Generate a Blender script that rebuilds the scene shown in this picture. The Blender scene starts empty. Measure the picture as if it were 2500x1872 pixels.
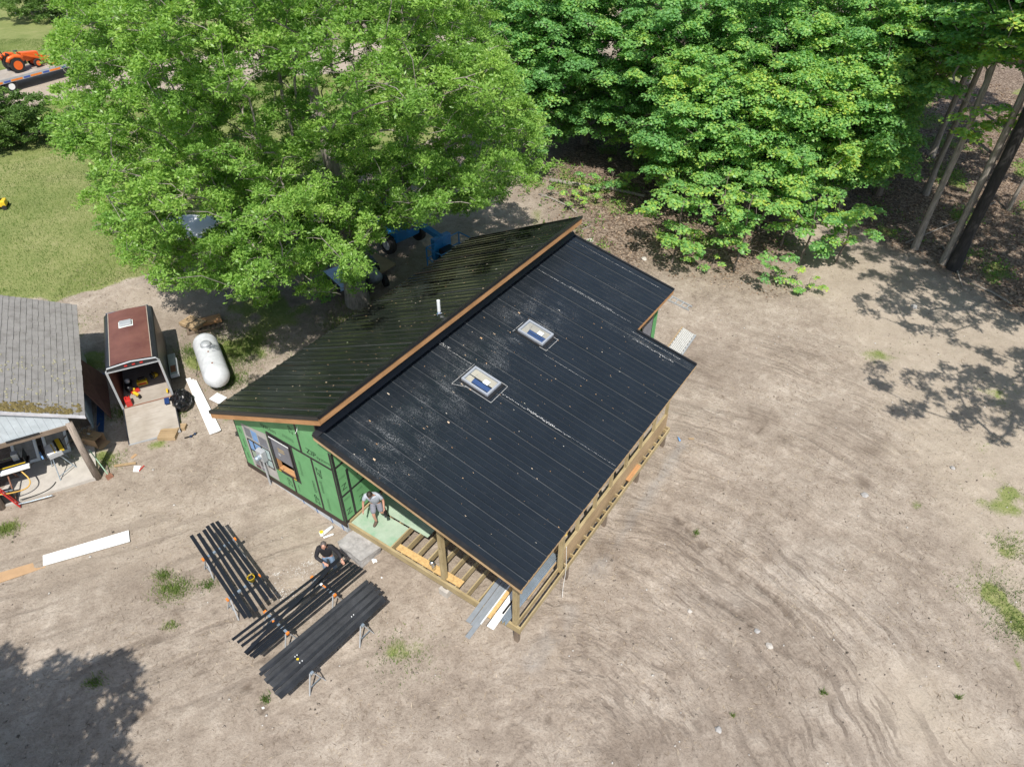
import bpy, bmesh, math, random
import numpy as np
from mathutils import Vector, Matrix, noise as mnoise
rng = np.random.default_rng(7); random.seed(7)
R = math.radians
SC = bpy.context.scene
COL = SC.collection

# ------------------------------------------------------------------ camera
CH, CF, CPITCH, CROLL = 18.0, 1735.2, 40.084, 0.068
cam_d = bpy.data.cameras.new('camera'); cam = bpy.data.objects.new('camera', cam_d); COL.objects.link(cam)
cam_d.sensor_width = 36.0; cam_d.lens = 36.0 * CF / 2500.0; cam_d.clip_start = 0.1; cam_d.clip_end = 2000
cam.location = (0, 0, CH); cam.rotation_euler = (R(90 - CPITCH), 0, 0)
cam.rotation_euler.rotate_axis('Z', R(CROLL))
SC.camera = cam
# ------------------------------------------------------------------ sky and sun
SUN_AZ = Vector((0.10, -1.0)).normalized(); SUN_EL = R(58)
world = bpy.data.worlds.new('World'); SC.world = world; world.use_nodes = True
wn = world.node_tree.nodes; wl = world.node_tree.links; wn.clear()
sky = wn.new('ShaderNodeTexSky'); sky.sky_type = 'NISHITA'; sky.sun_disc = False
sky.sun_elevation = SUN_EL; sky.sun_rotation = math.atan2(SUN_AZ.x, SUN_AZ.y); sky.air_density = 1.0; sky.dust_density = 1.5
bg = wn.new('ShaderNodeBackground'); bg.inputs['Strength'].default_value = 0.105
wo = wn.new('ShaderNodeOutputWorld'); wl.new(sky.outputs[0], bg.inputs[0]); wl.new(bg.outputs[0], wo.inputs[0])
sun_d = bpy.data.lights.new('sun', 'SUN'); sun_d.energy = 4.4; sun_d.angle = R(0.53); sun_d.color = (1.0, 0.955, 0.88)
sun = bpy.data.objects.new('sun', sun_d); COL.objects.link(sun); sun.location = (0, -20, 60)
sdir = Vector((-SUN_AZ.x * math.cos(SUN_EL), -SUN_AZ.y * math.cos(SUN_EL), -math.sin(SUN_EL)))
sun.rotation_euler = sdir.to_track_quat('-Z', 'Y').to_euler()
SC.view_settings.view_transform = 'Standard'; SC.view_settings.look = 'None'
SC.view_settings.exposure = 0.36; SC.view_settings.gamma = 1.0
SC.render.engine = 'CYCLES'
SC.cycles.max_bounces = 6; SC.cycles.diffuse_bounces = 3; SC.cycles.glossy_bounces = 3
SC.cycles.transparent_max_bounces = 6; SC.cycles.transmission_bounces = 3; SC.cycles.caustics_reflective = False; SC.cycles.caustics_refractive = False

# ------------------------------------------------------------------ house frame and ground height
OX, OY, HYAW = 0.225, 10.478, R(90 - 34.373)
UX, UY = math.cos(HYAW), math.sin(HYAW)            # u: along the ridge, away
VX, VY = -UY, UX                                    # v: along the gable, to the left
def tz(x, y):
    v = (x - OX) * VX + (y - OY) * VY
    return 1.2 * np.tanh(0.055 * (v - 6.46)) if isinstance(v, np.ndarray) else 1.2 * math.tanh(0.055 * (v - 6.46))
_t, _r = R(CPITCH), R(CROLL)
_fw = np.array([0, math.cos(_t), -math.sin(_t)]); _up = np.array([0, math.sin(_t), math.cos(_t)]); _rt = np.array([1., 0, 0])
def at(px, py, h=0.0):
    """where the line of sight of a photograph point meets the surface h above the ground"""
    a, b = (px - 1250) / CF, (936 - py) / CF
    d = _fw + (a * math.cos(_r) + b * math.sin(_r)) * _rt + (-a * math.sin(_r) + b * math.cos(_r)) * _up
    z = h
    for _ in range(12):
        t = (z - CH) / d[2]; p = np.array([0, 0, CH]) + t * d
        z = tz(p[0], p[1]) + h
    return Vector((p[0], p[1], z))
def atz(px, py, z):
    a, b = (px - 1250) / CF, (936 - py) / CF
    d = _fw + (a * math.cos(_r) + b * math.sin(_r)) * _rt + (-a * math.sin(_r) + b * math.cos(_r)) * _up
    t = (z - CH) / d[2]
    return Vector((t * d[0], t * d[1], z))
def H(u, v, z=0): return Vector((OX + u * UX + v * VX, OY + u * UY + v * VY, z))
def seen(x, y, z):
    """photograph coordinates of world points (arrays)"""
    cz = y * _fw[1] + (z - CH) * _fw[2]; cy = y * _up[1] + (z - CH) * _up[2]
    return 1250 + CF * x / cz, 936 - CF * cy / cz

# ------------------------------------------------------------------ materials
def nt(m): return m.node_tree.nodes, m.node_tree.links
def base_mat(name):
    m = bpy.data.materials.new(name); m.use_nodes = True
    n, l = nt(m); return m, n, l, n['Principled BSDF']
def ramp(n, stops):
    r = n.new('ShaderNodeValToRGB'); e = r.color_ramp.elements
    while len(e) > 1: e.remove(e[-1])
    e[0].position, e[0].color = stops[0][0], tuple(stops[0][1]) + (1,)
    for p, c in stops[1:]:
        k = e.new(p); k.color = tuple(c) + (1,)
    return r
def coords(n, l, scale=(1, 1, 1), kind='Object', rot=(0, 0, 0)):
    tc = n.new('ShaderNodeTexCoord'); mp = n.new('ShaderNodeMapping'); mp.inputs['Scale'].default_value = scale
    mp.inputs['Rotation'].default_value = rot
    l.new(tc.outputs[kind], mp.inputs['Vector']); return mp.outputs['Vector']
def noise_tex(n, l, vec, scale, detail=4, rough=0.6, dist=0.0):
    t = n.new('ShaderNodeTexNoise'); t.inputs['Scale'].default_value = scale; t.inputs['Detail'].default_value = detail
    t.inputs['Roughness'].default_value = rough; t.inputs['Distortion'].default_value = dist
    l.new(vec, t.inputs['Vector']); return t.outputs['Fac']
def bump(n, l, h, strength=0.3, dist=0.02, prev=None):
    b = n.new('ShaderNodeBump'); b.inputs['Strength'].default_value = strength; b.inputs['Distance'].default_value = dist
    l.new(h, b.inputs['Height'])
    if prev is not None: l.new(prev, b.inputs['Normal'])
    return b.outputs['Normal']
def mix(n, l, f, a, b, mode='MIX'):
    m = n.new('ShaderNodeMix'); m.data_type = 'RGBA'; m.blend_type = mode
    for s, v in ((m.inputs[0], f), (m.inputs[6], a), (m.inputs[7], b)):
        if isinstance(v, (int, float)): s.default_value = v
        elif isinstance(v, (tuple, list)): s.default_value = tuple(v) + ((1,) if len(v) == 3 else ())
        else: l.new(v, s)
    return m.outputs[2]
def math_n(n, l, op, a, b=0.0, clamp=False):
    m = n.new('ShaderNodeMath'); m.operation = op; m.use_clamp = clamp
    for s, v in ((m.inputs[0], a), (m.inputs[1], b)):
        if isinstance(v, (int, float)): s.default_value = v
        else: l.new(v, s)
    return m.outputs[0]
def simple(name, c, rough=0.6, var=0.15, scale=6, metal=0.0, bmp=0.15, stretch=(1, 1, 1), dark=None, spec=0.5, bscale=None):
    m, n, l, p = base_mat(name)
    v = coords(n, l, stretch)
    f = noise_tex(n, l, v, scale, 5, 0.65)
    lo = tuple(x * (1 - var) for x in c) if dark is None else dark
    hi = tuple(min(1, x * (1 + var)) for x in c)
    r = ramp(n, [(0.3, lo), (0.5, c), (0.72, hi)]); l.new(f, r.inputs[0]); l.new(r.outputs[0], p.inputs['Base Color'])
    p.inputs['Roughness'].default_value = rough; p.inputs['Metallic'].default_value = metal
    p.inputs['Specular IOR Level'].default_value = spec
    if bmp: l.new(bump(n, l, noise_tex(n, l, v, bscale or scale * 4, 4), bmp, 0.01), p.inputs['Normal'])
    return m
def wood(name, c, axis, var=0.3, rough=0.75, knots=True):
    """grain runs along the object's axis"""
    m, n, l, p = base_mat(name)
    st = [9, 9, 9]; st[axis] = 0.7
    v = coords(n, l, st)
    f = noise_tex(n, l, v, 3.0, 6, 0.7, 0.6)
    r = ramp(n, [(0.28, tuple(x * (1 - var * 1.3) for x in c)), (0.5, c), (0.75, tuple(min(1, x * (1 + var * .6)) for x in c))])
    l.new(f, r.inputs[0]); col = r.outputs[0]
    v2 = coords(n, l); f2 = noise_tex(n, l, v2, 1.4, 3)
    r2 = ramp(n, [(0.35, (0.78, 0.76, 0.72)), (0.65, (1, 1, 1))]); l.new(f2, r2.inputs[0])
    col = mix(n, l, 1.0, col, r2.outputs[0], 'MULTIPLY')
    if knots:
        vo = n.new('ShaderNodeTexVoronoi'); vo.inputs['Scale'].default_value = 2.2; l.new(v2, vo.inputs['Vector'])
        r3 = ramp(n, [(0.035, (0.32, 0.22, 0.14)), (0.075, (1, 1, 1))]); l.new(vo.outputs['Distance'], r3.inputs[0])
        col = mix(n, l, 1.0, col, r3.outputs[0], 'MULTIPLY')
    l.new(col, p.inputs['Base Color']); p.inputs['Roughness'].default_value = rough
    l.new(bump(n, l, f, 0.25, 0.004), p.inputs['Normal'])
    return m
def leaf_mat(name, cols, trans=0.35, rough=0.45):
    """leaves: hue varies leaf by leaf and cluster by cluster"""
    m, n, l, p = base_mat(name)
    g = n.new('ShaderNodeNewGeometry'); at_ = n.new('ShaderNodeAttribute'); at_.attribute_name = 'tint'
    f = math_n(n, l, 'ADD', math_n(n, l, 'MULTIPLY', g.outputs['Random Per Island'], 0.35), math_n(n, l, 'MULTIPLY', at_.outputs['Fac'], 0.65))
    r = ramp(n, cols); l.new(f, r.inputs[0])
    l.new(r.outputs[0], p.inputs['Base Color']); p.inputs['Roughness'].default_value = rough; p.inputs['Specular IOR Level'].default_value = 0.35
    t = n.new('ShaderNodeBsdfTranslucent')
    tc = mix(n, l, 1.0, r.outputs[0], (1.25, 1.35, 0.5), 'MULTIPLY'); l.new(tc, t.inputs['Color'])
    ms = n.new('ShaderNodeMixShader'); ms.inputs[0].default_value = trans
    l.new(p.outputs[0], ms.inputs[1]); l.new(t.outputs[0], ms.inputs[2])
    l.new(ms.outputs[0], n['Material Output'].inputs['Surface'])
    return m

# ------------------------------------------------------------------ mesh helpers
class MB:
    def __init__(s): s.v = []; s.f = []
    def add(s, vs, fs):
        o = len(s.v); s.v += [tuple(x) for x in vs]; s.f += [tuple(i + o for i in f) for f in fs]; return s
    def box(s, x0, x1, y0, y1, z0, z1):
        return s.hexa([(x0, y0, z0), (x1, y0, z0), (x1, y1, z0), (x0, y1, z0), (x0, y0, z1), (x1, y0, z1), (x1, y1, z1), (x0, y1, z1)])
    def hexa(s, p): return s.add(p, [(3, 2, 1, 0), (4, 5, 6, 7), (0, 1, 5, 4), (1, 2, 6, 5), (2, 3, 7, 6), (3, 0, 4, 7)])
    def beam(s, a, b, w, h, up=(0, 0, 1)):
        """bar from a to b; w sideways, h along up (centred)"""
        a, b = Vector(a), Vector(b); d = (b - a).normalized(); upv = Vector(up)
        if abs(d.dot(upv)) > 0.98: upv = Vector((1, 0, 0))
        sd = d.cross(upv).normalized(); u2 = sd.cross(d).normalized()
        sd = sd * w / 2; u2 = u2 * h / 2
        return s.hexa([a - sd - u2, a + sd - u2, b + sd - u2, b - sd - u2, a - sd + u2, a + sd + u2, b + sd + u2, b - sd + u2])
    def tube(s, pts, rad, n=8, cap=True):
        pts = [Vector(p) for p in pts]
        rads = rad if isinstance(rad, (list, tuple)) else [rad] * len(pts)
        o = len(s.v); ref = Vector((0.31, 0.17, 0.93))
        for i, p in enumerate(pts):
            d = (pts[min(i + 1, len(pts) - 1)] - pts[max(i - 1, 0)])
            d = d.normalized() if d.length > 1e-9 else Vector((0, 0, 1))
            if abs(d.dot(ref)) > 0.95: rf = Vector((1, 0, 0))
            else: rf = ref
            a = d.cross(rf).normalized(); b = d.cross(a).normalized()
            for k in range(n):
                t = 2 * math.pi * k / n; s.v.append(tuple(p + (a * math.cos(t) + b * math.sin(t)) * rads[i]))
        for i in range(len(pts) - 1):
            for k in range(n):
                s.f.append((o + i * n + k, o + i * n + (k + 1) % n, o + (i + 1) * n + (k + 1) % n, o + (i + 1) * n + k))
        if cap:
            s.f.append(tuple(o + k for k in range(n))); s.f.append(tuple(o + (len(pts) - 1) * n + k for k in reversed(range(n))))
        return s
    def lathe(s, prof, n=20, c=(0, 0, 0), axis='z'):
        o = len(s.v)
        for r, z in prof:
            for k in range(n):
                t = 2 * math.pi * k / n; a, b = r * math.cos(t), r * math.sin(t)
                q = (a, b, z) if axis == 'z' else ((z, a, b) if axis == 'x' else (b, z, a))
                s.v.append((c[0] + q[0], c[1] + q[1], c[2] + q[2]))
        for i in range(len(prof) - 1):
            for k in range(n):
                s.f.append((o + i * n + k, o + i * n + (k + 1) % n, o + (i + 1) * n + (k + 1) % n, o + (i + 1) * n + k))
        s.f.append(tuple(o + k for k in reversed(range(n)))); s.f.append(tuple(o + (len(prof) - 1) * n + k for k in range(n)))
        return s
    def prism(s, poly, z0, z1):
        n = len(poly)
        return s.add([(x, y, z0) for x, y in poly] + [(x, y, z1) for x, y in poly],
                     [tuple(reversed(range(n))), tuple(range(n, 2 * n))] + [(i, (i + 1) % n, n + (i + 1) % n, n + i) for i in range(n)])
    def xf(s, M): s.v = [tuple(M @ Vector(v)) for v in s.v]; return s
    def build(s, name, m, parent=None, bevel=0.0, smooth=False, loc=None):
        me = bpy.data.meshes.new(name); me.from_pydata(s.v, [], s.f)
        bm = bmesh.new(); bm.from_mesh(me); bmesh.ops.recalc_face_normals(bm, faces=bm.faces); bm.to_mesh(me); bm.free()
        me.update(); o = bpy.data.objects.new(name, me); COL.objects.link(o)
        if m: me.materials.append(m)
        if parent: o.parent = parent
        if loc is not None: o.location = loc
        if bevel:
            b = o.modifiers.new('bevel', 'BEVEL'); b.width = bevel; b.segments = 2; b.limit_method = 'ANGLE'
        if smooth:
            for p in me.polygons: p.use_smooth = True
        return o
def raw(name, V, F, m, parent=None, tint=None, smooth=False, k=4):
    """fast mesh from arrays; F is (n,k)"""
    me = bpy.data.meshes.new(name); V = np.asarray(V, np.float32); F = np.asarray(F, np.int32)
    me.vertices.add(len(V)); me.vertices.foreach_set('co', V.ravel())
    me.loops.add(F.size); me.loops.foreach_set('vertex_index', F.ravel())
    me.polygons.add(len(F)); me.polygons.foreach_set('loop_start', np.arange(0, F.size, F.shape[1], dtype=np.int32))
    if smooth: me.polygons.foreach_set('use_smooth', np.ones(len(F), bool))
    me.update(calc_edges=True)
    if tint is not None:
        a = me.attributes.new('tint', 'FLOAT', 'POINT'); a.data.foreach_set('value', np.asarray(tint, np.float32))
    o = bpy.data.objects.new(name, me); COL.objects.link(o)
    if m: me.materials.append(m)
    if parent: o.parent = parent
    return o
def empty(name, loc=(0, 0, 0), rz=0):
    o = bpy.data.objects.new(name, None); COL.objects.link(o); o.location = loc; o.rotation_euler = (0, 0, rz); o.empty_display_size = 0.3; return o
def tag(o, label=None, cat=None, group=None, kind=None):
    if label: o['label'] = label
    if cat: o['category'] = cat
    if group: o['group'] = group
    if kind: o['kind'] = kind
    return o
def copy_tree(o, parent=None):
    c = o.copy(); COL.objects.link(c)
    if parent: c.parent = parent
    for ch in list(o.children): copy_tree(ch, c)
    return c
def text_mb(txt, size, mtx, squeeze=1.0):
    """lettering as a thin mesh; mtx maps the text plane (x right, y up) to the target"""
    cu = bpy.data.curves.new('t', 'FONT'); cu.body = txt; cu.size = size; cu.align_x = 'CENTER'; cu.align_y = 'CENTER'; cu.resolution_u = 2
    o = bpy.data.objects.new('t', cu); COL.objects.link(o)
    dg = bpy.context.evaluated_depsgraph_get(); me = bpy.data.meshes.new_from_object(o.evaluated_get(dg))
    mb = MB(); mb.add([mtx @ Vector((v.co.x * squeeze, v.co.y, 0)) for v in me.vertices], [tuple(p.vertices) for p in me.polygons])
    bpy.data.objects.remove(o); bpy.data.meshes.remove(me); return mb
def vnoise(x, y, s, seed=0):
    """cheap value noise on arrays"""
    x = x / s + 37.7 * seed; y = y / s - 11.3 * seed
    xi = np.floor(x).astype(np.int64); yi = np.floor(y).astype(np.int64); fx = x - xi; fy = y - yi
    fx = fx * fx * (3 - 2 * fx); fy = fy * fy * (3 - 2 * fy)
    def h(a, b):
        k = (a * 374761393 + b * 668265263 + seed * 1442695) & 0xffffffff; k = ((k ^ (k >> 13)) * 1274126177) & 0xffffffff
        return ((k ^ (k >> 16)) & 0xffff) / 65535.0
    return (h(xi, yi) * (1 - fx) + h(xi + 1, yi) * fx) * (1 - fy) + (h(xi, yi + 1) * (1 - fx) + h(xi + 1, yi + 1) * fx) * fy
def fbm(x, y, s, seed=0, o=4):
    r = 0; a = 0.5; t = 0
    for i in range(o): r = r + a * vnoise(x, y, s / 2 ** i, seed + i); t += a; a *= 0.55
    return r / t
# ------------------------------------------------------------------ ground masks
def dist_seg(x, y, a, b):
    ax, ay, bx, by = a[0], a[1], b[0], b[1]; dx, dy = bx - ax, by - ay
    t = np.clip(((x - ax) * dx + (y - ay) * dy) / (dx * dx + dy * dy), 0, 1)
    return np.hypot(x - ax - t * dx, y - ay - t * dy)
def blob(x, y, p, r, soft=0.5, sx=1.0):
    d = np.hypot((x - p[0]) / sx, y - p[1]) / r
    return np.clip((1 - d) / soft, 0, 1)
def bp(px, py): v = at(px, py); return (v.x, v.y)
def sstep(a, b, t): t = np.clip((t - a) / (b - a), 0, 1); return t * t * (3 - 2 * t)
ROAD = [bp(-400, 260), bp(0, 225), bp(700, 150), bp(1480, 90), bp(2100, 40)]
TRACKEDGE = [bp(1990, 490), bp(2110, 560), bp(2260, 650), bp(2400, 720), bp(2600, 800)]
HOUSEFAR = [bp(1290, 440), bp(1380, 500), bp(1450, 580), bp(1640, 650), bp(1850, 700), bp(1950, 600), bp(1990, 490)]
def signed_side(x, y, pts):
    """>0 on the far side of the polyline"""
    d = np.full(x.shape, 1e9); s = np.zeros(x.shape)
    for a, b in zip(pts[:-1], pts[1:]):
        dd = dist_seg(x, y, a, b); cr = (b[0] - a[0]) * (y - a[1]) - (b[1] - a[1]) * (x - a[0])
        k = dd < d; d = np.where(k, dd, d); s = np.where(k, np.sign(cr), s)
    return d * s
def masks(x, y):
    n1 = fbm(x, y, 3.0, 1); n2 = fbm(x, y, 0.9, 5); n3 = fbm(x, y, 8.0, 9, 3)
    wob = (n1 - 0.5) * 2
    # lawn on the left
    la = signed_side(x, y, [bp(-400, 760), bp(130, 745), bp(290, 655), bp(420, 640), bp(640, 560), bp(900, 420)])
    g = sstep(-1.2, 0.8, la + wob * 3.0)
    rd = np.full(x.shape, 1e9)
    for a, b in zip(ROAD[:-1], ROAD[1:]): rd = np.minimum(rd, dist_seg(x, y, a, b))
    g = g * sstep(3.6, 5.0, rd + wob * 1.2)
    g *= 1 - 0.55 * np.clip(fbm(x, y, 6, 27, 4) * 3 - 1.1, 0, 1) * blob(x, y, bp(100, 540), 13, .8, 2.0)
    right = sstep(-3, 3, signed_side(x, y, [bp(900, 420), bp(1150, 100), bp(1250, -100)]) * 1.0)
    g = g * sstep(1.0, -5.0, x + wob * 2 - .3 * (y - 40))
    for px, py, r, s, sx in [(590, 850, 2.3, .9, .9), (650, 760, 2.6, .7, 1.3), (490, 880, 1.6, .7, .8), (450, 1000, .8, .6, 1), (560, 1020, .8, .5, 1),
                         (230, 880, 1.5, .8, .8), (300, 1000, 1.2, .8, .6), (250, 1120, .7, .6, 1.2), (150, 800, 2, .5, 2), (425, 1440, .42, .9, 1.2), (20, 1290, .4, .7, 1), (380, 1090, .8, .5, 1.4),
                         (2180, 860, 2.4, .45, 1.6), (2430, 960, 2.2, .5, 1.3), (2400, 1080, 1.5, .5, 1.2), (2440, 1200, 2.2, .55, 1.0), (2470, 1330, 1.1, .7, 1), (2420, 1440, .9, .85, .8), (2490, 1520, 1.1, .9, .7), (2480, 1620, .7, .7, .6),
                         (2230, 1230, .7, .5, 1), (980, 1590, 1.5, .5, 1), (1060, 1620, .8, .35, 1), (870, 1670, .9, .3, 1), (1500, 500, 2.2, .5, 1.6), (1350, 540, 3.0, .45, 1.3), (1460, 600, 1.5, .45, 1), (1300, 450, 2.0, .4, 1.5),
                         (700, 850, 1.4, .5, 1), (840, 800, 1.2, .7, 1), (1730, 770, 2, .2, 1), (560, 1210, .4, .4, 1), (120, 1700, .4, .3, 1), (330, 1680, .3, .5, 1), (1850, 1250, 1.5, .25, 1.5)]:
        g = np.maximum(g, blob(x, y, bp(px, py), r, .9, sx) * s * np.clip(n2 * 2.4 - .45, 0, 1.3))
    # forest floor
    lf = np.maximum(sstep(-1.5, 1.5, signed_side(x, y, HOUSEFAR) + wob * 1.5), sstep(-1.0, 1.0, signed_side(x, y, TRACKEDGE) + wob * 1.4))
    lf = lf * sstep(4.0, 6.5, rd + wob) * sstep(-1, 3, x - 0.25 * (y - 32) + 1)
    tr = sstep(0, 1.5, -signed_side(x, y, TRACKEDGE) + wob) * sstep(0, 2, x - bp(1960, 640)[0] + 1.0)
    lf = lf * (1 - tr * 0.9)
    red = blob(x, y, bp(1580, 620), 3.0, .8, 1.8) + blob(x, y, bp(1430, 560), 2.4, .8, 1.2) * .8 + blob(x, y, bp(1350, 470), 2.4, .8, 1.6) * .7
    lf = np.clip(np.maximum(lf, red * np.clip(n1 * 2, 0, 1)), 0, 1)
    fg = lf * np.clip(fbm(x, y, 1.8, 21) * 3.2 - 1.55, 0, 1) * 0.8
    g = np.clip(np.maximum(g, fg), 0, 1)
    # damp dark earth
    dk = np.zeros(x.shape)
    for px, py, r, s, sx in [(2110, 1180, .55, .8, .7), (2125, 1100, .5, .6, 1.6), (2120, 1260, .45, .5, .6), (1790, 1350, .4, .7, 1.4), (1870, 1360, .3, .7, 1), (1800, 1410, .4, .5, 1.4), (1720, 1550, .4, .5, .9), (1000, 1330, .7, .4, 1), (1600, 1840, 1.2, .55, 1.6), (1850, 1010, 1.2, .3, 1.0), (1720, 900, 2.0, .35, 2),
                             (1480, 1330, .7, .5, 1.5), (480, 820, 3, .4, 1.5), (330, 1400, 2, .2, 2), (950, 700, 3.5, .35, 1.6), (700, 740, 3.5, .3, 1.6), (150, 1050, 1.5, .3, 1), (1540, 1260, .8, .35, .8), (1000, 1150, 3, .2, 1)]:
        dk = np.maximum(dk, blob(x, y, bp(px, py), r, .7, sx) * s * np.clip(n2 * 2.2 - .2, 0, 1))
    dk = np.maximum(dk, lf * 0.35)
    # pale sand
    pl = np.zeros(x.shape)
    for px, py, r, s, sx in [(2230, 1720, 1.9, .8, 1.0), (2130, 1640, .8, .7, 1), (2350, 1800, 1.5, .6, 1), (1340, 1600, .8, .3, .8), (700, 1260, 2.5, .4, 1.6), (250, 1300, 3, .35, 2), (400, 740, 3, .5, 1.3), (2180, 1100, .8, .5, .6), (720, 1440, .5, .9, 1.3)]:
        pl = np.maximum(pl, blob(x, y, bp(px, py), r, .8, sx) * s * np.clip(n1 * 2.0 - .1, 0, 1))
    pl = np.maximum(pl, tr * 0.5); pl = np.maximum(pl, (1 - sstep(2.8, 4.5, rd + wob * .8)) * .55)
    # blue-grey gravel along the drip line of the eave
    gv = (1 - sstep(.05, .38, dist_seg(x, y, bp(1500, 1330), bp(1665, 1085)) + (n2 - .5) * .7)) * .35 * np.clip(n2 * 3 - .7, 0, 1)
    gv = np.maximum(gv, (1 - sstep(.1, .5, dist_seg(x, y, bp(1300, 1620), bp(1480, 1360)) + (n2 - .5) * .9)) * .35 * np.clip(n2 * 3 - .9, 0, 1))
    gv = np.maximum(gv, blob(x, y, bp(2000, 1500), 4, .9, 1.4) * np.clip(n2 * 2 - 1, 0, 1) * .2)
    return g, lf, dk, pl, gv
def rills(x, y):
    d = (bp(2060, 1660)[0] - bp(1640, 1230)[0], bp(2060, 1660)[1] - bp(1640, 1230)[1]); L = math.hypot(*d); dx, dy = d[0] / L, d[1] / L
    a = x * dx + y * dy; b = -x * dy + y * dx
    b2 = b + (fbm(x, y, 2.0, 31) - .5) * 1.0 + (fbm(x, y, .5, 35) - .5) * .22
    w = blob(x, y, bp(1870, 1490), 6.5, .7, 1.25)
    n = fbm(a * .10, b2, .55, 41, 3); r = 1 - np.abs(n * 2 - 1)
    r = np.clip((r - .72) / .28, 0, 1) ** 1.3
    m = np.clip(fbm(a * .3, b2 * .6, 1.2, 47, 2) * 2.6 - .85, 0, 1)
    out = r * m * w * .45
    for pts, wd, dp in [([(1650, 1260), (1720, 1330), (1790, 1390), (1860, 1430), (1920, 1480), (1980, 1560), (2010, 1580)], .07, 1.6), ([(1690, 1440), (1780, 1480), (1850, 1530), (1910, 1590), (1990, 1620), (2030, 1650)], .055, 1.2),
                        ([(380, 1560), (420, 1600), (520, 1640)], .03, .8), ([(605, 1670), (630, 1705), (645, 1735)], .03, 1.2), ([(520, 1490), (560, 1550), (580, 1570)], .04, 1.0), ([(1240, 1870), (1300, 1810), (1350, 1740)], .03, .7), ([(1975, 1830), (2030, 1760)], .04, .9), ([(140, 1500), (400, 1380), (620, 1310)], .05, .5),
                        ([(1850, 1060), (1880, 1010), (1900, 965)], .04, .9), ([(0, 1500), (130, 1450), (330, 1370)], .05, .6), ([(330, 1760), (420, 1690), (520, 1620), (580, 1600)], .05, .8)]:
        for p, q in zip(pts[:-1], pts[1:]):
            e = dist_seg(x, y, bp(*p), bp(*q)) + (fbm(x, y, .22, 51, 3) - .5) * .38
            out = np.maximum(out, np.clip(1.25 - e / (wd * .95), 0, 1) * dp * np.clip(fbm(x, y, .6, 57, 2) * 3 - .7, .1, 1))
    return out
def tyre(x, y):
    o = np.zeros(x.shape)
    for c, r in [((9.5, 15.0), 6.0), ((9.5, 15.0), 7.6), ((6, 12), 9.5), ((6, 12), 11.0), ((16, 10), 8), ((16, 10), 9.6)]:
        e = np.abs(np.hypot(x - c[0], y - c[1]) - r + (fbm(x, y, 3, 61, 2) - .5) * .5)
        o = np.maximum(o, np.clip(1 - e / .22, 0, 1) * np.clip(fbm(x, y, 2.5, 63, 2) * 2.6 - .9, 0, 1))
    for a, b in [(bp(0, 1510), bp(620, 1300)), (bp(0, 1440), bp(560, 1250)), (bp(300, 1800), bp(640, 1600)), (bp(1380, 1560), bp(1600, 1290)), (bp(1340, 1480), bp(1560, 1220)), (bp(1900, 880), bp(2200, 1050)), (bp(1750, 800), bp(2000, 860)), (bp(1780, 840), bp(2020, 930))]:
        e = dist_seg(x, y, a, b) + (fbm(x, y, 2, 67, 2) - .5) * .5
        o = np.maximum(o, np.clip(1 - np.abs(e) / .25, 0, 1) * .8)
    return o
def ground_h(x, y):
    near = sstep(60, 35, np.abs(x)) * sstep(75, 50, y)
    return tz(x, y) + near * ((fbm(x, y, 5, 71, 3) - .5) * .10 + (fbm(x, y, .7, 75, 4) - .5) * .075 - rills(x, y) * .05 - tyre(x, y) * .03)
def gz(x, y): return float(ground_h(np.array([x]), np.array([y]))[0])

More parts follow.
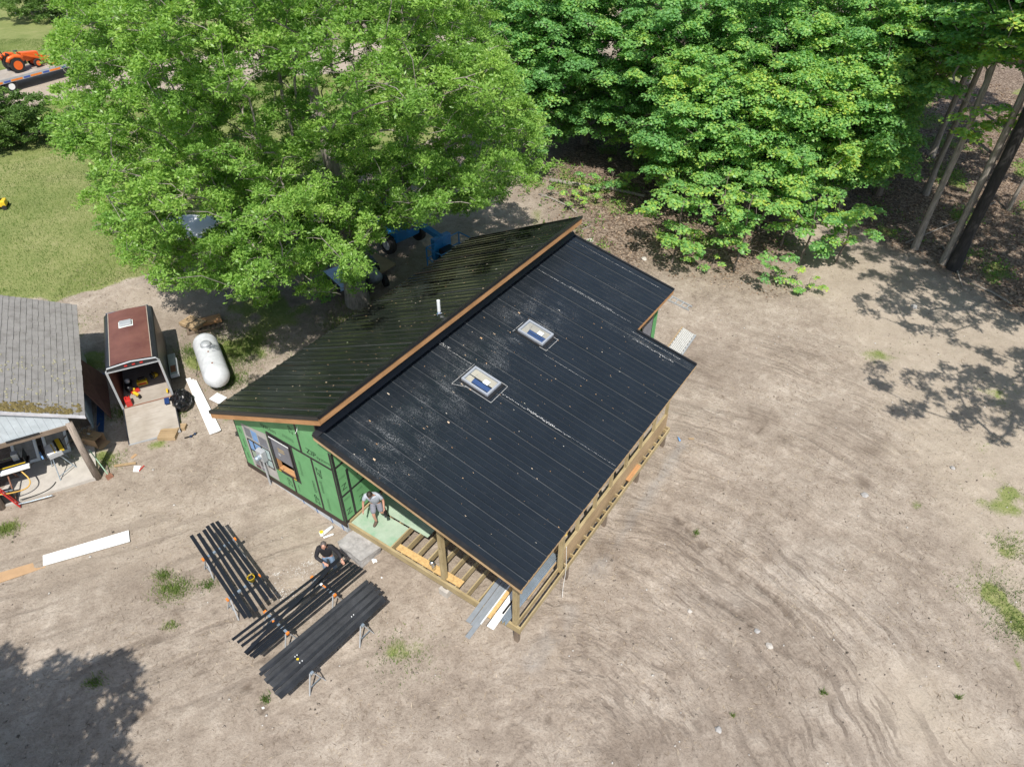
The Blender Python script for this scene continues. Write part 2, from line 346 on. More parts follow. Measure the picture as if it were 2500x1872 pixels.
xs = np.concatenate([-60 - np.geomspace(1, 500, 16)[::-1], np.arange(-60, -22, .5), np.arange(-22, 24, .10), np.arange(24, 60, .5), 60 + np.geomspace(1, 500, 16)])
ys = np.concatenate([-np.geomspace(1, 300, 10)[::-1] + 3, np.arange(3, 26, .10), np.arange(26, 100, .40), 100 + np.geomspace(1, 600, 14)])
GX, GY = np.meshgrid(xs, ys); gx, gy = GX.ravel(), GY.ravel()
GZ = ground_h(gx, gy); nx, ny = len(xs), len(ys)
idx = np.arange(nx * ny).reshape(ny, nx)
gF = np.stack([idx[:-1, :-1], idx[:-1, 1:], idx[1:, 1:], idx[1:, :-1]], -1).reshape(-1, 4)
def ground_mat():
    m, n, l, p = base_mat('earth')
    v = coords(n, l)
    def attr(a): k = n.new('ShaderNodeAttribute'); k.attribute_name = a; return k.outputs['Fac']
    big = noise_tex(n, l, v, .35, 5, .6); mid = noise_tex(n, l, v, 2.2, 6, .7, .4); fine = noise_tex(n, l, v, 14, 6, .75); grit = noise_tex(n, l, v, 55, 3, .7)
    r = ramp(n, [(.34, (.205, .166, .134)), (.45, (.30, .250, .204)), (.54, (.365, .310, .257)), (.64, (.46, .400, .338))])
    s = math_n(n, l, 'ADD', math_n(n, l, 'MULTIPLY', mid, .55), math_n(n, l, 'MULTIPLY', big, .45)); l.new(s, r.inputs[0]); col = r.outputs[0]
    r2 = ramp(n, [(.32, (.60, .57, .54)), (.5, (1, 1, 1)), (.72, (1.18, 1.17, 1.15))]); l.new(fine, r2.inputs[0]); col = mix(n, l, .75, col, r2.outputs[0], 'MULTIPLY')
    r3 = ramp(n, [(.30, (.55, .52, .5)), (.45, (1, 1, 1)), (.75, (1.2, 1.2, 1.18))]); l.new(grit, r3.inputs[0]); col = mix(n, l, .55, col, r3.outputs[0], 'MULTIPLY')
    # small dark crumbs and straw bits
    vo = n.new('ShaderNodeTexVoronoi'); vo.inputs['Scale'].default_value = 9; l.new(coords(n, l, (1, 1, 1)), vo.inputs['Vector'])
    r4 = ramp(n, [(.06, (.45, .4, .35)), (.13, (1, 1, 1))]); l.new(vo.outputs['Distance'], r4.inputs[0]); col = mix(n, l, .6, col, r4.outputs[0], 'MULTIPLY')
    col = mix(n, l, attr('pale'), col, mix(n, l, fine, (.36, .30, .235), (.50, .43, .345)))
    col = mix(n, l, attr('gravel'), col, mix(n, l, grit, (.16, .175, .185), (.42, .42, .42)))
    col = mix(n, l, attr('damp'), col, mix(n, l, fine, (.11, .082, .062), (.20, .158, .124)))
    col = mix(n, l, math_n(n, l, 'MULTIPLY', attr('rill'), .6, True), col, (.095, .072, .055))
    # leaf litter
    vl = n.new('ShaderNodeTexVoronoi'); vl.inputs['Scale'].default_value = 11; l.new(v, vl.inputs['Vector'])
    lit = ramp(n, [(.0, (.06, .042, .032)), (.35, (.12, .085, .062)), (.62, (.20, .148, .112)), (.9, (.32, .25, .195))])
    sep = n.new('ShaderNodeSeparateColor'); l.new(vl.outputs['Color'], sep.inputs[0]); l.new(sep.outputs[0], lit.inputs[0])
    col = mix(n, l, math_n(n, l, 'MULTIPLY', attr('litter'), math_n(n, l, 'ADD', mid, .35, True), True), col, lit.outputs[0])
    # grass
    gr = ramp(n, [(.32, (.10, .135, .04)), (.45, (.175, .215, .07)), (.56, (.24, .26, .10)), (.70, (.36, .33, .18))])
    gs = math_n(n, l, 'ADD', math_n(n, l, 'ADD', math_n(n, l, 'MULTIPLY', fine, .35), math_n(n, l, 'MULTIPLY', mid, .3)), math_n(n, l, 'MULTIPLY', big, .38)); l.new(gs, gr.inputs[0])
    ga = attr('grass'); gm = math_n(n, l, 'SUBTRACT', math_n(n, l, 'MULTIPLY', ga, 2.2), math_n(n, l, 'ADD', math_n(n, l, 'MULTIPLY', fine, .9), .30))
    gm = math_n(n, l, 'MULTIPLY', gm, 2.5, True); col = mix(n, l, gm, col, gr.outputs[0])
    # graded ridges and tyre ruts: arcs swept round a point below the photo, straight runs on the left
    pc = bp(1350, 1900); vs = n.new('ShaderNodeVectorMath'); vs.operation = 'SUBTRACT'; l.new(v, vs.inputs[0]); vs.inputs[1].default_value = (pc[0], pc[1], 0)
    sx = n.new('ShaderNodeSeparateXYZ'); l.new(vs.outputs[0], sx.inputs[0]); ln = n.new('ShaderNodeVectorMath'); ln.operation = 'LENGTH'; l.new(vs.outputs[0], ln.inputs[0])
    an = math_n(n, l, 'ARCTAN2', sx.outputs[1], sx.outputs[0]); wig = math_n(n, l, 'MULTIPLY', big, 1.2); rr_ = math_n(n, l, 'ADD', ln.outputs['Value'], wig)
    def swept(a_, b_, ka, kb, scale, lo, hi, seed):
        c_ = n.new('ShaderNodeCombineXYZ'); l.new(math_n(n, l, 'MULTIPLY', a_, ka), c_.inputs[0]); l.new(math_n(n, l, 'MULTIPLY', b_, kb), c_.inputs[1]); c_.inputs[2].default_value = seed
        f_ = noise_tex(n, l, c_.outputs[0], scale, 2.5, .6, .1); q_ = ramp(n, [(lo, (1, 1, 1)), (hi, (0, 0, 0))]); l.new(f_, q_.inputs[0]); return q_.outputs[0], f_
    A1, F1 = swept(rr_, an, 1.0, .9, 4.6, .41, .46, 1.0); A2, F2 = swept(rr_, an, 1.0, 1.2, 1.7, .38, .42, 4.0)
    w2 = coords(n, l, (1, 1, 1), rot=(0, 0, -math.atan2(bp(640, 1290)[1] - bp(0, 1500)[1], bp(640, 1290)[0] - bp(0, 1500)[0]))); s2_ = n.new('ShaderNodeSeparateXYZ'); l.new(w2, s2_.inputs[0])
    B1, G1 = swept(math_n(n, l, 'ADD', s2_.outputs[1], math_n(n, l, 'MULTIPLY', big, .8)), s2_.outputs[0], 1.0, .10, 2.8, .40, .46, 7.0)
    rg, rg2 = attr('ridge'), attr('ridge2')
    lines = math_n(n, l, 'ADD', math_n(n, l, 'MULTIPLY', math_n(n, l, 'ADD', math_n(n, l, 'MULTIPLY', A1, .75), math_n(n, l, 'MULTIPLY', A2, .5)), rg), math_n(n, l, 'MULTIPLY', B1, rg2), True)
    lines = math_n(n, l, 'MULTIPLY', lines, math_n(n, l, 'MULTIPLY', math_n(n, l, 'SUBTRACT', mid, .25, True), 3.5, True), True)
    col = mix(n, l, math_n(n, l, 'MULTIPLY', lines, .78), col, mix(n, l, fine, (.09, .07, .054), (.20, .16, .13)))
    hsum = math_n(n, l, 'ADD', math_n(n, l, 'MULTIPLY', F1, rg), math_n(n, l, 'MULTIPLY', G1, rg2))
    b = bump(n, l, hsum, 1.0, .14); b = bump(n, l, mid, .8, .06, b); b = bump(n, l, fine, .95, .03, b); b = bump(n, l, grit, .9, .012, b)
    l.new(col, p.inputs['Base Color']); p.inputs['Roughness'].default_value = .95; p.inputs['Specular IOR Level'].default_value = .15
    l.new(b, p.inputs['Normal']); return m
ground = raw('ground', np.stack([gx, gy, GZ], 1), gF, ground_mat(), smooth=True)
tag(ground, kind='structure')
gm_ = masks(gx, gy)
for nm, ar in zip(('grass', 'litter', 'damp', 'pale', 'gravel'), gm_):
    a = ground.data.attributes.new(nm, 'FLOAT', 'POINT'); a.data.foreach_set('value', ar.astype(np.float32))
a = ground.data.attributes.new('rill', 'FLOAT', 'POINT'); a.data.foreach_set('value', np.clip(rills(gx, gy), 0, 1).astype(np.float32))

def ridge_masks(x, y):
    r = blob(x, y, bp(1850, 1500), 8.5, .6, 1.2); r = np.maximum(r, blob(x, y, bp(1850, 980), 6.5, .6, 1.3) * .75); r = np.maximum(r, blob(x, y, bp(2250, 1300), 5, .7, 1.2) * .5)
    r = np.maximum(r, blob(x, y, bp(1350, 1750), 3.5, .7, 1.2) * .5); r2 = blob(x, y, bp(450, 1480), 5.5, .6, 1.6) * .55
    h = house_out(x, y); nz = np.clip(fbm(x, y, 3.0, 97, 3) * 2.6 - .45, .3, 1)
    gr = 1 - np.clip(masks(x, y)[1], 0, 1); return r * nz * gr, r2 * nz
# ------------------------------------------------------------------ loose cover: pebbles, straw, leaves, grass
def in_view(x, y, z, pad=40):
    px, py = seen(x, y, z); return (px > -pad) & (px < 2500 + pad) & (py > -pad) & (py < 1872 + pad)
def house_out(x, y):
    u = (x - OX) * UX + (y - OY) * UY; v = (x - OX) * VX + (y - OY) * VY
    return ~((u > -.1) & (u < 13.6) & (v > 0) & (v < 11.3))
OCT_V = np.array([(1, 0, 0), (0, 1, 0), (-1, 0, 0), (0, -1, 0), (0, 0, .8), (0, 0, -.6)], float)
OCT_F = np.array([(0, 1, 4), (1, 2, 4), (2, 3, 4), (3, 0, 4), (1, 0, 5), (2, 1, 5), (3, 2, 5), (0, 3, 5)])
rm1, rm2 = ridge_masks(gx, gy)
for nm, ar in (('ridge', rm1), ('ridge2', rm2)):
    a = ground.data.attributes.new(nm, 'FLOAT', 'POINT'); a.data.foreach_set('value', ar.astype(np.float32))
def scatter_solid(name, n, xr, yr, sz, mat_, keep=None, flat=.6, pw=3.0):
    x = rng.uniform(*xr, n); y = rng.uniform(*yr, n); k = in_view(x, y, 0) & house_out(x, y)
    if keep is not None: k &= keep(x, y)
    x, y = x[k], y[k]; n = len(x); z = ground_h(x, y)
    s = sz[0] + (sz[1] - sz[0]) * rng.random(n) ** pw
    V = OCT_V[None] * s[:, None, None] * rng.uniform(.6, 1.2, (n, 6, 1)); V[:, :, 2] *= flat
    a = rng.uniform(0, 6.28, n); c, sn = np.cos(a), np.sin(a)
    X = V[:, :, 0] * 1.3 * c[:, None] - V[:, :, 1] * sn[:, None]; Y = V[:, :, 0] * 1.3 * sn[:, None] + V[:, :, 1] * c[:, None]
    V = np.stack([X + x[:, None], Y + y[:, None], V[:, :, 2] + z[:, None] + s[:, None] * .15], -1).reshape(-1, 3)
    F = (OCT_F[None] + 6 * np.arange(n)[:, None, None]).reshape(-1, 3)
    return raw(name, V, F, mat_, tint=np.repeat(rng.random(n), 6))
def tint_mat(name, stops, rough=.9):
    m, n, l, p = base_mat(name); a = n.new('ShaderNodeAttribute'); a.attribute_name = 'tint'
    r = ramp(n, stops); l.new(a.outputs['Fac'], r.inputs[0]); l.new(r.outputs[0], p.inputs['Base Color']); p.inputs['Roughness'].default_value = rough
    p.inputs['Specular IOR Level'].default_value = .2; return m
m_peb = tint_mat('pebble', [(0, (.10, .085, .07)), (.4, (.25, .21, .175)), (.8, (.38, .33, .28)), (.97, (.5, .48, .45)), (1, (.65, .64, .62))])
peb = scatter_solid('gravel', 42000, (-20, 26), (6, 36), (.006, .048), m_peb, pw=7, keep=lambda x, y: rng.random(len(x)) < np.clip(fbm(x, y, 2.2, 99, 4) * 3.4 - 1.2, .04, 1))
tag(peb, 'small stones and clods scattered over the bare earth', 'stones', kind='stuff')
def quads(name, x, y, z, L, W, mat_, tilt=.35, tint=None, yaw=None):
    n = len(x); a = rng.uniform(0, 6.28, n) if yaw is None else yaw; t = rng.normal(0, tilt, n); r2 = rng.normal(0, tilt, n)
    d = np.stack([np.cos(a) * np.cos(t), np.sin(a) * np.cos(t), np.sin(t)], -1); e = np.stack([-np.sin(a) * np.cos(r2), np.cos(a) * np.cos(r2), np.sin(r2)], -1)
    p = np.stack([x, y, z], -1); L = L[:, None]; W = W[:, None]
    V = np.stack([p - d * L / 2, p + e * W / 2, p + d * L / 2, p - e * W / 2], 1).reshape(-1, 3)
    F = np.arange(4 * n).reshape(n, 4); return raw(name, V, F, mat_, tint=np.repeat(rng.random(n) if tint is None else tint, 4))
m_lit = tint_mat('dry_leaf', [(0, (.07, .042, .026)), (.4, (.17, .11, .07)), (.75, (.27, .19, .13)), (1, (.42, .32, .23))])
n = 60000; x = rng.uniform(-8, 40, n); y = rng.uniform(22, 60, n); k = in_view(x, y, 0) & house_out(x, y); x, y = x[k], y[k]
mk = masks(x, y); k = rng.random(len(x)) < mk[1] * 1.0; x, y = x[k], y[k]
lit = quads('leaf_litter', x, y, ground_h(x, y) + .02, rng.uniform(.08, .17, len(x)), rng.uniform(.05, .1, len(x)), m_lit, .4)
tag(lit, 'brown dry leaves covering the floor of the wood', 'leaf litter', kind='stuff')
m_straw = tint_mat('straw', [(0, (.07, .05, .035)), (.55, (.20, .15, .10)), (.8, (.4, .32, .22)), (1, (.62, .52, .38))])
n = 42000; x = rng.uniform(-20, 24, n); y = rng.uniform(6, 34, n); k = in_view(x, y, 0) & house_out(x, y) & (fbm(x, y, 2.5, 83, 3) > .47); x, y = x[k], y[k]
st = quads('straw', x, y, ground_h(x, y) + .012, rng.uniform(.04, .22, len(x)) , rng.uniform(.006, .014, len(x)), m_straw, .08)
tag(st, 'bits of straw, twig and bark strewn on the bare earth', 'straw', kind='stuff')
m_grass = leaf_mat('grass_blade', [(.15, (.07, .13, .025)), (.5, (.13, .22, .045)), (.85, (.27, .33, .10))], .3, .6)
def blades(name, x, y, hmin, hmax, w=.012, lean=.5):
    n = len(x); z = ground_h(x, y); h = rng.uniform(hmin, hmax, n); a = rng.uniform(0, 6.28, n); b = rng.uniform(0, 6.28, n); ln = rng.uniform(.1, lean, n) * h
    ww = w * rng.uniform(.6, 1.5, n)
    p0 = np.stack([x - np.cos(a) * ww, y - np.sin(a) * ww, z - .01], -1); p1 = np.stack([x + np.cos(a) * ww, y + np.sin(a) * ww, z - .01], -1)
    p2 = np.stack([x + np.cos(b) * ln, y + np.sin(b) * ln, z + h], -1)
    return raw(name, np.stack([p0, p1, p2], 1).reshape(-1, 3), np.arange(3 * n).reshape(n, 3), m_grass, tint=np.repeat(np.clip(fbm(x, y, 1.5, 91, 2) * 1.2 - .1, 0, 1), 3))
n = 420000; x = rng.uniform(-20, 26, n); y = rng.uniform(6, 40, n); k = in_view(x, y, 0) & house_out(x, y); x, y = x[k], y[k]
mk = masks(x, y); k = rng.random(len(x)) < np.clip(mk[0] * 1.6 - .35, 0, 1) * .6; x, y = x[k], y[k]
lx = rng.uniform(-48, -12, 420000); ly = rng.uniform(24, 66, 420000); k = in_view(lx, ly, 1.0); lx, ly = lx[k], ly[k]; ml = masks(lx, ly)[0]; k = rng.random(len(lx)) < np.clip(ml * 1.4 - .2, 0, 1) * .8; x = np.concatenate([x, lx[k]]); y = np.concatenate([y, ly[k]])
tag(blades('grass', x, y, .03, .11, .011), 'short green grass and weeds in patches around the building site', 'grass', kind='stuff')
wx, wy = [], []
for px, py, r, c in [(735, 1395, .16, 90), (700, 1445, .22, 120), (690, 1455, .12, 80), (760, 1375, .08, 60), (675, 1402, .06, 40), (780, 1360, .06, 30)]:
    p = at(px, py); q = rng.normal(0, r, (c, 2)) * (1.5, .8); wx.append(p.x + q[:, 0]); wy.append(p.y + q[:, 1])
wx, wy = np.concatenate(wx), np.concatenate(wy)
tag(quads('sawdust', wx, wy, ground_h(wx, wy) + .012, rng.uniform(.012, .05, len(wx)), rng.uniform(.01, .035, len(wx)), tint_mat('white_powder', [(0, (.44, .41, .37)), (1, (.66, .64, .61))]), .05), 'white powder spilt on the dirt between the boards and the man', 'powder', kind='stuff')
# taller tufts
tx, ty = [], []
for px, py, r, c in [(425, 1440, .42, 1100), (400, 1405, .2, 350), (545, 880, 1.0, 2600), (600, 840, 1.4, 3200), (560, 930, .6, 1500), (470, 860, .5, 900), (20, 1295, .3, 700), (300, 1010, .5, 700), (295, 930, .3, 500), (650, 1710, .12, 150), (235, 1670, .2, 220), (420, 1530, .15, 150), (510, 1430, .2, 250), (2430, 1440, .9, 900),
                    (2480, 1530, .7, 800), (2470, 1330, .6, 500), (985, 1600, .8, 500), (840, 790, .8, 1500), (870, 740, .6, 900), (265, 1130, .4, 500), (430, 1010, .4, 400), (2010, 1690, .08, 90), (1700, 1300, .08, 90), (2340, 1700, .06, 60), (1790, 1745, .05, 40), (180, 1120, .5, 300)]:
    p = at(px, py); q = rng.normal(0, r * .5, (c, 2)) * (1.3, 1); tx.append(p.x + q[:, 0]); ty.append(p.y + q[:, 1])
x, y = np.concatenate(tx), np.concatenate(ty)
tag(blades('tall_grass', x, y, .05, .17, .008, .9), 'tufts of taller grass round the gas tank and along the dirt', 'grass', kind='stuff')
# ------------------------------------------------------------------ house
m_roof_v = None
def roof_mat(name, c, wear_glint, rgh=.20):
    m, n, l, p = base_mat(name)
    v = coords(n, l); st = coords(n, l, (1.0, .10, 1.0)); st2 = coords(n, l, (2.2, .25, 1.0))
    spk = n.new('ShaderNodeTexVoronoi'); spk.inputs['Scale'].default_value = 8; l.new(v, spk.inputs['Vector'])
    big = noise_tex(n, l, v, .8, 4, .6); dust = noise_tex(n, l, v, 30, 4, .8); strk = noise_tex(n, l, st, 4.0, 5, .7); s2 = noise_tex(n, l, st2, 9.0, 4, .7)
    a = n.new('ShaderNodeAttribute'); a.attribute_name = 'dust'
    r = ramp(n, [(.50, (0, 0, 0)), (.72, (1, 1, 1))]); l.new(dust, r.inputs[0])
    r1 = ramp(n, [(.42, (0, 0, 0)), (.62, (1, 1, 1))]); l.new(strk, r1.inputs[0])
    rb = ramp(n, [(.40, (.12, .12, .12)), (.60, (1, 1, 1))]); l.new(noise_tex(n, l, v, 1.3, 3, .6), rb.inputs[0])
    d = math_n(n, l, 'MULTIPLY', math_n(n, l, 'MULTIPLY', math_n(n, l, 'MULTIPLY', r.outputs[0], rb.outputs[0]), r1.outputs[0]), math_n(n, l, 'MULTIPLY', a.outputs['Fac'], .75))
    r2 = ramp(n, [(.016, (1, 1, 1)), (.032, (0, 0, 0))]); l.new(spk.outputs['Distance'], r2.inputs[0])
    r5 = ramp(n, [(.60, (0, 0, 0)), (.70, (1, 1, 1))]); l.new(s2, r5.inputs[0])
    d = math_n(n, l, 'ADD', d, math_n(n, l, 'MULTIPLY', r2.outputs[0], wear_glint), True)
    d = math_n(n, l, 'ADD', d, math_n(n, l, 'MULTIPLY', r5.outputs[0], wear_glint * .10), True)
    sx = n.new('ShaderNodeSeparateXYZ'); l.new(v, sx.inputs[0])
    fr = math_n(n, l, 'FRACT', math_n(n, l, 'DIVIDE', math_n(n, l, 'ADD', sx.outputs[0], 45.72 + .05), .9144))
    ln = math_n(n, l, 'MULTIPLY', math_n(n, l, 'LESS_THAN', fr, .022), math_n(n, l, 'MULTIPLY', strk, .9)); fr2 = math_n(n, l, 'FRACT', math_n(n, l, 'MULTIPLY', fr, 4.0)); ln = math_n(n, l, 'ADD', ln, math_n(n, l, 'MULTIPLY', math_n(n, l, 'LESS_THAN', fr2, .07), math_n(n, l, 'MULTIPLY', strk, .35))); d = math_n(n, l, 'ADD', d, math_n(n, l, 'MULTIPLY', ln, wear_glint), True)  # pale line along each rib: settled dust plus painted-in light on the edge
    vc = mix(n, l, big, tuple(x * .75 for x in c), tuple(x * 1.35 for x in c))
    col = mix(n, l, d, vc, (.30, .31, .32))
    l.new(col, p.inputs['Base Color'])
    rr = math_n(n, l, 'ADD', math_n(n, l, 'MULTIPLY', noise_tex(n, l, v, 3, 4), (.22 if rgh > .15 else .14)), rgh); l.new(rr, p.inputs['Roughness'])
    return m
M = {}
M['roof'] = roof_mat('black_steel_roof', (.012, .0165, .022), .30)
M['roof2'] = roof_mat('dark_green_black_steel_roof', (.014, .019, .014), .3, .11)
M['trim'] = simple('black_trim', (.018, .018, .019), .4, .3, 5)
for i, ax in enumerate('xyz'):
    M['pt_' + ax] = wood('treated_pine_' + ax, (.42, .335, .185), i, .28)
    M['fir_' + ax] = wood('fascia_board_' + ax, (.50, .27, .12), i, .25)
    M['ply_' + ax] = wood('plywood_' + ax, (.43, .31, .18), i, .22)
    M['dark_' + ax] = wood('grey_old_wood_' + ax, (.22, .17, .13), i, .5)
M['tan_x'] = wood('pale_fascia_x', (.52, .36, .20), 0, .22); M['tan_y'] = wood('pale_fascia_y', (.52, .36, .20), 1, .22)
M['osb'] = simple('osb_sheet', (.55, .36, .15), .8, .3, 14, stretch=(1, 1, 1))
M['green'] = simple('green_sheathing', (.145, .365, .155), .7, .12, 1.6, bmp=.08)
def nails(m):
    n, l = nt(m); p = n['Principled BSDF']; src = p.inputs['Base Color'].links[0].from_socket; v = coords(n, l); vo = n.new('ShaderNodeTexVoronoi'); vo.inputs['Scale'].default_value = 4.2; vo.inputs['Randomness'].default_value = .55; l.new(v, vo.inputs['Vector'])
    r = ramp(n, [(.045, (.35, .4, .35)), (.07, (1, 1, 1))]); l.new(vo.outputs['Distance'], r.inputs[0]); d = noise_tex(n, l, v, 1.1, 5, .7); r2 = ramp(n, [(.55, (1, 1, 1)), (.75, (1.25, 1.12, 1.2))]); l.new(d, r2.inputs[0])
    l.new(mix(n, l, 1.0, mix(n, l, 1.0, src, r.outputs[0], 'MULTIPLY'), r2.outputs[0], 'MULTIPLY'), p.inputs['Base Color'])
nails(M['green'])
M['greenfloor'] = simple('dusty_green_sheathing', (.33, .42, .32), .8, .2, 1.6, dark=(.20, .37, .23))
M['tape'] = simple('seam_tape', (.022, .022, .024), .5, .5, 30, dark=(.01, .01, .01))
M['ink'] = simple('black_ink', (.03, .06, .035), .8, .1)
M['flash'] = simple('brown_black_flashing', (.045, .032, .026), .6, .25, 4)
M['found'] = simple('pale_foundation_wrap', (.48, .52, .56), .6, .12, 5)
M['bluemark'] = simple('blue_wrap_print', (.05, .16, .42), .6, .2, 8)
M['grey'] = simple('grey_metal', (.42, .44, .46), .45, .12, 5, metal=.2)
M['galv'] = simple('galvanised', (.38, .46, .54), .35, .2, 6, metal=.55)
M['white'] = simple('white_vinyl', (.80, .82, .82), .45, .04, 4, bmp=.03)
M['concrete'] = simple('concrete', (.45, .42, .38), .9, .14, 3)
M['chalk'] = simple('chalk_line', (.45, .45, .44), .9, .3, 10)
M['black'] = simple('black_paint', (.012, .013, .015), .35, .2, 5)
M['blue'] = simple('blue_plastic', (.02, .16, .62), .4, .1)
M['bluet'] = simple('pale_blue_film', (.17, .33, .60), .4, .12, 4)
M['greyfilm'] = simple('grey_film', (.16, .17, .20), .35, .12, 4)
M['interior'] = simple('dark_interior', (.05, .045, .04), .9, .2)
M['sky_frame'] = simple('skylight_frame', (.42, .45, .50), .4, .08, 5, metal=.3)
M['sticker'] = simple('white_sticker', (.78, .86, .84), .6, .03)
M['yellow'] = simple('yellow_plastic', (.72, .50, .03), .45, .1)
M['orange'] = simple('orange_plastic', (.75, .22, .03), .45, .1)
M['red'] = simple('red_paint', (.50, .03, .025), .4, .15)
M['rust'] = simple('brown_rust', (.22, .10, .06), .8, .35, 8)
M['chrome'] = simple('bright_steel', (.75, .76, .78), .15, .05, metal=1.0)
M['rubber'] = simple('black_rubber', (.02, .02, .02), .8, .2)
M['card'] = simple('cardboard', (.42, .27, .15), .85, .12, 3)
M['stone'] = simple('grey_stone', (.33, .32, .31), .95, .3, 5, bmp=.6)
M['brass'] = simple('amber_hose', (.60, .36, .08), .5, .1)
def glass_mat(name, tintc, rough=.03):
    m, n, l, p = base_mat(name); p.inputs['Base Color'].default_value = (*tintc, 1); p.inputs['Roughness'].default_value = rough
    p.inputs['Transmission Weight'].default_value = .0; t = n.new('ShaderNodeBsdfTransparent'); t.inputs[0].default_value = (.92, .95, .96, 1)
    ms = n.new('ShaderNodeMixShader'); fr = n.new('ShaderNodeFresnel'); fr.inputs[0].default_value = 1.3
    gl = n.new('ShaderNodeBsdfGlossy'); gl.inputs['Roughness'].default_value = rough
    l.new(fr.outputs[0], ms.inputs[0]); l.new(t.outputs[0], ms.inputs[1]); l.new(gl.outputs[0], ms.inputs[2]); l.new(ms.outputs[0], n['Material Output'].inputs['Surface']); return m
M['glass'] = glass_mat('clear_glass', (.8, .85, .9))
M['skyroom'] = simple('blue_underlay', (.035, .075, .20), .8, .1)
M['shaft'] = simple('skylight_shaft_board', (.46, .41, .33), .8, .15, 4)

def bark_mat(name, c):
    m, n, l, p = base_mat(name); v = coords(n, l, (6, 6, .9)); f = noise_tex(n, l, v, 2.5, 6, .7, .5)
    r = ramp(n, [(.3, tuple(x * .45 for x in c)), (.5, c), (.75, tuple(x * 1.5 for x in c))]); l.new(f, r.inputs[0]); l.new(r.outputs[0], p.inputs['Base Color'])
    p.inputs['Roughness'].default_value = .95; l.new(bump(n, l, f, .8, .03), p.inputs['Normal']); return m
M['bark'] = bark_mat('grey_bark', (.29, .26, .225)); M['bark2'] = bark_mat('brown_bark', (.17, .14, .115)); M['bark3'] = bark_mat('black_bark', (.035, .033, .032))
house = empty('house', (OX, OY, 0), HYAW)
tag(house, 'unfinished house with a black metal roof, green wall sheathing and an open wooden porch', 'house')
# geometry numbers (metres, house frame)
E0, SL = 2.932, .21
U0, U1, U2, V0, V1, VR = -.317, 10.453, 13.615, -.23, 2.116, 6.70
RZ, S2, VL, LU0, LU2, LVR = 5.315, .474, 11.76, -.378, 13.396, 6.168
DZ = .433; WV, WT = 11.045, 6.461
def rm(v): return E0 + SL * v
def rl(v): return RZ - S2 * (v - LVR)
def ribbed(segs, zf, rib=.034, pitch=.2286, start=0.0):
    """standing ribs run down the slope: list of (u0,u1,v0,v1)"""
    mb = MB()
    for (ua, ub, va, vb) in segs:
        us = [(ua, 0)]; k = math.ceil((ua - start) / pitch)
        while start + k * pitch < ub - .03:
            c = start + k * pitch; w = .034 if k % 4 == 0 else .026; h = rib * (1.25 if k % 4 == 0 else .75)
            if c - w > ua + .005: us += [(c - w, 0), (c - w * .45, h), (c + w * .45, h), (c + w, 0)]
            k += 1
        us.append((ub, 0)); n = len(us); rows = 14; vs = []
        for j in range(rows + 1):
            v = va + (vb - va) * j / rows
            vs += [(u, v, zf(v) + h) for u, h in us]
        fs = [(j * n + i, j * n + i + 1, (j + 1) * n + i + 1, (j + 1) * n + i) for j in range(rows) for i in range(n - 1)]
        mb.add(vs, fs)
    return mb
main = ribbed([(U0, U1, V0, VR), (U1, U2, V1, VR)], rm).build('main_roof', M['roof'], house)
def set_dust(o, f):
    co = np.zeros(len(o.data.vertices) * 3, np.float32); o.data.vertices.foreach_get('co', co); co = co.reshape(-1, 3)
    a = o.data.attributes.new('dust', 'FLOAT', 'POINT'); a.data.foreach_set('value', f(co[:, 0].astype(float), co[:, 1].astype(float)).astype(np.float32))
# dust lies in a band a little below the ridge wall
set_dust(main, lambda u, v: np.clip(np.exp(-((v - 5.0) / .9) ** 2) * (2.3 + .7 * np.sin(u * 1.7)) * (u < 9.8) + .25 * (u > 9.8) + .06 + .5 * np.exp(-((u - 10.0) / .35) ** 2) * (v < 3), 0, 2.6))
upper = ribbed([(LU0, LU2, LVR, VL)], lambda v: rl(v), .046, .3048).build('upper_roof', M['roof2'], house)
tag(upper, 'upper roof slope of dark ribbed metal, partly shaded by the tree')
set_dust(upper, lambda u, v: .25 + 0 * u)
for o in (main, upper):
    s = o.modifiers.new('solid', 'SOLIDIFY'); s.thickness = .004; s.offset = -1
# roof decks under the metal
def deck_slab(name, segs, zf, th, mt):
    mb = MB()
    for ua, ub, va, vb in segs:
        mb.hexa([(ua, va, zf(va) - th), (ub, va, zf(va) - th), (ub, vb, zf(vb) - th), (ua, vb, zf(vb) - th), (ua, va, zf(va) - .008), (ub, va, zf(va) - .008), (ub, vb, zf(vb) - .008), (ua, vb, zf(vb) - .008)])
    return mb.build(name, mt, house)
SK = [(7.29, 8.01, 4.045, 5.035), (4.20, 4.935, 4.045, 5.035)]   # skylights: u0 u1 v0 v1
deck_slab('roof_deck', [(U0 + .02, U1 - .02, V0 + .02, VR - .02), (U1 - .02, U2 - .02, V1 + .02, VR - .02)], rm, .03, M['ply_y'])
deck_slab('roof_deck', [(LU0 + .02, LU2 - .02, LVR + .02, VL - .02)], rl, .03, M['ply_y'])
def eave_board(name, pts, drop, thick, mt, out=(0, 0)):
    """board on edge following pts (u,v,z top)"""
    mb = MB(); (a, b) = pts; d = Vector((b[0] - a[0], b[1] - a[1], 0)).normalized(); nrm = Vector((d.y, -d.x, 0)) * thick
    a, b = Vector(a), Vector(b); q = Vector((0, 0, -drop)); mb.hexa([a + q, a + nrm + q, b + nrm + q, b + q, a, a + nrm, b + nrm, b])
    return mb.build(name, mt, house)
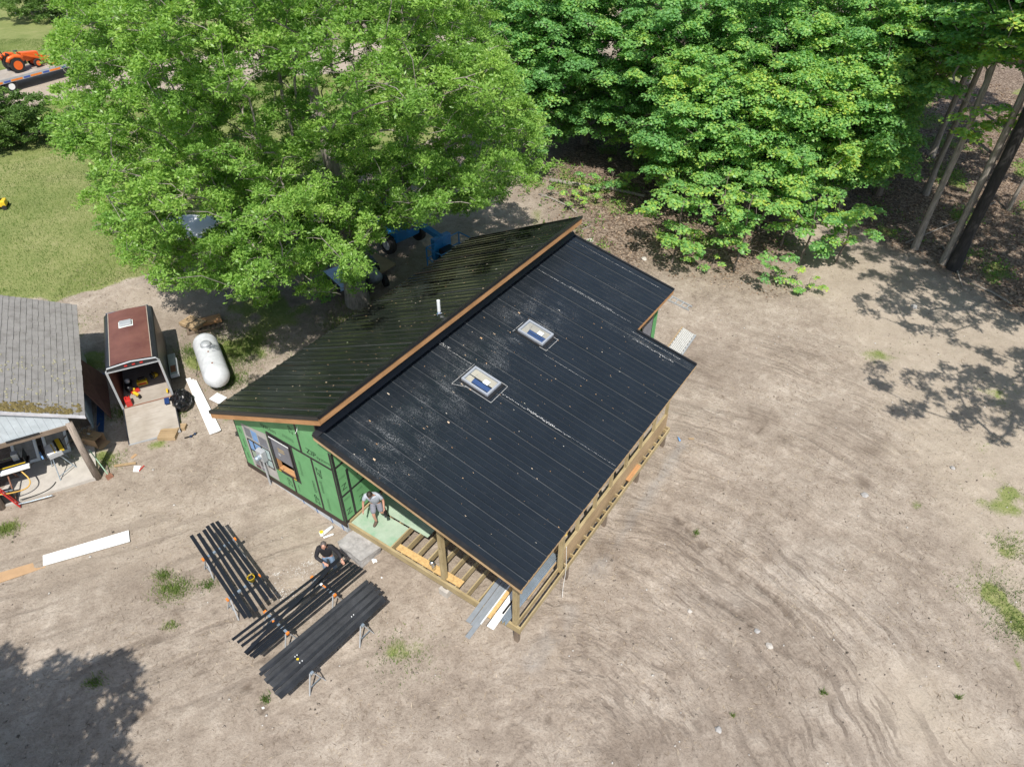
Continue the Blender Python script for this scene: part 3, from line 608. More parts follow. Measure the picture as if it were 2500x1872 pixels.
# main roof: gable fascia towards the porch, eave fascia, back gable fascia, step
def slope_pt(u, v, f, dz): return (u, v, f(v) + dz)
eave_board('fascia_board', (slope_pt(U0 + .012, VR, rm, -.035), slope_pt(U0 + .012, V0, rm, -.035)), .15, -.038, M['tan_y'])
eave_board('fascia_board', ((U0 + .05, V0 + .02, rm(V0) - .012), (U1 - .02, V0 + .02, rm(V0) - .012)), .13, -.036, M['tan_x'])
eave_board('fascia_board', ((U1, V1 + .02, rm(V1) - .012), (U2 - .02, V1 + .02, rm(V1) - .012)), .17, -.036, M['fir_x'])
eave_board('fascia_board', (slope_pt(U1 - .02, V0 + .06, rm, -.03), slope_pt(U1 - .02, V1, rm, -.03)), .14, -.038, M['fir_y'])
eave_board('fascia_board', (slope_pt(U2 - .02, V1 + .06, rm, -.03), slope_pt(U2 - .02, VR, rm, -.03)), .14, -.038, M['fir_y'])
# rake flashing: dark strip folded over the gable edge
def rake(u, va, vb, f, w=.11, out=1, name='rake_trim', drop=.03):
    mb = MB(); s = out
    mb.hexa([(u, va, f(va) + .032), (u + s * w, va, f(va) + .032), (u + s * w, vb, f(vb) + .032), (u, vb, f(vb) + .032), (u, va, f(va) + .040), (u + s * w, va, f(va) + .040), (u + s * w, vb, f(vb) + .040), (u, vb, f(vb) + .040)])
    mb.hexa([(u - s * .006, va, f(va) - drop), (u, va, f(va) - drop), (u, vb, f(vb) - drop), (u - s * .006, vb, f(vb) - drop), (u - s * .006, va, f(va) + .04), (u, va, f(va) + .04), (u, vb, f(vb) + .04), (u - s * .006, vb, f(vb) + .04)])
    return mb.build(name, M['trim'], house)
rake(U0 - .004, V0 + .01, VR, rm, .10, 1); rake(U1 + .004, V0 + .01, V1, rm, .08, -1); rake(U2 + .004, V1 + .01, VR, rm, .08, -1)
rake(LU0 - .004, VL, LVR, rl, .07, 1, drop=.085); rake(LU2 + .004, VL, LVR, rl, .07, -1)
# upper roof: high edge cap and fascia, gable fascia
mb = MB(); zt = rl(LVR); mb.hexa([(LU0, LVR - .02, zt - .05), (LU2, LVR - .02, zt - .05), (LU2, LVR - .012, zt - .05), (LU0, LVR - .012, zt - .05), (LU0, LVR - .02, zt + .045), (LU2, LVR - .02, zt + .045), (LU2, LVR - .012, zt + .045), (LU0, LVR - .012, zt + .045)])
mb.hexa([(LU0, LVR - .02, zt + .045), (LU2, LVR - .02, zt + .045), (LU2, LVR + .13, rl(LVR + .13) + .048), (LU0, LVR + .13, rl(LVR + .13) + .048), (LU0, LVR - .02, zt + .055), (LU2, LVR - .02, zt + .055), (LU2, LVR + .13, rl(LVR + .13) + .056), (LU0, LVR + .13, rl(LVR + .13) + .056)])
mb.build('ridge_cap', M['trim'], house)
mb = MB(); mb.box(LU0 + .03, LU2 - .03, LVR + .0, LVR + .036, zt - .27, zt - .035); mb.build('fascia_board', M['fir_x'], house)
mb = MB(); mb.box(LU0 + .03, LU2 - .03, LVR + .04, VR - .02, zt - .29, zt - .27); mb.build('soffit_panel', M['ply_x'], house)
eave_board('fascia_board', ((LU0 + .01, VL - .02, rl(VL) - .05), (LU0 + .01, LVR, rl(LVR) - .05)), .23, -.038, M['fir_y'])
eave_board('fascia_board', ((LU2 - .01, VL - .02, rl(VL) - .05), (LU2 - .01, LVR, rl(LVR) - .05)), .17, .038, M['fir_y'])
eave_board('fascia_board', ((LU0 + .04, VL - .02, rl(VL) - .02), (LU2 - .04, VL - .02, rl(VL) - .02)), .15, .036, M['fir_x'])
# black wall strip under the upper roof with its screws
mb = MB(); mb.box(U0 + .12, U2 - .12, VR - .04, VR, rm(VR) - .02, zt - .28); mb.build('ridge_wall', M['trim'], house)
mb = MB(); mb.hexa([(U0, VR - .16, rm(VR - .16) + .036), (U2, VR - .16, rm(VR - .16) + .036), (U2, VR - .035, rm(VR) + .05), (U0, VR - .035, rm(VR) + .05), (U0, VR - .16, rm(VR - .16) + .042), (U2, VR - .16, rm(VR - .16) + .042), (U2, VR - .035, rm(VR) + .13), (U0, VR - .035, rm(VR) + .13)])
mb.build('wall_flashing', M['trim'], house)
# skylights
for k, (ua, ub, va, vb) in enumerate(SK):
    def ring(mb, a, b, c, d, w, z0, z1):
        P4 = lambda u, v, dz: (u, v, rm(v) + dz)
        for (p, q, r_, s_) in ((a, b, c, c + w), (a, b, d - w, d), (a, a + w, c + w, d - w), (b - w, b, c + w, d - w)):
            mb.hexa([P4(p, r_, z0), P4(q, r_, z0), P4(q, s_, z0), P4(p, s_, z0), P4(p, r_, z1), P4(q, r_, z1), P4(q, s_, z1), P4(p, s_, z1)])
        return mb
    sf = ring(MB(), ua, ub, va, vb, .062, 0, .105).build('skylight', M['sky_frame'], house, bevel=.006)
    fl = ring(MB(), ua - .08, ub + .08, va - .10, vb + .06, .10, .001, .030).build('skylight_flashing', M['trim'], sf)
    gl = MB(); P4 = lambda u, v, dz: (u, v, rm(v) + dz)
    a, b, c, d = ua + .05, ub - .05, va + .05, vb - .05
    gl.add([P4(a, c, .092), P4(b, c, .092), P4(b, d, .092), P4(a, d, .092)], [(0, 1, 2, 3)]); gl.build('glass', M['glass'], sf)
    w1 = MB(); w1.hexa([P4(a, c, .012), P4(b, c, .012), P4(b, c, .012), P4(a, c, .012), P4(a, c, .088), P4(b, c, .088), P4(b, c + .03, .088), P4(a, c + .03, .088)])
    fw = MB(); zc = .022; fw.add([P4(a, c, zc), P4(b, c, zc), P4(b, d, zc), P4(a, d, zc)], [(0, 1, 2, 3)]); fw.build('blue_film', M['skyroom'], sf)
    bb = MB(); zc = .034
    bb.add([P4(a, d - .24, zc), P4(b, d - .16, zc), P4(b, d, zc), P4(a, d, zc)], [(0, 1, 2, 3)])
    bb.add([P4(b - .30, c, zc), P4(b, c, zc), P4(b, d - .16, zc), P4(b - .30, d - .185, zc)], [(0, 1, 2, 3)]); bb.build('shaft_board', M['shaft'], sf)
    um = (ua + ub) / 2 + .03; vm = (va + vb) / 2 - .16
    s = MB(); s.add([P4(um - .08, vm - .10, .0955), P4(um + .10, vm - .10, .0955), P4(um + .10, vm + .09, .0955), P4(um - .08, vm + .09, .0955)], [(0, 1, 2, 3)]); s.build('sticker', M['sticker'], sf)
    cl = MB()
    def chalk(p, q, w=.014):
        p3, q3 = Vector((p[0], p[1], rm(p[1]) + .034)), Vector((q[0], q[1], rm(q[1]) + .034)); cl.beam(p3, q3, w, .002)
    if k == 1: chalk((ua - .34, 5.14), (ub + .08, 5.14)); chalk((ua - .12, 3.83), (ub + .04, 3.84)); chalk((ua - .34, 5.13), (ua - .12, 3.83 + .9)); chalk((ub + .05, 3.84), (ub + .05, 4.2)); chalk((ua - .12, 3.83), (ua - .12, 4.8))
    else: chalk((ua - .14, 5.14), (ua + .5, 5.14)); chalk((ua - .1, 3.83), (ub - .05, 3.83)); chalk((ub - .08, 3.84), (ub - .08, 4.0)); chalk((ua - .1, 3.83), (ua - .1, 4.1))
    cl.build('chalk_line', M['chalk'], house)
# long chalk streaks down the slope
def streak(u, va, vb, w, n=40, name='chalk_streak'):
    mb = MB(); r = random.Random(int(u * 100))
    for i in range(n):
        v = va + (vb - va) * i / n; L = (vb - va) / n * r.uniform(.3, .95); ww = w * r.uniform(.2, 1); uu = u + r.uniform(-w, w) * .5
        mb.hexa([(uu - ww / 2, v, rm(v) + .036), (uu + ww / 2, v, rm(v) + .036), (uu + ww / 2, v + L, rm(v + L) + .036), (uu - ww / 2, v + L, rm(v + L) + .036), (uu - ww / 2, v, rm(v) + .038), (uu + ww / 2, v, rm(v) + .038), (uu + ww / 2, v + L, rm(v + L) + .038), (uu - ww / 2, v + L, rm(v + L) + .038)])
    return mb.build(name, M['chalk'], house)
streak(4.62, 3.83, 1.3, .03); streak(4.64, 2.9, 1.9, .05, 30); streak(4.64, 1.3, -.2, .012, 30); streak(4.95, 6.6, 5.2, .02); streak(5.02, 6.62, 6.1, .05, 12); streak(10.6, 6.4, 2.4, .02, 60); streak(10.66, 5, 3.2, .02, 40)
streak(13.2, 6.3, 2.5, .014, 60); streak(7.0, 3.8, 2.2, .012, 30); streak(11.9, 5.8, 3.2, .014, 50); streak(9.9, 2.0, .4, .04, 40); streak(10.2, 2.2, .3, .02, 40)
# fallen flowers and bits on the roofs
def litter(n, zf, ur, vr, name, mt, seed, smin=.01, smax=.07, bands=True):
    r = np.random.default_rng(seed); u = r.uniform(*ur, n); v = r.uniform(*vr, n)
    if bands: k = r.random(n) < .5; u = np.where(k, np.round(u / .2286) * .2286 - .03 + r.normal(0, .012, n), u)
    L = smin + (smax - smin) * r.random(n) ** 3; W = L * r.uniform(.15, .7, n); p = np.stack([u, v, zf(v) + .026], -1)
    V = np.stack([p + np.stack([-W, -L, -SG[name] * L * zf.__code__.co_argcount], -1) * .5, p + np.stack([W, -L * .6, -SG[name] * L * .6], -1) * .5, p + np.stack([W * .8, L, SG[name] * L], -1) * .5, p + np.stack([-W * .6, L * .8, SG[name] * L * .8], -1) * .5], 1)
    V[..., 2] += .006
    return raw(name, V.reshape(-1, 3), np.arange(4 * n).reshape(n, 4), mt, house, tint=np.repeat(r.random(n), 4))
m_pet = tint_mat('fallen_bits', [(0, (.30, .17, .08)), (.35, (.55, .36, .2)), (.75, (.55, .45, .34)), (.97, (.62, .6, .54)), (1, (.4, .55, .15))])
SG = {'fallen_flowers': SL, 'fallen_bits': -S2}
tag(litter(330, rm, (U0 + .1, U1 - .1), (V0 + .1, 6.3), 'fallen_flowers', m_pet, 1, .008, .055), kind='stuff')
tag(litter(70, rm, (U0 + .3, 9.5), (3.6, 6.3), 'fallen_flowers', m_pet, 3, .015, .11), kind='stuff')
tag(litter(600, rl, (LU0 + .1, LU2 - .1), (LVR + .2, VL - .2), 'fallen_bits', m_pet, 2, .012, .09), kind='stuff')
# vent pipe
def vent():
    z = rl(6.93) - .05; mb = MB(); mb.lathe([(.055, z), (.055, z + .56), (.045, z + .56), (.045, z + .3)], 16, (5.57, 6.93, 0)); return mb.build('vent_pipe', M['white'], house)
vp = vent(); z = rl(6.93); MB().lathe([(.13, z - .08), (.11, z + .03), (.07, z + .08), (.058, z + .1)], 16, (5.57, 6.93, 0)).build('collar', M['chrome'], vp)
# walls: green sheathing around the body, with its opening for the front window
WU = -.065
def wall_poly(name, pts, th, mt, par=house): ...
WZ0 = .523
WIN = (8.36, 9.28, 1.27, 2.74)                                 # v0 v1 z0 z1
mb = MB()
def fw_quad(va, vb, z0a, z0b, z1a, z1b):   # a piece of the front wall, 12 cm thick
    mb.hexa([(WU, va, z0a), (WU + .12, va, z0a), (WU + .12, vb, z0b), (WU, vb, z0b), (WU, va, z1a), (WU + .12, va, z1a), (WU + .12, vb, z1b), (WU, vb, z1b)])
top = lambda v: min(rl(v) - .06, 9) if v > VR else rm(v) - .06
fw_quad(WT, VR, WZ0, WZ0, rm(WT) - .05, rm(VR) - .05); fw_quad(VR, WIN[0], WZ0, WZ0, top(VR + .01), top(WIN[0])); fw_quad(WIN[1], WV, WZ0, WZ0, top(WIN[1]), top(WV))
fw_quad(WIN[0], WIN[1], WZ0, WZ0, WIN[2], WIN[2]); fw_quad(WIN[0], WIN[1], WIN[3], WIN[3], top(WIN[0]), top(WIN[1]))
# return wall along the porch, left wall, back wall
mb.box(WU + .12, 12.9, WV - .12, WV, WZ0, rl(WV) - .06)
mb.box(WU + .12, 3.2, WT, WT + .12, WZ0, rm(WT) - .05); mb.box(3.2, 3.32, 2.5, WT + .12, .35, rm(2.5) - .05)
mb.box(3.32, 13.0, 2.5, 2.62, .05, rm(2.5) - .06); mb.box(12.9, 13.0, 2.62, VR, WZ0, rm(2.62) - .06); mb.hexa([(12.9, VR, WZ0), (13.0, VR, WZ0), (13.0, WV, WZ0), (12.9, WV, WZ0), (12.9, VR, rl(VR) - .06), (13.0, VR, rl(VR) - .06), (13.0, WV, rl(WV) - .06), (12.9, WV, rl(WV) - .06)])
wall = mb.build('wall', M['green'], house)
mb = MB(); mb.box(WU + .13, WU + .2, WIN[0] - .6, WIN[1] + .6, .6, 3.0); mb.box(WU + .13, WU + 2, WIN[0] - .62, WIN[0] - .6, .6, 3); mb.box(WU + .13, WU + 2, WIN[1] + .6, WIN[1] + .62, .6, 3); MB().box(WU + 1.9, WU + 2, 7.7, 9.9, .6, 3).build('inner_wall', M['interior'], house)
MB().box(.1, 12.8, 6.6, 10.9, .45, .5).build('inner_floor', M['ply_x'], house)
# foundation and flashing
mb = MB(); mb.box(WU + .02, 12.98, WT + .03, WV - .03, -.6, WZ0 - .15); mb.build('foundation', M['found'], house)
MB().box(WU - .02, WU + .02, WT - .02, WV + .02, WZ0 - .21, WZ0 + .0).build('base_flashing', M['flash'], house)
fo = MB()
for v, w in ((8.35, .05), (7.75, .05), (7.1, .05), (6.62, .04)):
    fo.hexa([(WU + .012, v, -.1), (WU + .016, v + w, -.1), (WU + .016, v + w + .10, WZ0 - .17), (WU + .012, v + .10, WZ0 - .17), (WU + .018, v, -.1), (WU + .018, v + w, -.1), (WU + .018, v + w + .10, WZ0 - .17), (WU + .018, v + .10, WZ0 - .17)])
fo.build('wrap_print', M['bluemark'], house)
# seam tapes on the sheathing
tape_parts = []; X0, X1 = WU - .004, WU - .0005
def tbox(*a): MB().box(*a).build('seam_tape', M['tape'], house)
def vt(v, z0, z1, w=.085): tbox(X0, X1, v - w / 2, v + w / 2, z0, z1)
def ht(z, va, vb, w=.085, x0=None): tbox(X0 - .003, X0, va, vb, z - w / 2, z + w / 2)
vt(7.41, WZ0, 2.80); vt(7.79, 2.80, 4.1); vt(8.65, WZ0, WIN[2] - .05); ht(2.84, 6.47, 9.35); vt(6.51, WZ0, 3.55)
for zc in (WIN[2] - .05, WIN[3] + .05): ht(zc, WIN[0] - .12, WIN[1] + .12, .11)
for vc in (WIN[0] - .06, WIN[1] + .06): tbox(X0 - .006, X0 - .003, vc - .055, vc + .055, WIN[2] - .1, WIN[3] + .1)
tbox(X0 - .003, X0, WV - .03, WV, WZ0, 2.5)
tbox(WU + .0, .02, WT - .004, WT - .0005, WZ0, 3.5); tbox(.335, .425, WT - .004, WT - .0005, WZ0, 2.55)
tbox(-.06, 3.1, WT - .007, WT - .004, 2.86, 2.94); tbox(-.06, 1.4, WT - .007, WT - .004, 1.60, 1.68); tbox(-.06, 3.0, WT - .010, WT - .007, .47, .55)
# sheathing print
tx = MB()
def wtxt(s, v, z, size, turned=False, sq=1.0):
    # text on the front wall reads left to right along -v
    B = Matrix(((0, 0, -1, X0 - .0006), (-1, 0, 0, v), (0, 1, 0, z), (0, 0, 0, 1)))
    if turned: B = B @ Matrix.Rotation(R(90 if turned > 0 else -90), 4, 'Z')
    t = text_mb(s, size, B, sq); tx.add(t.v, t.f)
def rtxt(s, u, z, size, rot=0):
    B = Matrix(((1, 0, 0, u), (0, 0, -1, WT - .0045), (0, 1, 0, z), (0, 0, 0, 1))) @ Matrix.Rotation(R(rot), 4, 'Z')
    t = text_mb(s, size, B); tx.add(t.v, t.f)
wtxt('ZIP', 7.33, 3.08, .30); wtxt('ZIP', 7.335, 3.082, .30); wtxt('system', 6.84, 3.05, .20)
wtxt('system', 9.2, 3.08, .26); wtxt('ZIP', 8.05, 3.62, .24, 1); 
wtxt('ZIP', 7.20, 2.32, .30, -1); wtxt('ZIP', 7.202, 2.325, .30, -1); wtxt('system', 7.20, 1.68, .20, -1)
wtxt('ZIP', 7.62, .82, .30, 1); wtxt('ZIP', 7.622, .825, .30, 1); wtxt('system', 7.62, 1.45, .20, 1); wtxt('ZIP', 8.84, .86, .28, 1)
wtxt('ZIP', 10.83, 2.1, .16, 1); wtxt('system', 10.83, 1.55, .13, 1)
def lines(v, z, L, vertical, n=3):
    r = random.Random(int(v * 50 + z * 10))
    for i in range(n):
        l = L * r.uniform(.6, 1)
        if vertical: tx.box(X0 - .0008, X0 - .0002, v + i * .035, v + i * .035 + .007, z - l / 2, z + l / 2)
        else: tx.box(X0 - .0008, X0 - .0002, v - l / 2, v + l / 2, z + i * .035, z + i * .035 + .007)
lines(8.02, 2.0, .75, True, 3); lines(7.05, .95, .7, True, 3); lines(8.42, .85, .4, True, 2); lines(8.3, 3.1, .55, False, 4); lines(10.8, .95, .4, True, 3); lines(10.9, 1.2, .25, True, 4)
rtxt('Z', .17, 1.95, .34, 0); rtxt('Z', .16, .85, .34); rtxt('Z', .72, .95, .34); rtxt('Z', .80, 2.1, .34)
for u, z in ((.16, 2.35), (.7, 2.4), (.17, 1.4), (.7, 1.35)):
    for i in range(2): tx.box(u - .12, u + .12, WT - .0052, WT - .0045, z + i * .05, z + i * .05 + .007)
tx.build('sheathing_print', M['ink'], house)
# window: frame, raised grey sash, sill
wf = MB(); a, b, c, d = WIN; w = .05
wf.box(WU - .03, WU + .10, a, a + w, c, d); wf.box(WU - .03, WU + .10, b - w, b, c, d); wf.box(WU - .03, WU + .10, a + w, b - w, c, c + w); wf.box(WU - .03, WU + .10, a + w, b - w, d - w, d)
win = wf.build('window', M['black'], house)
jb = MB(); jb.box(WU + .0, WU + .11, a + w, a + w + .04, c + w, c + .52); jb.box(WU + .0, WU + .11, b - w - .04, b - w, c + w, c + .52); jb.box(WU - .02, WU + .14, a + w + .04, b - w - .04, c + w, c + w + .03); jb.build('jamb', M['fir_y'], win)
tub = empty('blue_tub', H(.25, 8.62, 1.30), HYAW); tag(tub, 'blue plastic tub seen through the open window of the house', 'tub'); MB().lathe([(.15, 0), (.19, .30), (.20, .30), (.17, .02)], 18).build('tub_body', M['blue'], tub)
MB().box(WU - .012, WU + .01, a + w, b - w, c + .52, d - w).build('film_cover', M['greyfilm'], win)
MB().box(WU - .04, WU - .012, a + .02, b - .02, d - .045, d - .01).build('head_trim', M['white'], win)
sl = MB(); sl.box(WU - .016, WU - .0125, (a + b) / 2 - .12, (a + b) / 2 + .16, c + .95, c + .99); sl.box(WU - .016, WU - .0125, (a + b) / 2 - .12, (a + b) / 2 + .16, c + 1.05, c + 1.09); sl.build('label', simple('amber_print', (.45, .33, .15), .6), win)
MB().box(WU - .015, WU - .0125, (a + b) / 2 + .1, (a + b) / 2 + .2, c + .75, c + .85).build('label', M['grey'], win)
y_ = MB(); y_.box(WU - .034, WU - .03, a + .05, a + .17, c - .03, c + .01); y_.box(WU - .034, WU - .03, b - .17, b - .05, c - .03, c + .01); y_.build('clip', M['yellow'], win)
# large grey film panel with coloured panes left of the window
pn = MB(); pn.add([(WU - .006, v, z) for v, z in ((9.42, .56), (10.66, .56), (10.66, 2.52), (9.95, 2.62), (9.42, 2.72))], [(0, 1, 2, 3, 4)]); pnl = pn.build('film_panel', simple('light_grey_film', (.40, .39, .37), .6, .15, 2), house)
def pane(v0, v1, z0, z1, mt, name='pane'): MB().box(WU - .012, WU - .0065, v0, v1, z0, z1).build(name, mt, pnl)
pane(9.95, 10.22, 2.02, 2.46, M['bluet']); pane(9.5, 9.9, 1.98, 2.40, M['greyfilm']); pane(10.26, 10.55, 2.05, 2.45, M['greyfilm'])
pane(10.28, 10.5, 1.46, 1.88, M['bluet']); pane(9.92, 10.24, 1.48, 1.88, M['bluet']); pane(10.28, 10.5, 1.12, 1.42, simple('green_grey_film', (.30, .38, .30), .5)); pane(9.9, 10.24, 1.12, 1.42, simple('pale_green_film', (.42, .52, .48), .5)); pane(9.52, 9.86, 1.12, 1.86, simple('pale_film', (.40, .5, .5), .5))
pane(10.3, 10.52, .78, .98, M['greyfilm']); pane(10.02, 10.24, .80, 1.0, M['greyfilm']); pane(10.3, 10.52, .60, .75, simple('maroon_film', (.12, .07, .08), .5)); pane(10.02, 10.24, .60, .76, M['greyfilm'])
gb = MB()
for z in (1.06, 1.44, 1.92): gb.box(WU - .022, WU - .0125, 9.48, 10.54, z - .018, z + .018)
for v in (9.49, 9.88, 10.26, 10.53): gb.box(WU - .026, WU - .0225, v - .018, v + .018, 1.06, 1.92)
gb.build('grid_bar', M['black'], pnl)
# electric meter on its conduit
mt_ = MB().box(WU - .20, WU - .03, 9.68, 9.98, 1.42, 1.86).build('electric_meter', M['grey'], house, bevel=.01)
MB().lathe([(.088, 0), (.088, .10), (.075, .14), (.03, .16)], 20, (0, 0, 0), 'x').xf(Matrix.Translation((WU - .20, 9.86, 1.60)) @ Matrix.Rotation(R(180), 4, 'Z')).build('meter_dial', M['galv'], mt_)
MB().box(WU - .206, WU - .20, 9.70, 9.78, 1.68, 1.78).build('label', M['white'], mt_)
MB().tube([(WU - .10, 9.88, 1.44), (WU - .10, 9.88, .9), (WU - .10, 9.88, .15)], .032, 12).build('conduit', M['grey'], mt_)
MB().tube([(WU - .10, 9.73, 1.44), (WU - .09, 9.73, 1.2), (WU - .03, 9.75, 1.12)], .018, 8).build('conduit', M['grey'], mt_)
MB().tube([(WU - .03, 7.62, 4.02), (WU - .12, 7.56, 3.95), (WU - .16, 7.62, 3.84), (WU - .06, 7.7, 3.78)], .008, 6).build('cable', M['white'], house)
# rear window in the wall under the stepped eave
MB().box(11.75, 12.75, 2.44, 2.5, .9, 2.6).build('window', M['black'], house)
w2 = house.children[-1] if False else None
MB().box(11.85, 12.65, 2.43, 2.44, 1.0, 2.5).build('window_cover', M['greyfilm'], house)
MB().box(12.98, 13.06, 2.42, 2.5, .1, 2.9).build('corner_board', M['green'], house)
# ------------------------------------------------------------------ porch deck
def part(name, mt, f, **k): mb = MB(); f(mb); return mb.build(name, mt, house, **k)
part('rim_board', M['pt_y'], lambda m: m.box(0, .038, 0, WT - .02, DZ - .235, DZ)); part('rim_board', M['pt_y'], lambda m: m.box(.038, .076, .04, WT - .04, DZ - .235, DZ - .003))
part('rim_board', M['pt_x'], lambda m: m.box(.038, 9.625, 0, .038, DZ - .19, DZ)); part('rim_board', M['pt_y'], lambda m: m.box(9.59, 9.625, .038, .19, DZ - .19, DZ))
part('rim_board', M['pt_x'], lambda m: m.box(.076, 3.2, WT - .06, WT - .012, DZ - .235, DZ + .035))
for v in (4.74, 4.33, 3.92, 3.52, 3.11, 2.70, 2.29, 1.88, 1.47, 1.06, .65): part('joist', M['pt_x'], lambda m: m.box(.076, 3.18, v - .019, v + .019, DZ - .235, DZ - .002))
for v in (5.15, 5.56, 5.97): part('joist', M['pt_x'], lambda m: m.box(.076, 3.18, v - .019, v + .019, DZ - .235, DZ - .03))
part('floor_panel', M['greenfloor'], lambda m: m.box(.08, .92, 4.765, WT - .07, DZ - .025, DZ - .008))
part('floor_panel', M['greenfloor'], lambda m: m.box(.97, 2.1, 4.05, WT - .07, DZ + .0, DZ + .012))
part('floor_panel', M['greenfloor'], lambda m: m.box(2.12, 3.1, 4.05, WT - .07, DZ + .0, DZ + .012))
part('ledge_board', M['pt_x'], lambda m: m.box(.09, .95, WT - .065, WT - .015, DZ + .036, DZ + .06))
# right side: knee wall of plywood with posts, blocks to the outer rim
part('knee_wall', M['ply_x'], lambda m: m.box(2.42, 9.62, .165, .185, DZ - .1, 1.03))
part('top_plate', M['pt_x'], lambda m: m.box(2.42, 9.62, .165, .255, 1.03, 1.07))
part('inner_rim', M['pt_x'], lambda m: m.box(.076, 9.62, .19, .228, DZ - .235, DZ - .04))
u = .50
while u < 9.5:
    if not (.2 < u < 2.3): part('block', M['pt_y'], lambda m: m.box(u - .019, u + .019, .038, .165, DZ - .15, DZ - .004))
    u += .4064
for u in (3.35, 4.40, 5.42, 6.45, 7.5, 8.5, 9.53): part('post', M['pt_z'], lambda m: m.box(u - .045, u + .045, .17, .26, 1.07, rm(.2) - .17))
part('post', M['pt_z'], lambda m: m.box(2.30, 2.42, .10, .235, DZ - .2, rm(.2) - .17))
part('post', M['pt_z'], lambda m: m.box(-.0 + .04, .18, .14, .28, DZ - .05, rm(.2) - .20)); part('post', M['pt_z'], lambda m: m.box(.05, .19, 2.64, 2.78, DZ - .2, rm(2.7) - .2))
part('pier', M['dark_z'], lambda m: m.box(.05, .18, .10, .23, -1.0, DZ - .235)); part('pier', M['concrete'], lambda m: m.box(-.02, .30, 2.55, 2.86, -.8, -.02)); part('pier', M['dark_z'], lambda m: m.box(.08, .2, 2.64, 2.78, -.5, DZ - .23))
for u in (2.6, 5.0, 7.3, 9.4): part('pier', M['dark_z'], lambda m: m.box(u, u + .12, .05, .17, -1.0, DZ - .19))
part('beam', M['pt_y'], lambda m: m.hexa([(.06, .0, rm(0) - .33), (.18, .0, rm(0) - .33), (.18, WT - .02, rm(WT) - .33), (.06, WT - .02, rm(WT) - .33), (.06, 0, rm(0) - .07), (.18, 0, rm(0) - .07), (.18, WT - .02, rm(WT) - .07), (.06, WT - .02, rm(WT) - .07)]))
part('beam', M['pt_x'], lambda m: m.box(.2, 10.3, .14, .26, rm(.2) - .17, rm(.2) - .06))
for v in (.95, 2.86): part('bracket', M['pt_x'], lambda m: m.box(U0 + .052, .06, v, v + .09, rm(v) - .24, rm(v) - .05))
u = .6
while u < 10.3: part('rafter', M['fir_y'], lambda m: m.hexa([(u, -.18, rm(-.18) - .17), (u + .04, -.18, rm(-.18) - .17), (u + .04, 2.49, rm(2.49) - .17), (u, 2.49, rm(2.49) - .17), (u, -.18, rm(-.18) - .04), (u + .04, -.18, rm(-.18) - .04), (u + .04, 2.49, rm(2.49) - .04), (u, 2.49, rm(2.49) - .04)])); u += .61
# ------------------------------------------------------------------ shed with an open lean-to end
def frame(o, ax):  # yaw of a local frame whose x axis points along ax
    return math.atan2(ax[1], ax[0])
so = at(241, 1171) + Vector((0, 0, .10)); XD = (-.89, -.456)
# right handed frame: x = -XD (to the right), y = back
M['log'] = bark_mat('weathered_log', (.30, .25, .21)); shed = empty('shed', so, math.atan2(.456, .89)); tag(shed, 'old shed with mossy grey shingle roof and an open front on log posts', 'shed')
def sbox(name, mt, *a, **k): return MB().box(*a).build(name, mt, shed, **k)
M['shingle'] = simple('old_grey_shingle', (.245, .235, .228), .95, .16, 3, dark=(.18, .17, .162), bmp=.5, bscale=30)
mb = MB(); mbm = MB(); SW = .45; rr = random.Random(3)
def sz(x): return 2.5 + .50 * (.5 - x)      # x negative to the left, eave at x=.5
k = 0; x = .52
while x > -5:   # courses run along the eave
    x1 = x - .155; y = -.02
    while y < 6.85:
        y1 = min(6.88, y + rr.uniform(.16, .34)); dz = rr.uniform(0, .006); dx = rr.uniform(-.008, .008)
        mb.hexa([(x1 - .04, y, sz(x1 - .04) - .012), (x + dx, y, sz(x) + .014), (x + dx, y1 - .006, sz(x) + .014), (x1 - .04, y1 - .006, sz(x1 - .04) - .012), (x1 - .04, y, sz(x1 - .04) + .004), (x + dx, y, sz(x) + .024 + dz), (x + dx, y1 - .006, sz(x) + .024 + dz), (x1 - .04, y1 - .006, sz(x1 - .04) + .004)]); y = y1
    x = x1
roof_s = mb.build('roof', M['shingle'], shed)
MB().hexa([(.5, 0, sz(.5) - .06), (.5, 6.85, sz(.5) - .06), (-5, 6.85, sz(-5) - .06), (-5, 0, sz(-5) - .06), (.5, 0, sz(.5) - .005), (.5, 6.85, sz(.5) - .005), (-5, 6.85, sz(-5) - .005), (-5, 0, sz(-5) - .005)]).build('roof_deck', M['dark_y'], shed)
# moss cushions along the lower gable edge
M['moss'] = simple('moss', (.16, .125, .045), .95, .5, 12, bmp=.8)
n = 420; mo = MB()
for i in range(n):
    cx = rr.gauss(-.85, .75); cy = abs(rr.gauss(.18, .16)) + .02
    if cx > .45 or cx < -3.6: continue
    s = rr.uniform(.02, .07); z = sz(cx) + .03; V_ = [(cx + s * rr.uniform(.6, 1.3) * math.cos(a), cy + s * rr.uniform(.6, 1.3) * math.sin(a), z + .0 - .5 * s * math.cos(a)) for a in np.arange(6) * math.pi / 3]
    mo.add(V_ + [(cx, cy, z + s * .45)], [(j, (j + 1) % 6, 6) for j in range(6)])
tag(mo.build('moss', M['moss'], roof_s), kind='stuff')
n = 260; mo = MB()
for i in range(n):
    cx = rr.uniform(-4, .4); cy = rr.uniform(.1, 3.2) ** 1.0; s = rr.uniform(.012, .04); z = sz(cx) + .028
    V_ = [(cx + s * math.cos(a), cy + s * 1.6 * math.sin(a), z - .5 * s * math.cos(a)) for a in np.arange(5) * math.pi * .4]; mo.add(V_ + [(cx, cy, z + s * .3)], [(j, (j + 1) % 5, 5) for j in range(5)])
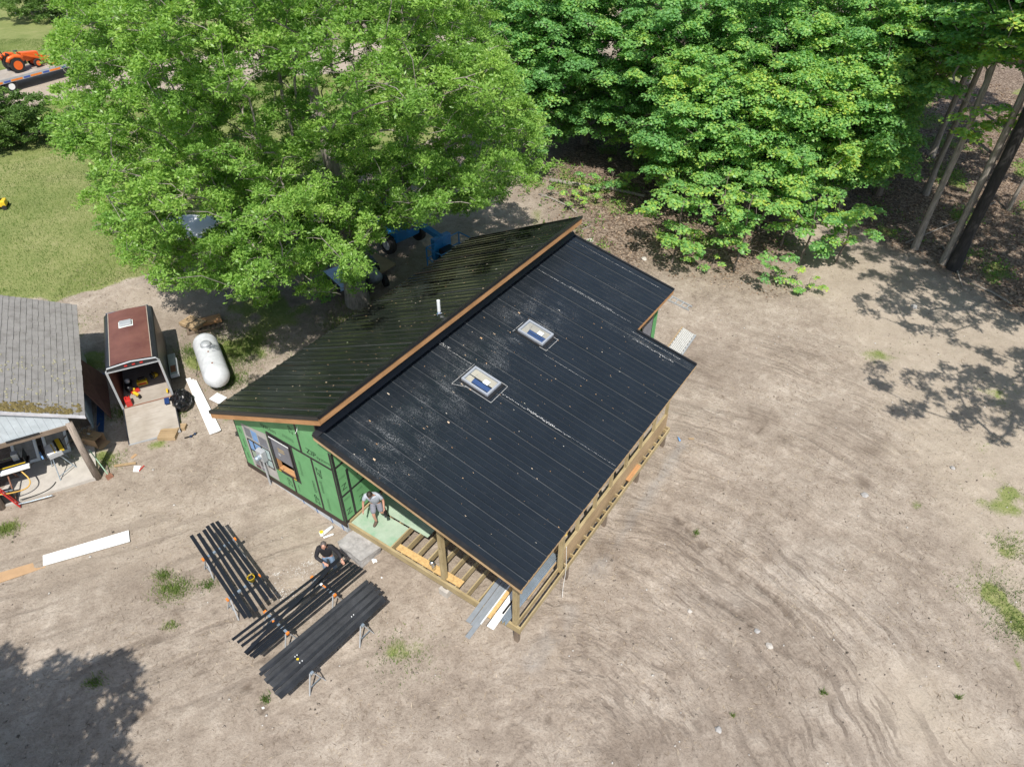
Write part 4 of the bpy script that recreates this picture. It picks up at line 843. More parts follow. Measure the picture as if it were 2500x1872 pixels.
tag(mo.build('lichen', simple('pale_lichen', (.34, .32, .22), .95, .35, 12), roof_s), kind='stuff')
MB().hexa([(.52, -.06, sz(.52) - .06), (.52, -.02, sz(.52) - .06), (-5, -.02, sz(-5) - .06), (-5, -.06, sz(-5) - .06), (.52, -.06, sz(.52) + .045), (.52, -.02, sz(.52) + .045), (-5, -.02, sz(-5) + .045), (-5, -.06, sz(-5) + .045)]).build('rake_board', simple('weathered_white_board', (.52, .52, .55), .7, .25, 4), shed)
M['siding'] = simple('pale_blue_grey_siding', (.50, .56, .60), .6, .15, 3)
gs = MB(); x = .05
while x > -5:
    gs.hexa([(x - .195, .03, 2.34), (x, .03, 2.34), (x, .06, 2.34), (x - .195, .06, 2.34), (x - .195, .03, sz(x - .195) - .1), (x, .03, sz(x) - .1), (x, .06, sz(x) - .1), (x - .195, .06, sz(x - .195) - .1)]); x -= .2
gs.build('gable_siding', M['siding'], shed); sbox('header_beam', M['dark_x'], -5, .1, 0, .10, 2.18, 2.34); sbox('header_strip', M['tape'], -1.7, -.8, -.012, 0, 2.30, 2.38)
MB().tube([(-.0, .02, -.3), (-.02, .06, 1.2), (.02, .02, 2.4)], [.115, .105, .10], 14).build('log_post', M['log'], shed, smooth=True)
MB().tube([(-2.75, -.05, -.3), (-2.75, .0, 1.2), (-2.75, .0, 2.1)], [.11, .105, .10], 14).build('log_post', M['log'], shed, smooth=True)
sbox('floor_slab', M['concrete'], -5, .0, -.06, 6.4, -.45, .04)
MB().hexa([(-5, 2.75, .04), (0, 2.75, .04), (0, 2.85, .04), (-5, 2.85, .04), (-5, 2.75, sz(-5) - .07), (0, 2.75, sz(0) - .07), (0, 2.85, sz(0) - .07), (-5, 2.85, sz(-5) - .07)]).build('back_wall', M['dark_z'], shed)
sw = MB(); y = 2.6
while y < 6.7: sw.box(-.02, .03, y, min(y + .195, 6.7), .0, 2.55); y += .2
sw.build('side_wall', M['siding'], shed); MB().box(-5, .0, 6.6, 6.7, 0, 2.6).build('rear_wall', M['dark_z'], shed)
def S(x, y, z=0):  # shed frame to world
    c, s = math.cos(shed.rotation_euler.z), math.sin(shed.rotation_euler.z); return Vector((so.x + x * c - y * s, so.y + x * s + y * c, so.z + z))
SZ = shed.rotation_euler.z
def shower(x, seed, label):
    o = empty('shower_pan', S(x, 1.62, .05), SZ); tag(o, label, 'shower pan', 'white shower pans stored in the shed')
    T = Matrix.Rotation(R(38), 4, 'X'); L, W = 1.35, .74
    r = MB(); r.box(0, W, 0, .10, -.04, .04); r.box(0, W, L - .10, L, -.04, .04); r.box(0, .09, .10, L - .10, -.04, .04); r.box(W - .09, W, .10, L - .10, -.04, .04); r.xf(T); r.build('rim', M['white'], o, bevel=.012)
    MB().box(.09, W - .09, .10, L - .10, -.03, -.01).xf(T).build('basin', simple('dusty_grey_pan', (.26, .25, .23), .7, .35, 4), o)
    q = MB(); q.box(.28, .48, .85, 1.05, -.009, -.004); q.box(.2, .34, 1.12, 1.16, -.009, -.004); q.xf(T).build('paper_label', M['white'], o)
    q = MB(); q.lathe([(.03, 0), (.03, .006)], 10, (.06, .06, .041)); q.xf(T).build('blue_cap', M['bluet'], o); return o
shower(-1.44, 1, 'white rimmed shower pan leaning in the shed behind the mitre saw'); shower(-2.36, 2, 'white rimmed shower pan leaning in the shed behind the long work table')
# mitre saw on a folding stand
ms = empty('saw_stand', S(-1.12, .62, .04), SZ + .25); tag(ms, 'folding saw stand with black and yellow rails on the slab near the log post', 'saw stand')
lg = [((-.02, -.3), (.10, -.06)), ((.55, -.02), (.28, .0)), ((-.05, .55), (.12, .4)), ((.5, .6), (.3, .4))]
for a, b in lg: MB().tube([(a[0], a[1], 0), (b[0], b[1], .8)], .016, 8).build('leg', M['galv'], ms)
MB().beam((.0, -.25, .12), (.5, .0, .12), .02, .02).build('brace', M['galv'], ms); MB().box(.02, .42, -.12, -.02, .78, .9).build('bracket', M['grey'], ms)
MB().box(-.10, -.02, -.12, .62, .82, .94).build('rail', M['black'], ms); MB().box(.38, .50, -.02, .60, .84, .93).build('rail', M['yellow'], ms); tag(ms.children[-1], 'yellow rail'); MB().box(.32, .375, 0, .6, .85, .92).build('rail', M['black'], ms); MB().box(.505, .54, .02, .58, .85, .92).build('rail', M['black'], ms)
MB().box(.02, .30, .0, .55, .86, .88).build('paper_sheet', M['white'], ms); MB().box(.22, .245, -.02, .5, .885, .90).build('yellow_strip', M['yellow'], ms); MB().box(-.16, -.11, .02, .4, .82, .86).build('blue_edge', M['bluet'], ms)
# long work table with a metal brake at the left edge
wt = empty('work_table', S(-2.9, .35, .04), SZ); tag(wt, 'long black work table carrying a metal bending brake, cut off by the left edge', 'work table')
MB().box(-1.5, 1.25, .25, .62, .78, .86).build('table_top', M['black'], wt); MB().box(-1.5, 1.25, .10, .25, .76, .84).build('front_rail', M['white'], wt); MB().box(-1.5, 1.15, .3, .33, .861, .87).build('yellow_edge', M['yellow'], wt)
MB().tube([(-1.5, .55, .98), (.9, .62, .98)], .02, 8).build('rod', M['chrome'], wt); MB().tube([(-1.5, .68, .92), (.6, .72, .92)], .014, 8).build('rod', M['chrome'], wt)
MB().box(.82, 1.0, .52, .72, .86, 1.12).build('clamp', M['grey'], wt, bevel=.01); MB().box(-.3, -.1, .55, .7, .86, 1.02).build('clamp', M['galv'], wt, bevel=.01); MB().box(1.17, 1.19, .25, .7, .86, 1.15).build('end_stop', M['black'], wt)
for a in ((.6, -.5), (.62, .75), (-.9, .0), (-.9, .7)): MB().tube([(a[0], a[1], 0), (a[0] - .05, .4, .76)], .022, 8).build('leg', M['rust'], wt)
MB().beam((-.6, -.1, .4), (.6, -.2, .35), .03, .03).build('brace', M['galv'], wt); MB().beam((-.6, .1, .3), (.6, .0, .25), .03, .03).build('brace', M['galv'], wt)
jug = empty('power_tool', S(-2.85, -.0, .04), SZ); tag(jug, 'black power tool case with a round gauge under the front of the work table', 'tool')
MB().box(-.5, .55, .0, .30, .0, .34).build('case', M['black'], jug, bevel=.02); MB().lathe([(.06, 0), (.06, .02), (.04, .025)], 16, (.3, .1, .34)).build('gauge', M['grey'], jug)
def hose(pts, r, mt, label, nm='hose'):
    P = [Vector(p) for p in pts]
    for _ in range(2):
        Q = [P[0]]
        for a, b in zip(P[:-1], P[1:]): Q += [a * .75 + b * .25, a * .25 + b * .75]
        P = Q + [P[-1]]
    o = P[0].copy(); q = MB().tube([p - o for p in P], r, 8).build(nm, mt, None, smooth=True, loc=o); tag(q, label, nm); return q
hose([S(-3.2, -.25, .5), S(-2.75, -.1, .62), S(-2.3, -.12, .5), S(-1.9, .05, .34), S(-1.75, .25, .45), S(-1.95, .55, .72)], .022, M['brass'], 'amber air hose looping in front of the work table')
hose([S(-2.2, -.1, .12), S(-1.8, -.05, .06), S(-1.5, .0, .06), S(-1.3, .12, .06), S(-1.2, .3, .06)], .014, M['rubber'], 'thin black cable curling on the slab', 'cable')
hose([S(-2.3, -.2, .06), S(-1.9, -.25, .06), S(-1.3, -.28, .06)], .018, M['galv'], 'short grey rod lying on the slab', 'rod')
p0, p1 = at(0, 1202, .8), at(50, 1240, .04); q = MB(); q.tube([p0 - p1, Vector((0, 0, 0))], .025, 8); q.tube([p0 - p1 + Vector((-.05, .1, 0)), Vector((-.03, .08, .01))], .02, 8)
tag(q.build('jack_handle', M['red'], None, loc=p1), 'red double bar leaning out from the left edge of the slab', 'handle')
for i, (x, h) in enumerate(((-3.35, .35), (-3.0, .3))):
    b_ = MB().lathe([(.12, 0), (.14, h), (.145, h + .01), (.12, h + .012), (.11, h - .01)], 20).build('bucket', M['white'] if i == 0 else M['blue'], None, loc=S(x, 1.4 - i * .5, .04)); tag(b_, ['white bucket at the back of the shed by the left edge', 'blue bucket half hidden behind the work table'][i], 'bucket')
# heap of sticks behind the log post
hp = MB(); r2 = random.Random(9)
for i in range(70):
    a = Vector((r2.gauss(0, .16), r2.gauss(0, .2), abs(r2.gauss(.3, .22)))); d = Vector((r2.uniform(-1, 1), r2.uniform(-1, 1), r2.uniform(-.6, .9))).normalized() * r2.uniform(.15, .4); hp.tube([a, a + d * .5 + Vector((r2.uniform(-.04, .04), 0, 0)), a + d], r2.uniform(.006, .016), 5)
tag(hp.build('brushwood', M['dark_x'], None, loc=S(-.28, 1.9, .02)), 'tangled heap of old sticks and wire behind the log post', 'brushwood')
# cardboard box
cbx = empty('cardboard_box', at(228, 1082) + Vector((0, 0, 0)), -.28); tag(cbx, 'open brown cardboard box lying between the shed and the trailer ramp', 'box')
k = MB(); L, W, Hh, t = .78, .42, .36, .012
k.box(-L / 2, L / 2, -W / 2, W / 2, 0, t); k.box(-L / 2, L / 2, -W / 2, W / 2, Hh - t, Hh); k.box(-L / 2, L / 2, -W / 2, -W / 2 + t, t, Hh - t); k.box(-L / 2, L / 2, W / 2 - t, W / 2, t, Hh - t); k.box(-L / 2, -L / 2 + t, -W / 2 + t, W / 2 - t, t, Hh - t); k.build('carton', M['card'], cbx)
MB().hexa([(L / 2, -W / 2, t), (L / 2 + .16, -W / 2, .0), (L / 2 + .16, W / 2, .0), (L / 2, W / 2, t), (L / 2, -W / 2, t + .01), (L / 2 + .16, -W / 2, .01), (L / 2 + .16, W / 2, .01), (L / 2, W / 2, t + .01)]).build('flap', M['card'], cbx); MB().box(-.12, .0, .0, .07, Hh, Hh + .002).build('label', M['white'], cbx)
MB().box(-.05, .2, -.08, -.06, Hh, Hh + .002).build('print', M['black'], cbx)
# shovel
a, b = at(218, 1100, .95), at(270, 1168, .03); d = (b - a); sh = empty('shovel', b); tag(sh, 'shovel with green and white shaft leaning from the log post to the ground', 'shovel')
MB().tube([a - b, (a - b) * .12], .017, 8).build('shaft', simple('green_white_shaft', (.35, .5, .38), .5, .6, 1.5, dark=(.08, .35, .12)), sh)
dn = d.normalized(); mb = MB(); sd = dn.cross(Vector((0, 0, 1))).normalized(); st_ = -dn * .02
w_ = [(.03, -.16), (.10, -.12), (.11, .02), (.06, .12), (0, .16)]; pts = [dn * t + sd * w for w, t in w_] + [dn * t - sd * w for w, t in reversed(w_[:-1])]
up_ = sd.cross(dn).normalized() * .01; n = len(pts); mb.add([p + up_ for p in pts] + [p - up_ for p in pts], [tuple(range(n)), tuple(reversed(range(n, 2 * n)))] + [(i, (i + 1) % n, n + (i + 1) % n, n + i) for i in range(n)]); mb.build('blade', M['rust'], sh)
# panels leaning on the shed's side wall
def slab_between(name, P, th, mt, label, cat, group=None, bev=0):
    """flat sheet through four world corners"""
    o = (P[0] + P[1] + P[2] + P[3]) / 4; nn = (P[1] - P[0]).cross(P[3] - P[0]).normalized() * th; nn = nn if nn.z >= 0 else -nn
    q = MB().hexa([p - o for p in P] + [p - o + nn for p in P]).build(name, mt, None, loc=o, bevel=bev); tag(q, label, cat, group); return q
slab_between('metal_sheet', [at(239, 914, .02), at(256, 914, .02), at(254, 1057, .02), at(236, 1057, .02)], .02, simple('navy_sheet', (.012, .05, .16), .4, .2), 'long navy blue metal sheet lying on the grass beside the shed', 'metal sheet')
slab_between('plywood_sheet', [S(.12, 4.9, 1.5), S(.62, 5.4, .05), S(.62, 2.75, .05), S(.10, 3.3, 1.15)], .02, simple('red_brown_plywood', (.20, .10, .075), .8, .2), 'red brown plywood leaning against the side wall of the shed', 'plywood')
# ------------------------------------------------------------------ cargo trailer
ta, tb = at(303.7, 999.2, .4), at(421, 969, .4); tc = (ta + tb) / 2; gzt = gz(tc.x, tc.y); yawt = math.atan2((tb - ta).y, (tb - ta).x) - .03
tr_ = empty('cargo_trailer', (tc.x, tc.y, gzt), yawt); tag(tr_, 'black enclosed cargo trailer with rusty red roof and its ramp door down, full of tools', 'trailer')
W2, TL, TH = .84, 3.62, 2.22
M['tblack'] = simple('trailer_black', (.025, .027, .032), .35, .25, 3); M['tred'] = simple('rusty_red_roof', (.155, .065, .05), .55, .30, 1.2, dark=(.11, .038, .032))
mb = MB(); mb.box(-W2, -W2 + .04, 0, TL, .42, TH - .12); mb.box(W2 - .04, W2, 0, TL, .42, TH - .12); mb.box(-W2 + .04, W2 - .04, TL - .04, TL, .42, TH - .12); mb.build('body', M['tblack'], tr_)
# crowned roof with rounded black edges
prof = [(-W2 - .005, TH - .16), (-W2 - .005, TH - .07), (-W2 + .06, TH - .01), (-W2 + .2, TH + .025), (0, TH + .07), (W2 - .2, TH + .025), (W2 - .06, TH - .01), (W2 + .005, TH - .07), (W2 + .005, TH - .16)]
rb = MB(); nP = len(prof); yy = [-.01, TL * .5, TL - .12, TL - .02, TL + .03]; dz = [0, 0, 0, -.05, -.16]
vs = [(x, y, z + d) for y, d in zip(yy, dz) for x, z in prof]; rb.add(vs, [(j * nP + i, j * nP + i + 1, (j + 1) * nP + i + 1, (j + 1) * nP + i) for j in range(len(yy) - 1) for i in range(nP - 1)])
ro = rb.build('roof_edge', M['tblack'], tr_, smooth=True)
rp = MB(); px_ = [(-W2 + .17, TH + .022), (-.4, TH + .055), (0, TH + .077), (.4, TH + .055), (W2 - .17, TH + .022)]
vs = [(x, y, z + .006) for y in (.05, TL * .5, TL - .13) for x, z in px_]; rp.add(vs, [(j * 5 + i, j * 5 + i + 1, (j + 1) * 5 + i + 1, (j + 1) * 5 + i) for j in range(2) for i in range(4)]); rp.build('roof_panel', M['tred'], tr_)
for s in (-1, 1): MB().beam((s * (W2 - .17), .05, TH + .034), (s * (W2 - .17), TL - .13, TH + .034), .025, .008).build('seam_strip', simple('tan_sealant', (.35, .30, .25), .8), tr_)
MB().box(-W2 + .1, W2 - .1, TL - .13, TL - .10, TH + .0, TH + .05).build('front_strip', M['chrome'], tr_)
vh = MB().box(-.28, .14, 2.28, 2.62, TH + .07, TH + .16).build('roof_vent', M['grey'], tr_, bevel=.03); MB().box(-.31, .17, 2.25, 2.65, TH + .062, TH + .085).build('vent_flange', M['sticker'], vh)
arch = [(-W2, TH - .14), (-W2 + .06, TH - .03), (0, TH + .055), (W2 - .06, TH - .03), (W2, TH - .14)]
MB().tube([(x, -.03, z + .03) for x, z in arch], .028, 8).build('rear_trim', M['grey'], tr_); hd = MB(); hd.add([(x, -.02, z + .01) for x, z in arch] + [(W2, -.02, TH - .2), (-W2, -.02, TH - .2)], [tuple(range(7))]); hd.build('header', M['tblack'], tr_)
for x in (-.2, 0.05, .30): MB().box(x - .05, x + .05, -.045, -.02, TH - .07, TH - .03).build('marker_light', M['red'], tr_)
for s in (-1, 1): MB().box(s * W2 - .035, s * W2 + .035, -.04, .02, .4, TH - .13).build('door_post', M['grey'], tr_)
MB().beam((-W2, -.03, TH - .17), (W2, -.03, TH - .17), .035, .035).build('door_post', M['grey'], tr_)
M['tfloor'] = wood('worn_trailer_floor', (.40, .36, .315), 0, .18, knots=False); MB().box(-W2 + .04, W2 - .04, -.0, TL - .04, .40, .44).build('floor', M['tfloor'], tr_)
MB().box(-W2 + .041, -W2 + .05, .02, TL - .05, .44, TH - .15).build('inner_lining', simple('dark_red_lining', (.13, .045, .035), .7), tr_); MB().box(W2 - .05, W2 - .041, .02, TL - .05, .44, TH - .15).build('inner_lining', simple('red_lining', (.18, .05, .04), .7), tr_)
rz_ = at(307, 1084, 0).z
re_ = MB(); gl = -.05; re_.hexa([(-W2 + .02, -1.52, gl), (W2 - .02, -1.52, gl), (W2 - .02, -.01, .36), (-W2 + .02, -.01, .36), (-W2 + .02, -1.52, gl + .05), (W2 - .02, -1.52, gl + .05), (W2 - .02, -.01, .41), (-W2 + .02, -.01, .41)]); rmp = re_.build('ramp', M['tfloor'], tr_)
for s in (-1, 1): MB().beam((s * (W2 + .0), -1.52, gl + .03), (s * (W2 + .0), -.01, .40), .035, .07).build('ramp_edge', M['tblack'], rmp)
MB().box(-W2, W2, -1.56, -1.52, gl, gl + .05).build('ramp_edge', M['grey'], rmp); MB().tube([(-W2 + .05, -.01, .43), (W2 - .05, -.01, .43)], .018, 8).build('hinge', M['rust'], rmp)
for s in (-1, 1):
    for y in (1.75,): MB().lathe([(.30, 0), (.31, .03), (.31, .15), (.30, .18)], 20, (s * (W2 + .10) - .09, y, .31 - .0), 'x').build('wheel', M['rubber'], tr_)
    MB().box(s * (W2 + .02) if s > 0 else -W2 - .30, W2 + .30 if s > 0 else -W2 - .02, 1.15, 2.35, .58, .64).build('fender', M['grey'], tr_, bevel=.02)
bx = MB().box(W2 + .02, W2 + .34, .95, 2.0, .50, .66).build('side_box', M['grey'], tr_, bevel=.02); MB().box(W2 + .08, W2 + .26, 1.1, 1.5, .66, .68).build('step_plate', M['rust'], bx)
MB().beam((-.45, TL, .4), (0, TL + 1.1, .4), .08, .08).build('tongue', M['tblack'], tr_); MB().beam((.45, TL, .4), (0, TL + 1.1, .4), .08, .08).build('tongue', M['tblack'], tr_)
def TP(x, y, z=0.44): c, s = math.cos(yawt), math.sin(yawt); return Vector((tc.x + x * c - y * s, tc.y + x * s + y * c, gzt + z))
def thing(name, label, cat, loc, rz=0, group=None): o = empty(name, loc, rz); tag(o, label, cat, group); return o
o = thing('tool_box', 'yellow tool box with red lettering band inside the trailer', 'tool box', TP(-.12, 1.15), yawt); MB().box(-.18, .18, -.10, .10, 0, .16).build('box_body', M['yellow'], o, bevel=.01); MB().box(-.14, .14, -.104, -.1, .04, .11).build('band', M['red'], o); MB().box(-.12, .12, .02, .09, .16, .24).build('lid_tray', M['black'], o)
o = thing('circular_saw', 'yellow and black circular saw at the back of the trailer floor', 'saw', TP(.22, 1.3), yawt + .5); MB().lathe([(.12, -.02), (.13, 0), (.12, .02)], 18, (0, 0, .13), 'x').build('guard', M['black'], o); MB().box(.02, .22, -.10, .10, .05, .18).build('motor', M['yellow'], o, bevel=.03); MB().tube([(.05, -.12, .1), (.07, -.1, .25), (.08, .05, .27), (.08, .1, .15)], .018, 8).build('handle', M['black'], o)
o = thing('nail_gun', 'yellow nail gun by the left side of the trailer floor', 'nail gun', TP(-.35, .45), yawt + .6); MB().box(-.05, .05, -.14, .14, .08, .2).build('gun_body', M['yellow'], o, bevel=.03); MB().box(-.03, .03, -.04, .02, .0, .1).build('grip', M['black'], o, bevel=.01); MB().box(-.035, .035, -.2, -.12, .0, .14).build('nose', M['black'], o)
o = thing('compressor', 'black machine standing among hoses at the left wall of the trailer', 'compressor', TP(-.55, .95), yawt); MB().lathe([(.02, -.28), (.12, -.25), (.13, 0), (.12, .25), (.02, .28)], 16, (0, 0, .22), 'y').build('tank', M['black'], o, smooth=True); MB().lathe([(.08, 0), (.09, .12), (.04, .16)], 14, (0, .05, .33)).build('motor', M['grey'], o)
o = thing('fuel_can', 'red fuel can by the left door post of the trailer', 'can', TP(-.62, .12), yawt + .15); MB().box(-.10, .10, -.16, .16, 0, .28).build('can_body', M['red'], o, bevel=.03); MB().tube([(-.06, -.1, .28), (-.06, -.05, .33), (-.06, .06, .33), (-.06, .1, .28)], .014, 6).build('handle', M['red'], o); MB().lathe([(.03, 0), (.025, .05)], 10, (.04, .1, .27)).build('cap', M['black'], o)
o = thing('toolbox', 'grey and red tool tray with a second yellow drill in the trailer', 'tool tray', TP(-.40, .78), yawt + .3); MB().box(-.15, .15, -.1, .1, 0, .09).build('tray', M['red'], o, bevel=.01); MB().box(-.09, .03, -.04, .05, .09, .17).build('drill', M['yellow'], o, bevel=.02)
o = thing('drill', 'small yellow drill on the right edge of the trailer floor', 'drill', TP(.68, .25), yawt); MB().box(-.03, .03, -.12, .08, .06, .13).build('drill_body', M['yellow'], o, bevel=.015); MB().box(-.025, .025, .02, .08, 0, .06).build('grip', M['black'], o)
o = thing('shingle_bar', 'flat navy metal piece on the ramp hinge', 'metal plate', TP(.60, -.16, .41), yawt); MB().box(-.08, .08, -.22, .2, 0, .02).build('plate', simple('navy_plate', (.02, .05, .16), .4), o)
def lumber(name, label, cat, px, py, rz, boards, L, w, h, axis_m='ply_x'):
    p = at(px, py); p.z = gz(p.x, p.y); o = thing(name, label, cat, p, rz); return o
o = lumber('wood_offcuts', 'two stacked bundles of short pale boards at the corner of the ramp', 'lumber', 415, 1066, .05, 3, .5, .3, .1)
for j in range(4): MB().box(-.33, .27, -.22 + j * .115, -.11 + j * .115, 0 , .16).build('board', M['ply_x'], o)
for j in range(3): MB().box(-.2, .46, .26 + j * .085, .34 + j * .085, .0, .13).build('board', M['ply_x'], o)
# pallet of lumber
p = at(496, 796); p.z = gz(p.x, p.y); pal = thing('pallet', 'wooden pallet on the shaded ground under the oak, loaded with boards', 'pallet', p, .40)
for j in range(3): MB().box(-.65, .65, -.5 + j * .46, -.42 + j * .46, 0, .09).build('runner', M['dark_x'], pal)
for j in range(7): MB().box(-.65 + j * .2, -.55 + j * .2, -.5, .5, .09, .11).build('slat', M['dark_y'], pal)
ob_ = thing('board_bundle', 'bundle of orange brown boards strapped on the pallet', 'lumber', p + Vector((-.28, -.1, .12)), .40 - .9)
for j in range(5):
    for q in range(3): MB().box(-.50, .42, -.36 + j * .13, -.24 + j * .13, q * .05, q * .05 + .045).build('board', M['ply_x'], ob_)
MB().box(-.05, -.02, -.37, .30, -.002, .155).build('strap', M['black'], ob_)
ob_ = thing('board_bundle', 'two flat boxes of brown boards on the right half of the pallet', 'lumber', p + Vector((.32, .14, .12)), .40 + .05)
for j in range(3): MB().box(-.40, .40, -.26 + j * .17, -.10 + j * .17, 0, .10).build('board', M['fir_x'], ob_)
# gas tank
tk0, tk1 = at(502, 844, .55), at(530, 922, .55); ax = (tk1 - tk0); L = ax.length; yaw = math.atan2(ax.y, ax.x); mid = (tk0 + tk1) / 2; r = .47
tk = thing('propane_tank', 'white horizontal propane tank on the grass behind the cargo trailer', 'gas tank', (mid.x, mid.y, gz(mid.x, mid.y)), yaw)
hl = 1.06; pr = [(.001, -hl - .47)] + [(r * math.sin(t), -hl - .47 * math.cos(t)) for t in np.linspace(.15, 1.5, 9)] + [(r, -hl + .03), (r, hl - .03)] + [(r * math.sin(t), hl + .47 * math.cos(t)) for t in np.linspace(1.5, .15, 9)] + [(.001, hl + .47)]
MB().lathe(pr, 36, (0, 0, .62), 'x').build('tank_body', simple('weathered_white_tank', (.62, .64, .66), .5, .14, 4, metal=.1), tk, smooth=True)
MB().lathe([(.20, 0), (.20, .08), (.15, .14), (.02, .16)], 20, (-.38, 0, 1.05)).build('dome_lid', M['grey'], tk, smooth=True)
for x in (-1.15, .12, .9, 1.22): MB().lathe([(.035, 0), (.03, .03)], 10, (x, 0, 1.08 - (.12 if abs(x) > 1.1 else 0))).build('fitting', M['rust'], tk)
for x in (-.8, .8):
    for y in (-.28, .28): MB().box(x - .08, x + .08, y - .05, y + .05, -.02, .36).build('foot', M['galv'], tk)
MB().tube([(-.4, .1, 1.12), (-.45, -.2, 1.02), (-.3, -.45, .7), (-.1, -.6, .2), (-.1, -.7, 0)], .012, 6).build('gas_line', M['black'], tk)
# bin bag
p = at(447, 992); bagm = bmesh.new(); bmesh.ops.create_icosphere(bagm, subdivisions=4, radius=1)
for v in bagm.verts:
    c = v.co.normalized(); nn = mnoise.noise(c * 2.0) * .28 + abs(mnoise.noise(c * 3.6 + Vector((3, 1, 2)))) * .20 - abs(mnoise.noise(c * 7)) * .05
    top_ = max(0, c.z); v.co = Vector((c.x * (.36 + nn * .3) * (1 - .45 * top_), c.y * (.50 + nn * .3) * (1 - .35 * top_), max(-.30, c.z * .42 + nn * .18)))
me = bpy.data.meshes.new('bin_bag'); bagm.to_mesh(me); bagm.free(); bo_ = bpy.data.objects.new('bin_bag', me); COL.objects.link(bo_); me.materials.append(simple('black_film', (.008, .008, .009), .24, .2, 4, bmp=.25, bscale=7)); bo_.location = (p.x, p.y, gz(p.x, p.y) + .28); bo_.rotation_euler = (0, 0, .5)
tag(bo_, 'shiny black rubbish bag beside the trailer ramp', 'bag')
# white trim lying on the ground
GW = 'white trim strips in the overlapping stack'
def strip(P, h, th, mt, label, cat, grp=None, name='trim_strip'): return slab_between(name, [at(x, y, h) for x, y in P], th, mt, label, cat, grp)
c8 = lambda x, y: (230 + x / 4.476, 730 + y / 4.476)
strip([c8(1000, 882), c8(1052, 870), c8(1330, 1465), c8(1265, 1490)], .03, .02, M['white'], 'lowest and leftmost strip of the white trim stack by the gas tank', 'trim strip', GW)
strip([c8(1045, 895), c8(1090, 885), c8(1372, 1450), c8(1325, 1468)], .055, .02, M['white'], 'middle strip of the white trim stack, next to the lowest one', 'trim strip', GW)
strip([c8(1080, 905), c8(1115, 895), c8(1388, 1440), c8(1360, 1455)], .08, .02, M['white'], 'topmost and rightmost strip of the white trim stack', 'trim strip', GW)
strip([c8(1255, 1100), c8(1345, 1032), c8(1452, 1085), c8(1365, 1155)], .06, .012, M['white'], 'square white sheet on the grass at the corner of the upper roof', 'sheet', None, 'white_sheet')
c1 = lambda x, y: (x / 2.76, 700 + y / 2.76)
strip([c1(770, 1208), c1(915, 1188), c1(920, 1200), c1(772, 1222)], .02, .03, M['ply_x'], 'short pale wood offcut on the dirt beyond the shovel', 'offcut', None, 'offcut')
strip([c1(880, 1158), c1(912, 1130), c1(928, 1138), c1(893, 1165)], .01, .012, M['card'], 'small scrap of brown board north of the offcut', 'scrap', None, 'scrap')
o = strip([c1(905, 1212), c1(950, 1212), c1(940, 1252), c1(898, 1252)], .01, .012, M['white'], 'small white square of board with a red pen, next to the offcut', 'scrap', None, 'scrap')
q = at(*c1(955, 1228), .04); m_ = MB().beam((-.04, -.12, 0), (.04, .12, 0), .035, .02).build('marker', M['red'], None, loc=q); tag(m_, 'red marker lying by the small white square', 'marker')
q = at(*c8(1060, 1510), .02); o = thing('pliers', 'dark blue pliers dropped on the dirt by the white strips', 'pliers', q, .3); mb = MB(); mb.lathe([(.05, -.015), (.05, .015)], 12, (0, 0, .02)); mb.lathe([(.045, -.015), (.045, .015)], 12, (.13, .08, .02)); mb.build('ring_handle', simple('dark_blue', (.02, .04, .09), .4), o); MB().beam((0, 0, .02), (.2, .14, .02), .03, .02).build('blade', M['black'], o); MB().beam((-.22, -.03, .02), (0, 0, .02), .04, .02).build('grip', M['black'], o)
strip([(106, 1359), (315, 1297), (318, 1324), (107, 1384)], .05, .02, M['white'], 'long white trim panel lying on the dirt at the left', 'trim panel', None, 'trim_panel')
strip([(-60, 1419), (112, 1368), (112, 1388), (-60, 1446)], .015, .02, M['card'], 'tan cardboard strip half under the white trim panel at the left edge', 'cardboard strip', None, 'cardboard_strip')
# ------------------------------------------------------------------ saw horses and black boards
c3 = lambda x, y: (400 + x / 3.012, 1200 + y / 3.012)
def horse_(a, b, label, orange=True, h=.74):
    A, B = at(*c3(*a), h), at(*c3(*b), h); m0 = (A + B) / 2; L = (B - A).length / 2; yaw = math.atan2((B - A).y, (B - A).x); g = gz(m0.x, m0.y); hh = m0.z - g
    o = thing('sawhorse', label, 'sawhorse', (m0.x, m0.y, g), yaw, 'folding sawhorses under the black boards')
    MB().box(-L, L, -.035, .035, hh - .07, hh).build('top_beam', M['galv'], o)
    for sx in (-1, 1):
        for sy in (-1, 1): MB().beam((sx * (L - .06), sy * .03, hh - .07), (sx * (L + .02), sy * .27, -.01), .035, .025).build('leg', M['grey'], o)
        MB().beam((sx * (L - .02), -.2, .22), (sx * (L - .02), .2, .22), .02, .02).build('brace', M['galv'], o)
        MB().box(sx * L - .03, sx * L + .03, -.045, .045, hh - .06, hh + .02).build('bracket', M['orange'] if orange else M['galv'], o, bevel=.01)
    return o
horse_((290, 500), (525, 350), 'sawhorse with orange brackets under the upper end of the spaced boards'); horse_((470, 795), (705, 620), 'sawhorse with orange brackets under the lower end of the spaced boards')
horse_((1090, 625), (1262, 765), 'sawhorse in front of the man, carrying the middle boards'); horse_((745, 880), (915, 1045), 'sawhorse under the lower end of the middle boards')
horse_((1295, 840), (1468, 985), 'plain grey sawhorse under the upper end of the dusty board row', False); horse_((925, 1180), (1095, 1335), 'plain grey sawhorse under the lower end of the dusty board row', False)
M['bboard'] = simple('fresh_black_paint', (.012, .014, .018), .35, .25, 3, bmp=.1); M['dboard'] = simple('dusty_black_paint', (.020, .022, .026), .5, .7, 1.6, bmp=.15, dark=(.009, .010, .012)); M['dboard2'] = simple('dustier_black_paint', (.036, .038, .042), .6, .6, 1.3, bmp=.15, dark=(.014, .015, .018))
